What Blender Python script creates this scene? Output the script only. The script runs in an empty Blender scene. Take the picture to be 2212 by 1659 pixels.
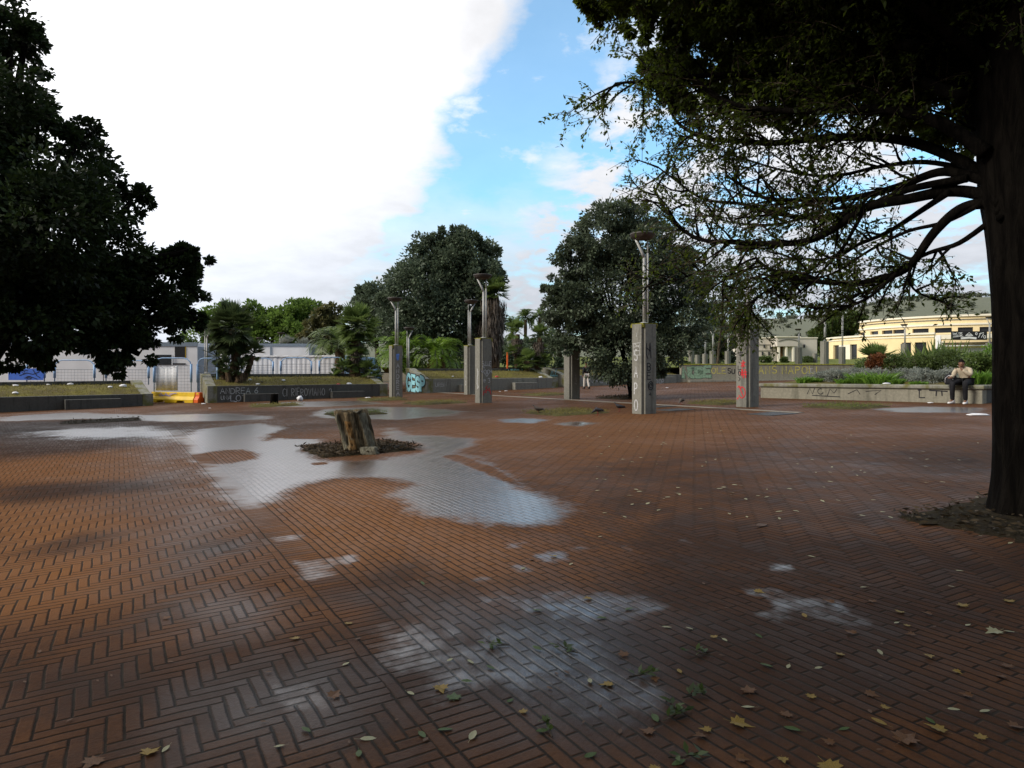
EXPOSURE = 0.5
import bpy, bmesh, math, random
import numpy as np
from mathutils import Vector, Matrix
S = bpy.context.scene
COL = S.collection
R = math.radians
rnd = random.Random(7)

# ------------------------------------------------------------------ the camera's pinhole (pixel sizes of a 2212 x 1659 view)
F, CX, HY, EYE, SL = 1475.0, 1106.0, 792.0, 1.4, 0.02
def gz(x): return SL * max(-60.0, min(60.0, x))          # the square rises gently to the right
def G(u, v):                                            # ground point seen at (u, v)
    Y = EYE * F / ((v - HY) + SL * (u - CX))
    X = (u - CX) / F * Y
    return Vector((X, Y, SL * X))
def at(u, v, Y): return Vector(((u - CX) / F * Y, Y, EYE + (HY - v) / F * Y))
A30 = R(30)
D1 = Vector((-math.sin(A30), math.cos(A30), 0))          # direction of the brick bands (30 deg left of the view)
D2 = Vector((math.cos(A30), math.sin(A30), 0))           # across the bands
UP = Vector((0, 0, 1))
def onground(p): return Vector((p.x, p.y, gz(p.x)))

# ------------------------------------------------------------------ object helpers
def tag(o, label=None, cat=None, group=None, kind=None):
    if label: o['label'] = label
    if cat: o['category'] = cat
    if group: o['group'] = group
    if kind: o['kind'] = kind
    return o
def thing(name, loc, label, cat, group=None):
    o = bpy.data.objects.new(name, None); COL.objects.link(o)
    o.empty_display_size = 0.2
    o.location = loc
    return tag(o, label, cat, group)
def root_of(p):
    l = Vector((0, 0, 0))
    while p is not None:
        l += Vector(p.location); p = p.parent
    return l
def link(name, me, mat, parent=None):
    o = bpy.data.objects.new(name, me); COL.objects.link(o)
    if mat is not None and not me.materials: me.materials.append(mat)
    if parent is not None:
        o.parent = parent
        o.matrix_parent_inverse = Matrix.Translation(-root_of(parent))
    return o
def copy_tree(o, parent=None):
    c = o.copy(); COL.objects.link(c)
    if parent is not None: c.parent = parent
    for ch in [x for x in bpy.data.objects if x.parent == o]:
        copy_tree(ch, c)
    return c

class MB:
    def __init__(s): s.v = []; s.f = []
    def add(s, vs, fs):
        n = len(s.v); s.v.extend([tuple(v) for v in vs]); s.f.extend([tuple(i + n for i in f) for f in fs]); return s
    def box(s, c, size, ax=None, ay=None, az=None):
        c = Vector(c); ax = ax or Vector((1, 0, 0)); ay = ay or Vector((0, 1, 0)); az = az or UP
        a, b, d = ax * size[0] / 2, ay * size[1] / 2, az * size[2] / 2
        vs = [c - a - b - d, c + a - b - d, c + a + b - d, c - a + b - d, c - a - b + d, c + a - b + d, c + a + b + d, c - a + b + d]
        return s.add(vs, [(3, 2, 1, 0), (4, 5, 6, 7), (0, 1, 5, 4), (1, 2, 6, 5), (2, 3, 7, 6), (3, 0, 4, 7)])
    def hexa(s, b, t):                                   # 4 bottom + 4 top corners
        return s.add(list(b) + list(t), [(3, 2, 1, 0), (4, 5, 6, 7), (0, 1, 5, 4), (1, 2, 6, 5), (2, 3, 7, 6), (3, 0, 4, 7)])
    def prism(s, poly, h):                               # planar polygon extruded by vector h
        n = len(poly); h = Vector(h); poly = [Vector(p) for p in poly]
        return s.add(poly + [p + h for p in poly], [tuple(range(n))[::-1], tuple(range(n, 2 * n))] + [(i, (i + 1) % n, n + (i + 1) % n, n + i) for i in range(n)])
    def tube(s, pts, rads, n=8, cap=True):
        pts = [Vector(p) for p in pts]
        if not isinstance(rads, (list, tuple)): rads = [rads] * len(pts)
        base = len(s.v); ref = None
        for i, p in enumerate(pts):
            t = (pts[min(i + 1, len(pts) - 1)] - pts[max(i - 1, 0)])
            t = t.normalized() if t.length > 1e-9 else UP
            if ref is None:
                ref = Vector((1, 0, 0)) if abs(t.x) < .8 else Vector((0, 1, 0))
            ref = (ref - t * ref.dot(t)).normalized(); w = t.cross(ref)
            for k in range(n):
                a = 2 * math.pi * k / n
                s.v.append(tuple(p + (ref * math.cos(a) + w * math.sin(a)) * rads[i]))
        for i in range(len(pts) - 1):
            for k in range(n):
                a, b = base + i * n + k, base + i * n + (k + 1) % n
                s.f.append((a, b, b + n, a + n))
        if cap:
            s.f.append(tuple(range(base, base + n))[::-1]); e = base + (len(pts) - 1) * n
            s.f.append(tuple(range(e, e + n)))
        return s
    def lathe(s, prof, c, n=20):
        base = len(s.v); c = Vector(c)
        for r, z in prof:
            for k in range(n):
                a = 2 * math.pi * k / n; s.v.append((c.x + r * math.cos(a), c.y + r * math.sin(a), c.z + z))
        for i in range(len(prof) - 1):
            for k in range(n):
                a, b = base + i * n + k, base + i * n + (k + 1) % n
                s.f.append((a, b, b + n, a + n))
        s.f.append(tuple(range(base, base + n))[::-1]); e = base + (len(prof) - 1) * n; s.f.append(tuple(range(e, e + n)))
        return s
    def ball(s, c, rx, ry=None, rz=None, n=10, m=7, jit=0, rg=None):
        ry = ry or rx; rz = rz or rx; c = Vector(c); base = len(s.v)
        for i in range(m + 1):
            t = math.pi * i / m
            for k in range(n):
                a = 2 * math.pi * k / n; q = 1 + (rg.uniform(-jit, jit) if jit else 0)
                s.v.append((c.x + rx * q * math.sin(t) * math.cos(a), c.y + ry * q * math.sin(t) * math.sin(a), c.z - rz * q * math.cos(t)))
        for i in range(m):
            for k in range(n):
                a, b = base + i * n + k, base + i * n + (k + 1) % n
                s.f.append((a, b, b + n, a + n))
        return s
    def build(s, name, mat, parent=None, smooth=False, bevel=0):
        me = bpy.data.meshes.new(name); me.from_pydata(s.v, [], s.f); me.validate(); me.update()
        if smooth: me.polygons.foreach_set('use_smooth', [True] * len(me.polygons))
        o = link(name, me, mat, parent)
        if bevel:
            b = o.modifiers.new('bevel', 'BEVEL'); b.width = bevel; b.segments = 2; b.limit_method = 'ANGLE'
        return o

def quads_mesh(name, V, tint=None, nper=4):              # V: (N, nper, 3) loose polygons, built through numpy
    N = V.shape[0]
    me = bpy.data.meshes.new(name)
    me.vertices.add(N * nper); me.vertices.foreach_set('co', V.reshape(-1).astype(np.float32))
    me.loops.add(N * nper); me.loops.foreach_set('vertex_index', np.arange(N * nper, dtype=np.int32))
    me.polygons.add(N); me.polygons.foreach_set('loop_start', np.arange(0, N * nper, nper, dtype=np.int32))
    me.update(calc_edges=True)
    if tint is not None:
        a = me.attributes.new('tint', 'FLOAT', 'POINT'); a.data.foreach_set('value', np.repeat(tint, nper).astype(np.float32))
    return me
def unit(a): return a / (np.linalg.norm(a, axis=-1, keepdims=True) + 1e-9)
def leaves_V(P, D, Nn, L, W, fold=.12):
    D = unit(D); Sd = unit(np.cross(D, Nn)); Nn = np.cross(Sd, D)
    L = np.broadcast_to(L, (len(P),))[:, None]; W = np.broadcast_to(W, (len(P),))[:, None]
    mid = P + D * L * .48 + Nn * (fold * W)
    return np.stack([P, mid + Sd * W * .5, P + D * L, mid - Sd * W * .5], axis=1)
def rdir(rs, n):
    v = rs.normal(size=(n, 3)); return unit(v)

# ------------------------------------------------------------------ materials
class NT:
    def __init__(s, name):
        s.m = bpy.data.materials.new(name); s.m.use_nodes = True; s.t = s.m.node_tree
        for n in list(s.t.nodes): s.t.nodes.remove(n)
        s.out = s.n('ShaderNodeOutputMaterial')
    def n(s, typ, **k):
        nd = s.t.nodes.new(typ)
        for a, b in k.items(): setattr(nd, a, b)
        return nd
    def lk(s, a, b): s.t.links.new(a, b)
    def val(s, sock, v):
        if v is None: return
        if hasattr(v, 'is_output') or isinstance(v, bpy.types.NodeSocket): s.lk(v, sock)
        else:
            if isinstance(v, (tuple, list)) and len(v) == 3 and len(sock.default_value) == 4: v = (*v, 1)
            sock.default_value = v
    def mth(s, op, a, b=None, c=None, clamp=False):
        n = s.n('ShaderNodeMath', operation=op); n.use_clamp = clamp
        s.val(n.inputs[0], a)
        if b is not None: s.val(n.inputs[1], b)
        if c is not None: s.val(n.inputs[2], c)
        return n.outputs[0]
    def mix(s, f, a, b, typ='MIX'):
        n = s.n('ShaderNodeMix', data_type='RGBA', blend_type=typ)
        s.val(n.inputs[0], f); s.val(n.inputs[6], a); s.val(n.inputs[7], b); return n.outputs[2]
    def fmix(s, f, a, b):
        n = s.n('ShaderNodeMix', data_type='FLOAT'); s.val(n.inputs[0], f); s.val(n.inputs[2], a); s.val(n.inputs[3], b); return n.outputs[0]
    def ss(s, x, lo, hi, a=0.0, b=1.0):
        n = s.n('ShaderNodeMapRange', interpolation_type='SMOOTHSTEP')
        s.val(n.inputs[0], x)
        for i, q in zip((1, 2, 3, 4), (lo, hi, a, b)): s.val(n.inputs[i], q)
        return n.outputs[0]
    def noise(s, vec, scale, detail=4, rough=.55, dist=0):
        n = s.n('ShaderNodeTexNoise'); n.inputs['Scale'].default_value = scale; n.inputs['Detail'].default_value = detail
        n.inputs['Roughness'].default_value = rough; n.inputs['Distortion'].default_value = dist
        if vec is not None: s.lk(vec, n.inputs['Vector'])
        return n.outputs[0]
    def pos(s): return s.n('ShaderNodeNewGeometry').outputs['Position']
    def obj(s): return s.n('ShaderNodeTexCoord').outputs['Object']
    def attr(s, name): return s.n('ShaderNodeAttribute', attribute_name=name).outputs['Fac']
    def sep(s, v):
        n = s.n('ShaderNodeSeparateXYZ'); s.lk(v, n.inputs[0]); return n.outputs
    def comb(s, x, y, z=0.0):
        n = s.n('ShaderNodeCombineXYZ')
        for i, q in enumerate((x, y, z)): s.val(n.inputs[i], q)
        return n.outputs[0]
    def vmul(s, v, k):
        n = s.n('ShaderNodeVectorMath', operation='MULTIPLY'); s.lk(v, n.inputs[0]); n.inputs[1].default_value = k; return n.outputs[0]
    def bump(s, h, dist, strength=1.0, normal=None):
        n = s.n('ShaderNodeBump'); s.val(n.inputs['Strength'], strength); n.inputs['Distance'].default_value = dist; s.lk(h, n.inputs['Height'])
        if normal is not None: s.lk(normal, n.inputs['Normal'])
        return n.outputs[0]
    def bsdf(s, col, rough=.7, spec=.4, metal=0, normal=None):
        b = s.n('ShaderNodeBsdfPrincipled'); s.val(b.inputs['Base Color'], col); s.val(b.inputs['Roughness'], rough)
        s.val(b.inputs['Specular IOR Level'], spec); s.val(b.inputs['Metallic'], metal)
        if normal is not None: s.lk(normal, b.inputs['Normal'])
        return b.outputs[0]
    def done(s, sh): s.lk(sh, s.out.inputs[0]); return s.m

def simple(name, col, rough=.6, spec=.4, metal=0, var=.25, scale=8, bump=0, bscale=60):
    t = NT(name); p = t.pos()
    n = t.noise(p, scale, 5)
    c = t.mix(t.ss(n, .3, .7), tuple(x * (1 - var) for x in col), tuple(min(1, x * (1 + var)) for x in col))
    nm = t.bump(t.noise(p, bscale, 4), bump) if bump else None
    return t.done(t.bsdf(c, rough, spec, metal, nm))
def concrete(name, col, stain=(.06, .058, .05), moss=None, streak=.55, rough=.85):
    t = NT(name); p = t.pos()
    big = t.noise(p, .9, 6, .6); fine = t.noise(p, 14, 6, .65)
    st = t.noise(t.vmul(p, (5, 5, .5)), 1.0, 5, .6)      # rain streaks
    c = t.mix(t.ss(fine, .25, .75), tuple(x * .82 for x in col), tuple(x * 1.15 for x in col))
    c = t.mix(t.mth('MULTIPLY', t.ss(st, .5, .72), streak), c, stain)
    c = t.mix(t.ss(big, .55, .75, 0, .5), c, stain)
    if moss: c = t.mix(t.ss(t.noise(p, 2.2, 6, .65), .42, .66), c, moss)
    nm = t.bump(t.noise(p, 45, 5, .7), .004)
    return t.done(t.bsdf(c, rough, .3, 0, nm))
def foliage(name, dark, light, trans=.25, rough=.5, tcol=None, spec=.3):
    t = NT(name); a = t.attr('tint')
    c = t.mix(a, dark, light)
    b = t.bsdf(c, rough, spec)
    tr = t.n('ShaderNodeBsdfTranslucent'); t.val(tr.inputs[0], t.mix(.6, c, tcol or tuple(min(1, x * 2.0) for x in light)))
    m = t.n('ShaderNodeMixShader'); m.inputs[0].default_value = trans
    t.lk(b, m.inputs[1]); t.lk(tr.outputs[0], m.inputs[2])
    return t.done(m.outputs[0])
def bark(name, col, dark):
    t = NT(name); p = t.pos()
    n = t.noise(t.vmul(p, (9, 9, 1.6)), 1.6, 6, .65, .6)
    c = t.mix(t.ss(n, .35, .68), dark, col)
    c = t.mix(t.ss(t.noise(p, 3, 4), .6, .8, 0, .45), c, tuple(x * 1.6 for x in col))
    return t.done(t.bsdf(c, .95, .06, 0, t.bump(n, .05)))

M = {}
M['concrete'] = concrete('weathered concrete', (.21, .203, .175))
M['concrete_dark'] = concrete('damp shaded concrete', (.085, .083, .075), (.022, .022, .02), streak=.7)  # planter-front shade put into the colour, along with real damp
M['concrete_moss'] = concrete('mossy concrete', (.24, .235, .20), (.06, .06, .045), moss=(.13, .125, .035))
M['wall_warm'] = concrete('seat wall concrete', (.25, .235, .185), (.07, .07, .05))
M['moss'] = simple('yellow moss', (.20, .19, .035), .95, .1, var=.5, scale=12, bump=.01)
M['galv'] = simple('galvanised steel', (.40, .40, .39), .6, .4, .25, .15, 5)
M['lamp_dark'] = simple('dark lamp metal', (.075, .065, .06), .5, .4, .3, .2)
M['lamp_glass'] = simple('lamp lid', (.55, .55, .55), .35, .5, 0, .1)
M['white'] = simple('white painted panel', (.84, .84, .86), .55, .4, 0, .06, 1.2)
M['white_steel'] = simple('white container steel', (.82, .83, .88), .5, .4, 0, .07, 1.5)
M['blue_frame'] = simple('pale blue paint', (.26, .42, .66), .5, .4, 0, .12)
M['grey_frame'] = simple('grey blue trim', (.22, .27, .33), .5, .4, 0, .1)
M['wire'] = simple('fence wire', (.22, .24, .27), .5, .4, .4, .1)
M['yellow'] = simple('yellow plastic', (.78, .50, .015), .45, .4, 0, .12, 4)
M['orange'] = simple('orange plastic', (.75, .13, .02), .5, .4, 0, .2)
M['dark_glass'] = simple('dark window glass', (.025, .027, .03), .12, .5, 0, .2)
M['ochre'] = simple('yellow render', (.88, .71, .41), .85, .2, 0, .06, .6)
M['cream'] = simple('cream cornice', (.86, .80, .66), .8, .2, 0, .06, .8)
M['pale_render'] = simple('pale grey render', (.62, .57, .50), .85, .2, 0, .07, .6)
M['black'] = simple('black sheet', (.02, .02, .022), .6, .3, 0, .2)
M['shutter'] = simple('rolling shutter', (.45, .45, .45), .5, .4, .3, .08)
M['blue_poster'] = simple('blue poster', (.06, .16, .62), .6, .3, 0, .1)
M['paint_white'] = simple('white spray paint', (.50, .50, .51), .9, .1, 0, .4, 45)
M['paint_faint'] = simple('worn white paint', (.40, .40, .39), .85, .2, 0, .3, 25)
M['paint_black'] = simple('black spray paint', (.012, .012, .018), .7, .3, 0, .2)
M['paint_red'] = simple('red spray paint', (.55, .035, .04), .7, .3, 0, .2)
M['paint_cyan'] = simple('pale blue spray paint', (.30, .62, .70), .7, .3, 0, .15, 6)
M['paint_green'] = simple('faded green spray paint', (.20, .30, .21), .8, .3, 0, .3, 9)
M['paint_yellow'] = simple('yellow spray paint', (.48, .43, .12), .8, .3, 0, .25, 9)
M['paint_blue'] = simple('blue spray paint', (.14, .27, .70), .8, .3, 0, .2, 9)
M['paint_purple'] = simple('lilac spray paint', (.42, .36, .55), .8, .3, 0, .2, 9)
M['trash'] = simple('white plastic litter', (.75, .75, .78), .4, .4, 0, .08)
M['trash_red'] = simple('red carton', (.5, .06, .05), .5, .4, 0, .15)
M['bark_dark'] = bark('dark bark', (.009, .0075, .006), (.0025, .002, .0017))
M['bark_brown'] = bark('grey brown bark', (.12, .095, .07), (.035, .028, .02))
M['bark_palm'] = bark('shaggy palm trunk', (.17, .115, .07), (.035, .026, .018))
M['thatch'] = bark('dead palm thatch', (.20, .165, .135), (.05, .042, .036))
M['stump_wood'] = bark('rotting stump', (.215, .165, .10), (.04, .031, .02))
M['stump_orange'] = bark('orange rotten wood', (.21, .12, .05), (.075, .045, .02))
M['stump_grey'] = bark('grey split wood', (.23, .215, .165), (.08, .072, .052))
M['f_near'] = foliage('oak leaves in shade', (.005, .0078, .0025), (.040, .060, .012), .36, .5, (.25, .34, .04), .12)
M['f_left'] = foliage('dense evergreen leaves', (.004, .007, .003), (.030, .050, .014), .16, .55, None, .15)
M['f_oak'] = foliage('grey green oak leaves', (.034, .052, .030), (.16, .205, .13), .15, .42)
M['f_oak2'] = foliage('dark holm oak leaves', (.022, .036, .019), (.135, .170, .105), .15, .42)
M['f_bright'] = foliage('bright green leaves', (.04, .075, .014), (.135, .215, .042), .32, .5)
M['f_magnolia'] = foliage('olive magnolia leaves', (.040, .050, .018), (.16, .15, .06), .25, .4)
M['f_palm'] = foliage('palm fronds', (.036, .062, .018), (.16, .225, .06), .28, .4)
M['f_palmdark'] = foliage('dark palm fronds', (.016, .028, .012), (.085, .118, .042), .18, .4)
M['f_cycas'] = foliage('bright feather palm fronds', (.055, .11, .012), (.17, .27, .035), .4, .4)
M['f_shrub'] = foliage('shrub leaves', (.030, .050, .015), (.10, .14, .035), .25, .5)
M['f_lavender'] = foliage('grey lavender leaves', (.12, .135, .115), (.31, .33, .29), .2, .7)
M['f_strap'] = foliage('glossy strap leaves', (.045, .10, .015), (.16, .28, .04), .35, .35)
M['f_red'] = foliage('rust red leaves', (.075, .025, .010), (.20, .075, .025), .25, .5)
M['f_far'] = foliage('far hillside trees', (.075, .09, .06), (.13, .145, .10), .1, .8)
M['grass_dry'] = foliage('dry short grass', (.10, .09, .025), (.22, .19, .05), .25, .7)
M['grass_green'] = foliage('green grass tufts', (.06, .09, .015), (.16, .20, .035), .25, .7)
M['litterleaf'] = foliage('leaf and twig litter', (.014, .010, .006), (.070, .048, .024), .1, .7)
def turf_mat(name, a, b, c):
    t = NT(name); p = t.pos()
    n1 = t.noise(p, 1.3, 6, .65); n2 = t.noise(p, 18, 5, .7)
    k = t.mix(t.ss(n1, .38, .62), a, b); k = t.mix(t.ss(n2, .4, .7, 0, .7), k, c)
    return t.done(t.bsdf(k, .95, .1, 0, t.bump(n2, .04)))
M['turf'] = turf_mat('trodden lawn', (.17, .145, .04), (.115, .09, .042), (.10, .105, .025))
M['terrace'] = turf_mat('terrace grass', (.13, .16, .035), (.10, .12, .03), (.17, .17, .05))
M['earth'] = turf_mat('bare earth', (.13, .10, .065), (.09, .07, .045), (.12, .11, .05))
M['hill'] = turf_mat('scrub hillside', (.165, .175, .125), (.125, .14, .10), (.19, .185, .14))  # distance haze put into these lightened hill tones
M['soil'] = turf_mat('tree pit soil', (.034, .025, .015), (.018, .014, .009), (.05, .042, .02))
M['soil_moss'] = turf_mat('tree pit weeds', (.085, .075, .028), (.045, .035, .02), (.12, .115, .035))
M['kerb_stone'] = concrete('pale kerb stone', (.22, .195, .16), (.11, .095, .075))
# ------------------------------------------------------------------ render settings, camera, sky, sun
S.view_settings.view_transform = 'Standard'; S.view_settings.look = 'None'; S.view_settings.gamma = 1
S.view_settings.exposure = EXPOSURE
S.cycles.max_bounces = 6; S.cycles.diffuse_bounces = 3; S.cycles.glossy_bounces = 3; S.cycles.transmission_bounces = 3
S.cycles.transparent_max_bounces = 4; S.cycles.sample_clamp_indirect = 4
cam = bpy.data.cameras.new('camera'); co = bpy.data.objects.new('camera', cam); COL.objects.link(co)
cam.sensor_width = 36; cam.lens = 36 * F / 2212; cam.shift_y = -(829.5 - HY) / 2212
cam.clip_start = .05; cam.clip_end = 6000
co.location = (0, 0, EYE); co.rotation_euler = (R(90), 0, 0); S.camera = co

SUN_AZ, SUN_EL = -112, 33                                # hazy sun low on the left
w = bpy.data.worlds.new('World'); S.world = w; w.use_nodes = True
class WT(NT):
    def __init__(s, tree):
        s.t = tree
        for n in list(tree.nodes): tree.nodes.remove(n)
        s.out = s.n('ShaderNodeOutputWorld')
W = WT(w.node_tree)
sky = W.n('ShaderNodeTexSky', sky_type='NISHITA'); sky.sun_disc = False
sky.sun_elevation = R(SUN_EL); sky.sun_rotation = R(SUN_AZ); sky.air_density = 1.0; sky.dust_density = .6; sky.ozone_density = 1.5
dirv = W.n('ShaderNodeTexCoord').outputs['Generated']
def vdot(v, c):
    n = W.n('ShaderNodeVectorMath', operation='DOT_PRODUCT'); W.lk(v, n.inputs[0]); n.inputs[1].default_value = c; return n.outputs['Value']
dx, dy, dz = W.sep(dirv)
zz = W.mth('ADD', W.mth('MAXIMUM', dz, 0.0), .22)       # clouds lie on a flat layer
cv = W.comb(W.mth('DIVIDE', dx, zz), W.mth('DIVIDE', dy, zz), 0.0)
n1 = W.noise(cv, 1.1, 8, .56, .25); n2 = W.noise(cv, 4.2, 7, .6, .2)
def dd(u, v): return Vector(((u - CX) / F, 1, (HY - v) / F)).normalized()
gap = dd(1290, 0).cross(dd(1040, 430)).normalized()       # the clear lane runs along a great circle
if gap.x < 0: gap = -gap
gd = vdot(dirv, gap)
wob = W.mth('ADD', gd, W.mth('ADD', W.mth('MULTIPLY', W.mth('SUBTRACT', n1, .5), .20), W.mth('MULTIPLY', W.mth('SUBTRACT', n2, .5), .14)))
left = W.ss(wob, -.105, -.048, 1, 0)                     # solid bank on the left of the lane
right = W.mth('MULTIPLY', W.ss(wob, .02, .12), W.ss(n2, .38, .54))
low = W.mth('MULTIPLY', W.ss(dz, .33, .10), W.ss(n2, .28, .55, .45, 1.0))   # pale veil towards the horizon
wisps = W.mth('MULTIPLY', W.ss(n2, .52, .72), .75)
mask = W.mth('MAXIMUM', W.mth('MAXIMUM', W.mth('MAXIMUM', left, .16), right), W.mth('MAXIMUM', low, wisps))
glow = W.ss(vdot(dirv, dd(-500, -200)), .70, 1.0)
front = W.ss(vdot(dirv, dd(800, 250)), -.35, .62)
bright = W.mth('ADD', W.mth('ADD', W.mth('ADD', 3.4, W.mth('MULTIPLY', front, 3.3)), W.mth('MULTIPLY', glow, 5.0)), W.mth('MULTIPLY', W.mth('SUBTRACT', n2, .5), 4.2))
bright = W.mth('MULTIPLY', bright, W.ss(dz, .02, .36, .66, 1.0))
cc = W.n('ShaderNodeVectorMath', operation='SCALE'); cc.inputs[0].default_value = (.965, .985, 1.03); W.lk(bright, cc.inputs['Scale']); W.lk(W.mix(W.ss(dz, .04, .38), (.93, .985, 1.09), (.985, .99, 1.02)), cc.inputs[0])
sk = W.n('ShaderNodeVectorMath', operation='MULTIPLY'); W.lk(sky.outputs[0], sk.inputs[0]); sk.inputs[1].default_value = (1.2, 1.95, 2.05)
colr = W.mix(mask, sk.outputs[0], cc.outputs[0])
bg = W.n('ShaderNodeBackground'); W.lk(colr, bg.inputs[0]); bg.inputs[1].default_value = .1
W.lk(bg.outputs[0], W.out.inputs[0])

sl = bpy.data.lights.new('sun', 'SUN'); sl.energy = 2.3; sl.angle = R(16); sl.color = (1, .93, .82)
so = bpy.data.objects.new('sun', sl); COL.objects.link(so)
sd = Vector((math.sin(R(SUN_AZ)) * math.cos(R(SUN_EL)), math.cos(R(SUN_AZ)) * math.cos(R(SUN_EL)), math.sin(R(SUN_EL))))
so.rotation_euler = sd.to_track_quat('Z', 'Y').to_euler(); so.location = (-20, 20, 30)

# ------------------------------------------------------------------ ground sheet to the horizon
def grid_mesh(name, xs, ys, zf):
    xs = np.asarray(xs); ys = np.asarray(ys); X, Y = np.meshgrid(xs, ys); Z = zf(X, Y)
    V = np.stack([X, Y, Z], -1).reshape(-1, 3); nx, ny = len(xs), len(ys)
    I = np.arange(nx * ny).reshape(ny, nx)
    Fq = np.stack([I[:-1, :-1], I[:-1, 1:], I[1:, 1:], I[1:, :-1]], -1).reshape(-1, 4)
    me = bpy.data.meshes.new(name); me.vertices.add(len(V)); me.vertices.foreach_set('co', V.reshape(-1).astype(np.float32))
    me.loops.add(len(Fq) * 4); me.loops.foreach_set('vertex_index', Fq.reshape(-1).astype(np.int32))
    me.polygons.add(len(Fq)); me.polygons.foreach_set('loop_start', np.arange(0, len(Fq) * 4, 4, dtype=np.int32))
    me.polygons.foreach_set('use_smooth', np.ones(len(Fq), bool))
    me.update(calc_edges=True); return me, V
xs = np.concatenate([[-3000, -800, -200], np.linspace(-70, 70, 57), [200, 800, 3000]])
ys = np.concatenate([[-3000, -500, -100], np.linspace(-40, 160, 81), [300, 900, 3000]])
me, _ = grid_mesh('ground', xs, ys, lambda X, Y: SL * np.clip(X, -60, 60) - .05)
tag(link('ground', me, M['earth']), kind='structure')

# ------------------------------------------------------------------ brick paving, with real wet patches in plan
def Gp(poly): return np.array([[G(u, v).x, G(u, v).y] for u, v in poly])
def sdist(P, poly):
    d = np.full(len(P), 1e9); ins = np.zeros(len(P), bool); n = len(poly)
    for i in range(n):
        a, b = poly[i], poly[(i + 1) % n]; e = b - a
        t = np.clip(((P - a) @ e) / (e @ e + 1e-12), 0, 1)
        d = np.minimum(d, np.hypot(*(P - a - t[:, None] * e).T))
        c = ((a[1] <= P[:, 1]) != (b[1] <= P[:, 1]))
        xi = a[0] + (P[:, 1] - a[1]) / (e[1] if abs(e[1]) > 1e-12 else 1e-12) * e[0]
        ins ^= c & (P[:, 0] < xi)
    return np.where(ins, d, -d)
def spaced(lo, a, b, hi, step, coarse):
    return np.concatenate([np.arange(lo, a, coarse), np.arange(a, b, step), np.arange(b, hi + coarse, coarse)])
qs = spaced(-50, -12, 24, 62, .13, 2.0); ps = spaced(-46, -6, 31, 66, .13, 2.0)
me, V = grid_mesh('brick_paving', qs, ps, lambda X, Y: SL * np.clip(X * D2.x + Y * D1.x, -60, 60))
P2 = np.stack([V[:, 0] * D2.x + V[:, 1] * D1.x, V[:, 0] * D2.y + V[:, 1] * D1.y], -1)
def field(items):
    out = np.full(len(P2), -3.0)
    for poly, soft, peak in items:
        g = Gp(poly); lo, hi = g.min(0) - 4 * soft, g.max(0) + 4 * soft
        k = np.where((P2 > lo).all(1) & (P2 < hi).all(1))[0]
        if len(k): out[k] = np.maximum(out[k], np.minimum(sdist(P2[k], g) / soft, peak))
    return out
def spot(u, v, r, k=.42): return [(u + r * math.cos(a), v + r * k * math.sin(a)) for a in np.linspace(0, 2 * math.pi, 11)[:-1]]
PUD = [
 ([(395, 945), (430, 928), (500, 920), (560, 915), (612, 925), (570, 945), (575, 952), (640, 938), (690, 945), (690, 990), (705, 998), (830, 992), (925, 975), (900, 958), (830, 945), (845, 925), (880, 940), (960, 942), (1035, 950), (1010, 965), (985, 978), (1060, 1002), (1120, 1052), (1200, 1078), (1232, 1102), (1200, 1130), (1120, 1134), (1050, 1126), (985, 1117), (925, 1112), (880, 1088), (845, 1062), (905, 1049), (880, 1040), (800, 1030), (710, 1031), (650, 1045), (595, 1078), (560, 1096), (505, 1098), (480, 1052), (440, 1004), (405, 970)], .26, 2.2),
 ([(0, 902), (60, 896), (150, 891), (330, 897), (480, 893), (590, 900), (560, 907), (350, 911), (200, 904), (0, 910)], .35, 3),
 ([(60, 935), (150, 927), (300, 922), (380, 930), (400, 950), (300, 945), (150, 948)], .8, .6),
 ([(672, 897), (700, 884), (800, 879), (900, 880), (1005, 889), (965, 898), (860, 906), (700, 903)], .35, 3),
 ([(540, 873), (620, 868), (780, 866), (830, 872), (700, 879), (600, 879)], .4, 2),
 ([(1880, 884), (1990, 878), (2130, 881), (2110, 892), (1940, 890)], .3, 3),
 ([(1075, 906), (1130, 903), (1190, 907), (1150, 914), (1090, 913)], .2, 2),
 ([(1190, 916), (1250, 910), (1290, 914), (1250, 921)], .2, 2),
 ([(1170, 1290), (1230, 1280), (1290, 1284), (1370, 1280), (1440, 1300), (1420, 1318), (1340, 1330), (1220, 1325), (1180, 1310)], .10, .05),
 ([(870, 1362), (960, 1350), (1080, 1362), (1180, 1385), (1250, 1420), (1380, 1480), (1400, 1530), (1330, 1560), (1180, 1500), (1090, 1470), (1020, 1500), (950, 1490), (890, 1450), (860, 1410)], .22, -.12),
 ([(1090, 1380), (1200, 1350), (1260, 1400), (1300, 1500), (1200, 1480)], .2, -.1),
 ([(570, 1160), (640, 1153), (668, 1168), (600, 1174)], .07, -.05), ([(622, 1212), (705, 1205), (745, 1240), (660, 1252)], .08, .0),
 ([(585, 1480), (680, 1470), (720, 1520), (640, 1540)], .1, -.1),
 ([(1640, 1272), (1700, 1290), (1780, 1310), (1900, 1345), (1860, 1352), (1760, 1330), (1680, 1300)], .09, .0),
]
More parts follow.
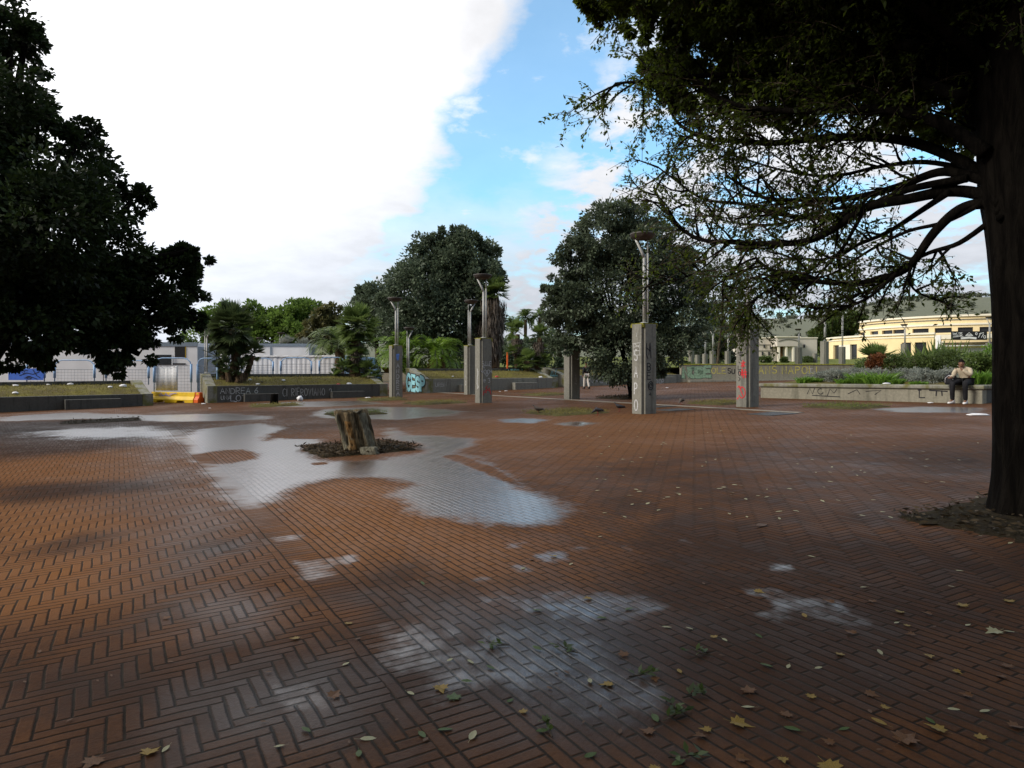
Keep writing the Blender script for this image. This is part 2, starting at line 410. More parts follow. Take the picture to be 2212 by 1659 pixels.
for u, v, r in [(748, 1207, 26), (1108, 1175, 24), (1127, 1228, 26), (1202, 1205, 30), (1180, 1202, 20), (1362, 1185, 26), (1055, 1290, 20), (1130, 1312, 30), (1155, 1346, 26), (1218, 1386, 30), (1630, 1277, 26), (1670, 1328, 30), (1800, 1300, 24), (1855, 1338, 30), (1690, 1228, 22), (1255, 1184, 20), (1050, 1252, 16), (1050, 1140, 16), (1480, 1170, 14)]:
    PUD.append((spot(u, v, r * .85), .07, .15))
DRY = [([(418, 985), (470, 970), (540, 968), (585, 978), (570, 992), (500, 1004), (440, 1000)], .2, 3), ([(588, 938), (640, 930), (700, 935), (690, 948), (620, 950)], .2, 3), ([(640, 960), (690, 958), (690, 975), (650, 976)], .2, 2),
       ([(940, 985), (985, 982), (1060, 1010), (1120, 1050), (1040, 1020)], .15, 2), ([(665, 1000), (700, 998), (712, 1003), (680, 1006)], .05, 2)]
DAMP = [([(290, 940), (380, 930), (430, 1010), (500, 1110), (560, 1180), (480, 1230), (360, 1250), (260, 1230), (310, 1120), (230, 1060), (270, 990)], .9, 1.6),
        ([(330, 1290), (450, 1270), (600, 1310), (560, 1380), (420, 1370)], .35, 1.0),
        ([(850, 1300), (1250, 1270), (1500, 1330), (1500, 1659), (1100, 1659), (940, 1480)], .5, 1.3),
        ([(440, 1480), (750, 1400), (900, 1659), (400, 1659)], .4, .6)]
SHADE_GRIME = [([(-200, 1380), (700, 1340), (1200, 1270), (2300, 1180), (2300, 1700), (-200, 1700)], .8, 1.1), ([(-100, 912), (330, 905), (400, 925), (330, 958), (150, 985), (-100, 1005)], .9, 2.0), ([(0, 1052), (150, 1042), (330, 1035), (420, 1042), (300, 1062), (120, 1078), (0, 1092)], .35, 2), ([(400, 1190), (470, 1165), (560, 1150), (560, 1185), (450, 1215)], .3, 1.2),  # lens falloff and left tree's shadow painted into the colour, plus real stains
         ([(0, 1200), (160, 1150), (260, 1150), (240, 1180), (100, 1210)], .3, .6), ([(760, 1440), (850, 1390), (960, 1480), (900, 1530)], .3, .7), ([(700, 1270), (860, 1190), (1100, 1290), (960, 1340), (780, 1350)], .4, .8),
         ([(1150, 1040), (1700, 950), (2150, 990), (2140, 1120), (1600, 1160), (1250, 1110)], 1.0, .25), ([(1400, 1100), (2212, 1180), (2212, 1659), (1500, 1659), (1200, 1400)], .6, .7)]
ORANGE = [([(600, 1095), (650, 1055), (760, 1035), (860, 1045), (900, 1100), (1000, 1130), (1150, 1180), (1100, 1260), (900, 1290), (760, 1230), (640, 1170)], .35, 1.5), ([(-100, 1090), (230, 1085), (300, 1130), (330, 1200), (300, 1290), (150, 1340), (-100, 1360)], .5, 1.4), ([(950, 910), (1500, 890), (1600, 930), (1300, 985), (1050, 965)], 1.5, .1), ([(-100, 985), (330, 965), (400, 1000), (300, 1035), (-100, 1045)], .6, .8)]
for nm, it in (('orange', ORANGE), ('wet', PUD), ('dry', DRY), ('damp', DAMP), ('shade_grime', SHADE_GRIME)):
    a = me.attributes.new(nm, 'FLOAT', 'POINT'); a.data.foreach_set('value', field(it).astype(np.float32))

t = NT('brick paving'); BW = .0625
oc = t.obj(); q, p, _ = t.sep(oc); pos = t.pos()
jit = t.mth('MULTIPLY', t.mth('SUBTRACT', t.noise(oc, 1.7, 3), .5), .035)
r = t.mth('DIVIDE', t.mth('SUBTRACT', t.mth('ADD', q, jit), 1.02), BW)
y = t.mth('DIVIDE', t.mth('ADD', p, jit), BW)
i = t.mth('FLOOR', r); j = t.mth('FLOOR', y); fr = t.mth('FRACT', r); fy = t.mth('FRACT', y)
k = t.mth('FLOORED_MODULO', t.mth('SUBTRACT', i, j), 8.0)
isH = t.mth('LESS_THAN', k, 3.5); k5 = t.mth('SUBTRACT', 7.0, k)
a_ = t.fmix(isH, t.mth('ADD', k5, fy), t.mth('ADD', k, fr)); b_ = t.fmix(isH, fr, fy)
idx = t.fmix(isH, t.mth('ADD', i, 300.5), t.mth('SUBTRACT', i, k)); idy = t.fmix(isH, t.mth('SUBTRACT', j, k5), j)
tr_ = t.mth('ADD', t.mth('DIVIDE', y, 4.0), t.mth('MULTIPLY', t.mth('FLOORED_MODULO', i, 2.0), .5))
inB = t.mth('MULTIPLY', t.mth('GREATER_THAN', r, 0.0), t.mth('LESS_THAN', r, 49.0))
inS = t.mth('MULTIPLY', t.mth('GREATER_THAN', r, 1.0), t.mth('LESS_THAN', r, 5.0))
a_ = t.fmix(inB, a_, t.mth('MULTIPLY', t.mth('FRACT', tr_), 4.0)); b_ = t.fmix(inB, b_, fr)
idx = t.fmix(inB, idx, t.mth('ADD', i, 1000.0)); idy = t.fmix(inB, idy, t.mth('FLOOR', tr_))
a_ = t.fmix(inS, a_, t.mth('SUBTRACT', r, 1.0)); b_ = t.fmix(inS, b_, fy)
idx = t.fmix(inS, idx, 2000.0); idy = t.fmix(inS, idy, j)
ed = t.mth('MULTIPLY', t.mth('MINIMUM', t.mth('MINIMUM', a_, t.mth('SUBTRACT', 4.0, a_)), t.mth('MINIMUM', b_, t.mth('SUBTRACT', 1.0, b_))), BW)
ed = t.mth('ADD', ed, t.mth('MULTIPLY', t.mth('SUBTRACT', t.noise(oc, 34, 5, .7), .5), .0095))
joint = t.ss(ed, .0036, .0066, 1, 0)
wn = t.n('ShaderNodeTexWhiteNoise', noise_dimensions='2D'); t.lk(t.comb(idx, idy), wn.inputs['Vector'])
rv = wn.outputs['Value']; rc = t.sep(wn.outputs['Color'])
big = t.noise(pos, .35, 5, .6); mid = t.noise(pos, 2.1, 6, .65); fine = t.noise(oc, 55, 5, .7)
c = t.mix(rv, (.100, .039, .0125), (.148, .061, .0205))
c = t.mix(t.mth('MULTIPLY', t.mth('GREATER_THAN', rc[1], .90), .45), c, (.155, .068, .029))
c = t.mix(t.mth('MULTIPLY', t.mth('LESS_THAN', rc[2], .10), .45), c, (.065, .027, .014))
c = t.mix(t.ss(fine, .30, .62, .6, 0), c, (.040, .020, .012))
spk = t.noise(oc, 160, 3, .6)
c = t.mix(t.ss(spk, .60, .72, 0, .45), c, (.26, .15, .09))
c = t.mix(t.ss(t.noise(pos, 7, 5, .7), .56, .70, 0, .5), c, (.045, .026, .016))
c = t.mix(t.ss(mid, .46, .72, 0, .6), c, (.055, .026, .013))
c = t.mix(t.ss(big, .42, .60, 0, .45), c, (.175, .075, .030))
gr = t.mth('MULTIPLY', t.ss(t.mth('ADD', t.attr('shade_grime'), t.mth('MULTIPLY', t.mth('SUBTRACT', mid, .5), 2.4)), -.7, 1.1), .8)
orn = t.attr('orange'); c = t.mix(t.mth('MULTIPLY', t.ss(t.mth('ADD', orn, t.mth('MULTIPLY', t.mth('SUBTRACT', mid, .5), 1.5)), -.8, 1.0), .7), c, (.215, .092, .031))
c = t.mix(gr, c, (.030, .0135, .008))  # stains together with painted shade darken the bricks
c = t.mix(t.mth('MULTIPLY', joint, .92), c, t.mix(t.ss(mid, .4, .6), (.018, .015, .012), (.036, .030, .023)))
wv = t.mth('SUBTRACT', t.attr('wet'), t.mth('MULTIPLY', t.mth('MAXIMUM', t.mth('ADD', t.attr('dry'), .5), 0.0), 1.6))
wv = t.mth('ADD', wv, t.mth('MULTIPLY', t.mth('SUBTRACT', t.noise(pos, 1.5, 7, .62), .5), 2.9))
wv = t.mth('ADD', wv, t.mth('MULTIPLY', t.mth('SUBTRACT', t.noise(pos, 8.0, 5, .7), .5), 1.5))
wv = t.mth('SUBTRACT', wv, t.mth('MULTIPLY', t.mth('SUBTRACT', rv, .5), .12))
wet = t.ss(wv, -.6, .85)
dv = t.mth('ADD', t.attr('damp'), t.mth('MULTIPLY', t.mth('SUBTRACT', t.noise(pos, .9, 6, .65), .5), 3.0))
damp = t.mth('MAXIMUM', t.ss(dv, -1.2, 1.6), t.ss(t.mth('ADD', big, t.mth('MULTIPLY', mid, .3)), .55, .95, .05, .45))
c = t.mix(t.mth('MULTIPLY', damp, .42), c, (.0, .0, .0))
c = t.mix(t.mth('MULTIPLY', wet, .45), c, (.025, .016, .012))
rough = t.fmix(damp, t.mth('ADD', .66, t.mth('MULTIPLY', t.mth('SUBTRACT', rv, .5), .16)), t.mth('ADD', .27, t.mth('MULTIPLY', rc[0], .14)))
rough = t.fmix(wet, rough, t.mth('ADD', .23, t.mth('MULTIPLY', fine, .12)))
rough = t.fmix(t.mth('MULTIPLY', joint, t.mth('SUBTRACT', 1.0, t.mth('MAXIMUM', wet, t.mth('MULTIPLY', damp, .8)))), rough, .9)
prof = t.ss(ed, .001, .011)
tilt = t.mth('ADD', t.mth('MULTIPLY', t.mth('SUBTRACT', rc[0], .5), t.mth('MULTIPLY', a_, .12)), t.mth('MULTIPLY', t.mth('SUBTRACT', rc[1], .5), t.mth('MULTIPLY', b_, .34)))
h = t.mth('ADD', t.mth('ADD', prof, tilt), t.mth('ADD', t.mth('MULTIPLY', fine, .55), t.mth('ADD', t.mth('MULTIPLY', rv, .45), t.mth('MULTIPLY', mid, 2.2))))
bs = t.fmix(wet, 1.0, .6)
nm = t.bump(h, .0055, bs)
sp = t.fmix(wet, t.fmix(damp, .05, .32), 1.0)
bs_out = t.bsdf(c, rough, sp, 0, nm); bn_ = bs_out.node
t.lk(t.mth('MULTIPLY', wet, .9), bn_.inputs['Coat Weight']); bn_.inputs['Coat IOR'].default_value = 1.45; bn_.inputs['Coat Roughness'].default_value = .17
t.lk(t.bump(h, .0055, t.fmix(wet, .8, .35)), bn_.inputs['Coat Normal'])
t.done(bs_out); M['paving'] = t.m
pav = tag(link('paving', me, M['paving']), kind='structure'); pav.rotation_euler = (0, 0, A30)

# ------------------------------------------------------------------ tree pits: soil mounds cut into the paving
def pit(u, v, sq, sp, mat, n_lit=0, mats=None, lift=.03, seed=0, name='tree_pit', c=None):
    c = c or G(u, v); rs = np.random.RandomState(seed + 11)
    a = np.linspace(-1, 1, 17)
    X, Y = np.meshgrid(a, a); e = np.minimum(1 - np.abs(X), 1 - np.abs(Y))
    Q = X * sq / 2 * (1 + .04 * rs.normal(size=X.shape)); Pp = Y * sp / 2 * (1 + .04 * rs.normal(size=X.shape))
    wx = c.x + Q * D2.x + Pp * D1.x; wy = c.y + Q * D2.y + Pp * D1.y
    wz = SL * wx + .006 + lift * np.clip(e * 4, 0, 1) * (.6 + .6 * rs.rand(*X.shape)); wz[e < 1e-6] -= .03
    Vv = np.stack([wx, wy, wz], -1).reshape(-1, 3); I = np.arange(289).reshape(17, 17)
    Fq = np.stack([I[:-1, :-1], I[:-1, 1:], I[1:, 1:], I[1:, :-1]], -1).reshape(-1, 4)
    m = bpy.data.meshes.new(name); m.from_pydata(Vv.tolist(), [], Fq.tolist()); m.update()
    m.polygons.foreach_set('use_smooth', [True] * len(m.polygons))
    tag(link(name, m, M[mat]), kind='structure')
    if n_lit:
        Pn = np.stack([rs.uniform(-.5, .5, n_lit) * sq, rs.uniform(-.5, .5, n_lit) * sp], -1)
        x = c.x + Pn[:, 0] * D2.x + Pn[:, 1] * D1.x; yv = c.y + Pn[:, 0] * D2.y + Pn[:, 1] * D1.y
        P3 = np.stack([x, yv, SL * x + .02 + lift * rs.uniform(.5, 1.3, n_lit)], -1)
        Dd = unit(np.stack([rs.normal(size=n_lit), rs.normal(size=n_lit), np.abs(rs.normal(size=n_lit)) * mats[1]], -1))
        Lq = rs.uniform(.5, 1.3, n_lit) * mats[2]
        me2 = quads_mesh('pit_litter', leaves_V(P3, Dd, rdir(rs, n_lit), Lq, Lq * mats[3]), rs.rand(n_lit))
        tag(link('pit_litter' if mats[0] == 'litterleaf' else 'pit_grass', me2, M[mats[0]]), kind='stuff')
pit(772, 971, 1.75, 1.65, 'soil', 2600, ('litterleaf', .3, .075, .28), .035, 1)
NEAR_PIT = G(1910, 1124) + D2 * 1.35 - D1 * .62
pit(0, 0, 2.6, 1.35, 'soil', 800, ('litterleaf', .12, .07, .34), .02, 2, c=onground(NEAR_PIT))
pit(1222, 892, 2.0, 2.0, 'soil_moss', 1500, ('grass_dry', .9, .07, .16), .05, 3)
pit(767, 894.5, 1.7, 1.7, 'soil_moss', 900, ('grass_green', 1.0, .07, .16), .05, 4)
pit(596, 876.5, 2.0, 1.6, 'soil_moss', 800, ('grass_dry', .9, .08, .16), .05, 5)
pit(938, 871, 2.2, 2.0, 'soil_moss', 900, ('grass_dry', .9, .08, .16), .06, 6)
pit(825, 864, 2.0, 2.0, 'soil_moss', 700, ('grass_dry', .9, .08, .16), .06, 7)
pit(1352, 860, 2.0, 2.0, 'soil', 900, ('litterleaf', .5, .09, .3), .06, 8)
pit(1560, 871, 2.0, 1.7, 'soil_moss', 1000, ('grass_dry', .9, .07, .16), .05, 9)
pit(1827, 879, 1.9, 1.9, 'soil_moss', 1200, ('grass_green', 1.0, .06, .16), .05, 10)
pit(220, 909, 2.2, 2.0, 'soil', 260, ('litterleaf', .2, .07, .3), .012, 12)
pit(1180, 853, 2.0, 2.0, 'soil_moss', 600, ('grass_dry', .9, .08, .16), .05, 13)
# pale kerb line across the far side of the square
mb = MB()
n = 40
for a in range(n):
    p0, p1 = 12 + a * .6, 12 + a * .6 + .585
    c = [onground(D2 * (15.9 + s) + D1 * pp) + Vector((0, 0, .004)) for s, pp in ((-.13, p0), (.13, p0), (.13, p1), (-.13, p1))]
    mb.prism(c, (0, 0, .012))
tag(mb.build('kerb', M['kerb_stone']), kind='structure')
# ------------------------------------------------------------------ spray-can lettering: strokes laid as thin ribbons
def arc(cx, cy, rx, ry, a0, a1, n=9): return [(cx + rx * math.cos(R(a0 + (a1 - a0) * i / n)), cy + ry * math.sin(R(a0 + (a1 - a0) * i / n))) for i in range(n + 1)]
FONT = {
 'A': [[(0, 0), (.35, 1), (.7, 0)], [(.13, .36), (.6, .36)]], 'B': [[(0, 0), (0, 1)], [(0, 1)] + arc(.3, .76, .3, .24, 90, -90) + [(.05, .52)] + arc(.32, .26, .34, .26, 90, -90) + [(0, 0)]],
 'C': [arc(.38, .5, .38, .5, 55, 305)], 'D': [[(0, 0), (0, 1), (.2, 1)] + arc(.22, .5, .45, .5, 90, -90) + [(0, 0)]],
 'E': [[(.6, 1), (0, 1), (0, 0), (.62, 0)], [(0, .52), (.5, .52)]], 'F': [[(.6, 1), (0, 1), (0, 0)], [(0, .52), (.5, .52)]],
 'G': [arc(.38, .5, .38, .5, 50, 330) + [(.72, .45), (.45, .45)]], 'H': [[(0, 0), (0, 1)], [(.6, 0), (.6, 1)], [(0, .5), (.6, .5)]], 'I': [[(.12, 0), (.12, 1)]],
 'L': [[(0, 1), (0, 0), (.6, .02)]], 'M': [[(0, 0), (.04, 1), (.38, .35), (.72, 1), (.78, 0)]], 'N': [[(0, 0), (0, 1), (.6, 0), (.6, 1)]],
 'O': [arc(.38, .5, .38, .5, 90, 450, 14)], 'P': [[(0, 0), (0, 1)], [(0, 1)] + arc(.3, .74, .32, .26, 90, -90) + [(0, .48)]],
 'R': [[(0, 0), (0, 1)], [(0, 1)] + arc(.3, .74, .32, .26, 90, -90) + [(.1, .48), (.65, 0)]], 'S': [arc(.34, .74, .3, .26, 40, 270) + arc(.34, .25, .32, .25, 90, -150)],
 'T': [[(0, 1), (.7, 1)], [(.35, 1), (.35, 0)]], 'U': [[(0, 1), (0, .3)] + arc(.3, .3, .3, .3, 180, 360) + [(.6, 1)]], 'V': [[(0, 1), (.33, 0), (.66, 1)]],
 '?': [arc(.3, .75, .28, .25, 170, -60) + [(.3, .3)], [(.28, .06), (.32, 0)]], '6': [[(.5, 1), (.1, .45)] + arc(.32, .27, .28, .27, 150, 510)],
 '2': [arc(.3, .72, .3, .28, 160, -40) + [(0, 0), (.65, 0)]], '3': [arc(.28, .75, .28, .25, 150, -90) + arc(.28, .25, .32, .25, 90, -140)], 'e': [[(.02, .45), (.6, .5)] + arc(.33, .45, .3, .38, 10, 310)],
}
def write(txt, h, gap=.28, rg=None, wk=1.0, jit=.05):
    rg = rg or random.Random(len(txt)); x = 0; out = []
    for ch in txt:
        if ch in FONT:
            sc = 1 + rg.uniform(-.08, .08); dy = rg.uniform(-.05, .05)
            for st in FONT[ch]: out.append([((x + px * wk) * h, (py * sc + dy) * h) for px, py in st])
            x += (max(px for st in FONT[ch] for px, _ in st) * wk + gap)
        else: x += .5
    return out, x * h
def stack(txt, h, step, wk=1.0, x=0):
    out = []
    for k, ch in enumerate(txt):
        if ch in FONT:
            out += [[(x + px * h * wk, -k * step + py * h) for px, py in st] for st in FONT[ch]]
    return out
def ribbons(name, strokes, o, xd, up, nrm, width, mat, parent, off=.004):
    o = Vector(o); mb = MB(); k = 0
    for st in strokes:
        pts = [Vector((a, b, 0)) for a, b in st]
        P_ = []
        for i, pt in enumerate(pts):                     # mitred strip
            t0 = (pts[i] - pts[i - 1]).normalized() if i else None
            t1 = (pts[i + 1] - pts[i]).normalized() if i < len(pts) - 1 else None
            tt = ((t0 or t1) + (t1 or t0)); tt = tt.normalized() if tt.length > .2 else (t0 or t1)
            nn = Vector((-tt.y, tt.x, 0)); e = Vector((0, 0, 0))
            if t0 is None: e = -tt * width * .4
            if t1 is None: e = tt * width * .4
            P_.append((pt + e + nn * width / 2, pt + e - nn * width / 2))
        z = off + k * .0004; k += 1
        vs = []
        for a, b in P_:
            for s in (a, b): vs.append(o + xd * s.x + up * s.y + nrm * z)
        mb.add(vs, [(2 * i, 2 * i + 1, 2 * i + 3, 2 * i + 2) for i in range(len(P_) - 1)])
    return mb.build(name, M[mat], parent)

# ------------------------------------------------------------------ concrete pillars and the lamps on them
PH = 2.55
def pillar(loc, label, hgt=PH, s=.245, group='square concrete lamp pillars', moss=True, rz=0):
    t = thing('concrete_pillar', loc, label, 'pillar', group)
    ax, ay = D2, D1; L = Vector(loc); b = L - Vector((0, 0, .03))
    # two slabs either side of an open corner joint, as the photo shows
    g = .02; mb = MB()
    core = s - .03
    mb.box(b + Vector((0, 0, hgt / 2)), (2 * core, 2 * core, hgt - .02), ax, ay)
    mb2 = MB()
    for sg in (-1, 1):
        mb2.box(b + ax * sg * (s - .0125) + ay * (g / 2 if sg < 0 else 0) + Vector((0, 0, hgt / 2)), (.07, 2 * s - .07 - g, hgt), ax, ay)
        mb2.box(b + ay * sg * (s - .0125) + ax * (g / 2 if sg < 0 else 0) + Vector((0, 0, hgt / 2)), (2 * s - .07 - g, .07, hgt), ax, ay)
    mb.build('core', M['concrete_dark'], t)
    mb2.build('facing', M['concrete'], t, bevel=.008)
    if moss:
        m3 = MB(); m3.box(b + Vector((0, 0, hgt + .012)), (2 * s + .03, 2 * s + .03, .035), ax, ay)
        rg = random.Random(int(abs(L.x * 100)))
        for k in range(26):
            f = rg.choice(((ax, ay), (ay, ax))); sg = -1; o_ = f[0] * sg * (s + .024) + f[1] * rg.uniform(-s, s)
            hh = rg.uniform(.04, .16); m3.box(b + o_ - f[0] * sg * .012 + Vector((0, 0, hgt - hh / 2 + .01)), (.11, .012, hh * .7) if f[0] is ay else (.012, .11, hh * .7), ax, ay)
        m3.build('moss_cap', M['moss'], t)
    return t
def pillar_face(loc, side, hgt=PH, s=.245):              # origin at the top middle of a face, its left-to-right direction and normal
    L = Vector(loc)
    if side == 'L': return L - D2 * (s + .0226) + Vector((0, 0, hgt - .03)), -D1, -D2
    return L - D1 * (s + .0226) + Vector((0, 0, hgt - .03)), D2, -D1
def lamp(loc, hgt, label, lean=-1, group='street lamps with flat bowl heads', hr=.35, rot=0, strut_y=.74):
    t = thing('street_lamp', loc, label, 'street lamp', group); L = Vector(loc)
    xd = Vector((math.cos(rot), math.sin(rot), 0)) * lean
    mb = MB(); hs = hgt * strut_y
    mb.tube([L, L + UP * hs], [.046, .042], 10)
    mb.tube([L + xd * -.10, L + xd * -.10 + UP * (hs + .1)], .028, 8)
    mb.lathe([(.12, 0), (.12, .02), (.08, .03)], L, 12)
    mb.build('pole', M['galv'], t, True)
    hb = hgt - .17
    m2 = MB(); c = L + xd * .04
    m2.tube([L + UP * (hs - .02), L + xd * .06 + UP * (hs + .12), c + xd * .20 + UP * hb], [.045, .04, .032], 8)
    m2.tube([L + xd * -.10 + UP * (hs + .08), L + xd * -.10 + UP * hb], .02, 8)
    m2.build('strut', M['galv'], t, True)
    m3 = MB(); m3.lathe([(hr * .62, hb - .0), (hr * .74, hb + .015), (hr * .97, hb + .085), (hr * 1.0, hb + .12), (hr * 1.04, hb + .135), (hr * 1.04, hb + .155), (hr, hb + .165)], c, 24)
    hd = m3.build('lamp_head', M['lamp_dark'], t, True)
    m4 = MB(); m4.lathe([(hr * .97, hb + .167), (hr * .7, hb + .195), (hr * .3, hb + .215), (.03, hb + .22)], c, 24)
    m4.build('lid', M['lamp_glass'], hd, True)
    return t
def top(p, h=PH): return Vector(p) + Vector((0, 0, h - .0005))
# P1: the nearest one
p1 = G(1391.5, 893); t1 = pillar(p1, 'nearest grey concrete pillar, tagged SAPO in white down its left face')
o, xd, nr = pillar_face(p1, 'L')
ribbons('graffiti', stack('SAPO', .30, .47, .62, -.10) + [], o + UP * -1.02, xd, UP, nr, .035, 'paint_white', t1)
ribbons('faint_graffiti', [[(-.17, 0), (.17, .03)], [(-.13, 0), (-.13, -.32)], [(.12, .02), (.12, -.32)], [(-.13, -.1), (.12, -.05)], [(-.13, -.2), (.12, -.2)], [(-.1, -.32), (.16, -.32)], [(-.1, 0), (.1, -.1)], [(0, .3), (0, .2)]], o + UP * -.55, xd, UP, nr, .022, 'paint_faint', t1)
o, xd, nr = pillar_face(p1, 'R')
ribbons('dark_graffiti', [[(-.15, 0), (-.14, -.35)], [(-.02, .02), (-.06, -.3)], [(-.15, -.12), (-.02, -.2)], [(-.02, .02), (.01, -.4)], [(-.15, -.3), (-.1, -.42)]] + [[(a - .12, b - .75) for a, b in s_] for s_ in stack('BE', .2, .25, .9)] + [arc(.0, -1.18, .09, .12, 0, 360), arc(.0, -1.18, .05, .06, 0, 300), [(-.02, -1.38), (.02, -1.45), (-.05, -1.42)]], o + UP * -.55, xd, UP, nr, .026, 'paint_black', t1)
lamp(top(p1), 2.55, 'tallest street lamp, on the nearest pillar beneath the oak branches', -1)
# P2
p2 = G(1044.5, 870); t2 = pillar(p2, 'concrete pillar with a white heart and arrow drawn on its right face')
o, xd, nr = pillar_face(p2, 'R')
hrt = [(0, -.16), (-.13, 0), (-.12, .08), (-.06, .1), (0, .04), (.06, .1), (.12, .08), (.13, 0), (0, -.16)]
ara = [arc(.17, .06, .05, .05, 60, 260) + arc(.17, -.03, .06, .05, 90, 270), [(.16, -.07), (.05, -.06), (.05, .02)], [(.05, -.06), (-.04, -.06), (-.04, .1)], [(-.04, -.06), (-.12, -.06), (-.13, .0)], arc(-.17, -.02, .05, .05, -60, 120), [(-.18, -.07), (-.12, -.14)], [(.04, .08), (.05, .09)], [(-.16, .1), (-.15, .11)], [(-.19, .1), (-.18, .11)], [(-.1, -.14), (-.09, -.15)]]
ribbons('graffiti', [[(a, b) for a, b in s_] for s_ in ara] + [[(a, b - .32) for a, b in hrt], [(.13, -.3), (.22, -.28)], [(.22, -.23), (.17, -.29), (.23, -.34)], [(-.13, -.3), (-.24, -.29)], [(-.18, -.25), (-.24, -.29), (-.18, -.34)]] + [[(a * .11 - .03, b * .12 - .38) for a, b in s_] for s_ in FONT['B']] + [[(a * .15 - .15, b * .14 - .71) for a, b in s_] for s_ in FONT['e']] + [[(a * .15 + .05, b * .17 - .72) for a, b in s_] for s_ in FONT['3']], o + UP * -1.0, xd, UP, nr, .026, 'paint_white', t2)
ribbons('red_graffiti', [[(-.16, -.25), (-.14, -.1), (-.02, -.07), (-.03, -.17)], [(-.1, -.17), (.12, .02), (.14, -.08), (.18, -.23)], [(-.04, .03), (.02, -.05), (.16, -.12)], [(.02, .1), (-.05, .0)]], o + UP * -1.95, xd, UP, nr, .032, 'paint_red', t2)
o, xd, nr = pillar_face(p2, 'L')
ribbons('faint_graffiti', [[(.0, 0), (.04, -.2), (-.02, -.45), (.03, -.75)], [(.07, -.1), (.0, -.3)], [(-.04, -.55), (.08, -.7)]], o + UP * -1.2, xd, UP, nr, .06, 'paint_faint', t2)
lamp(top(p2), 2.5, 'tall street lamp standing on the pillar with the white heart', -1)
# P3
p3 = G(855, 859.5); t3 = pillar(p3, 'concrete pillar with ANDREA written down it in white, leftmost of the pillars')
o, xd, nr = pillar_face(p3, 'R')
ribbons('graffiti', stack('ANDREA', .19, .265, 1.0, -.06), o + UP * -1.05, xd, UP, nr, .034, 'paint_white', t3)
ribbons('blue_mark', [[(-.06, .12), (-.03, -.1)], [(.0, .14), (-.01, -.14)], [(.05, .14), (.02, -.12)]], o + UP * -.55, xd, UP, nr, .055, 'paint_blue', t3)
lamp(top(p3), 2.3, 'street lamp on the leftmost pillar, its bowl against the grey green tree', -1)
# P4
p4 = G(1016, 852); t4 = pillar(p4, 'moss topped concrete pillar just behind the one with the heart')
o, xd, nr = pillar_face(p4, 'L')
ribbons('faint_graffiti', stack('CIAO', .22, .36, .7, -.06), o + UP * -.95, xd, UP, nr, .035, 'paint_faint', t4)
lamp(top(p4), 2.35, 'street lamp leaning right, just left of the lamp above the heart pillar', 1)
# P5
p5 = G(1614.5, 878.5); t5 = pillar(p5, 'concrete pillar with a red hammer and sickle sprayed on its left face')
o, xd, nr = pillar_face(p5, 'L')
sick = arc(.02, 0, .13, .17, 115, -120, 12) + [(-.09, -.1)]
ribbons('red_graffiti', [[(a, b - .62) for a, b in sick], [(-.14, -.46), (-.08, -.42), (-.02, -.5)], [(-.08, -.44), (.06, -.72)], [(-.12, -.78), (-.16, -.83)], [(-.05, .0), (.2, .02)], [(-.04, -.06), (.2, -.06)], [(.05, .08), (.08, -.16)], [(.14, .1), (.17, -.15)], [(.02, .1), (.02, -.1)], [(0, .3), (.14, .2)], [(.0, .2), (.14, .32)], [(.07, .36), (.06, .16)]], o + UP * -1.45, xd, UP, nr, .036, 'paint_red', t5)
ribbons('dark_graffiti', [[(-.08, .2), (-.08, .22)], [(-.07, .08), (-.07, .1)], [(-.14, -.1), (.06, -.06)], [(-.1, -.15), (.03, -.18)], [(-.04, .0), (-.05, -.3), (.0, -.33)], [(.05, -.06), (.0, -.15)], [(-.09, -.38), (-.06, -.4)], [(-.13, -.5), (-.13, -.62), (-.02, -.6)], arc(-.07, -.72, .05, .07, 0, 360), [(-.1, -.85), (-.04, -.9), (-.1, -.96)]], o + UP * -.75, xd, UP, nr, .024, 'paint_black', t5)
lamp(top(p5), 2.5, 'street lamp on the hammer and sickle pillar, its head lost in leaves', -1)
# P6 under the dark tree
p6 = G(1235.5, 861.5); t6 = pillar(p6, 'concrete pillar half hidden under the crown of the dark oak', moss=False)
o, xd, nr = pillar_face(p6, 'R')
ribbons('faint_graffiti', [[(0, 0), (.02, -.3)], [(-.05, -.35), (.05, -.4)]], o + UP * -1.5, xd, UP, nr, .02, 'paint_faint', t6)

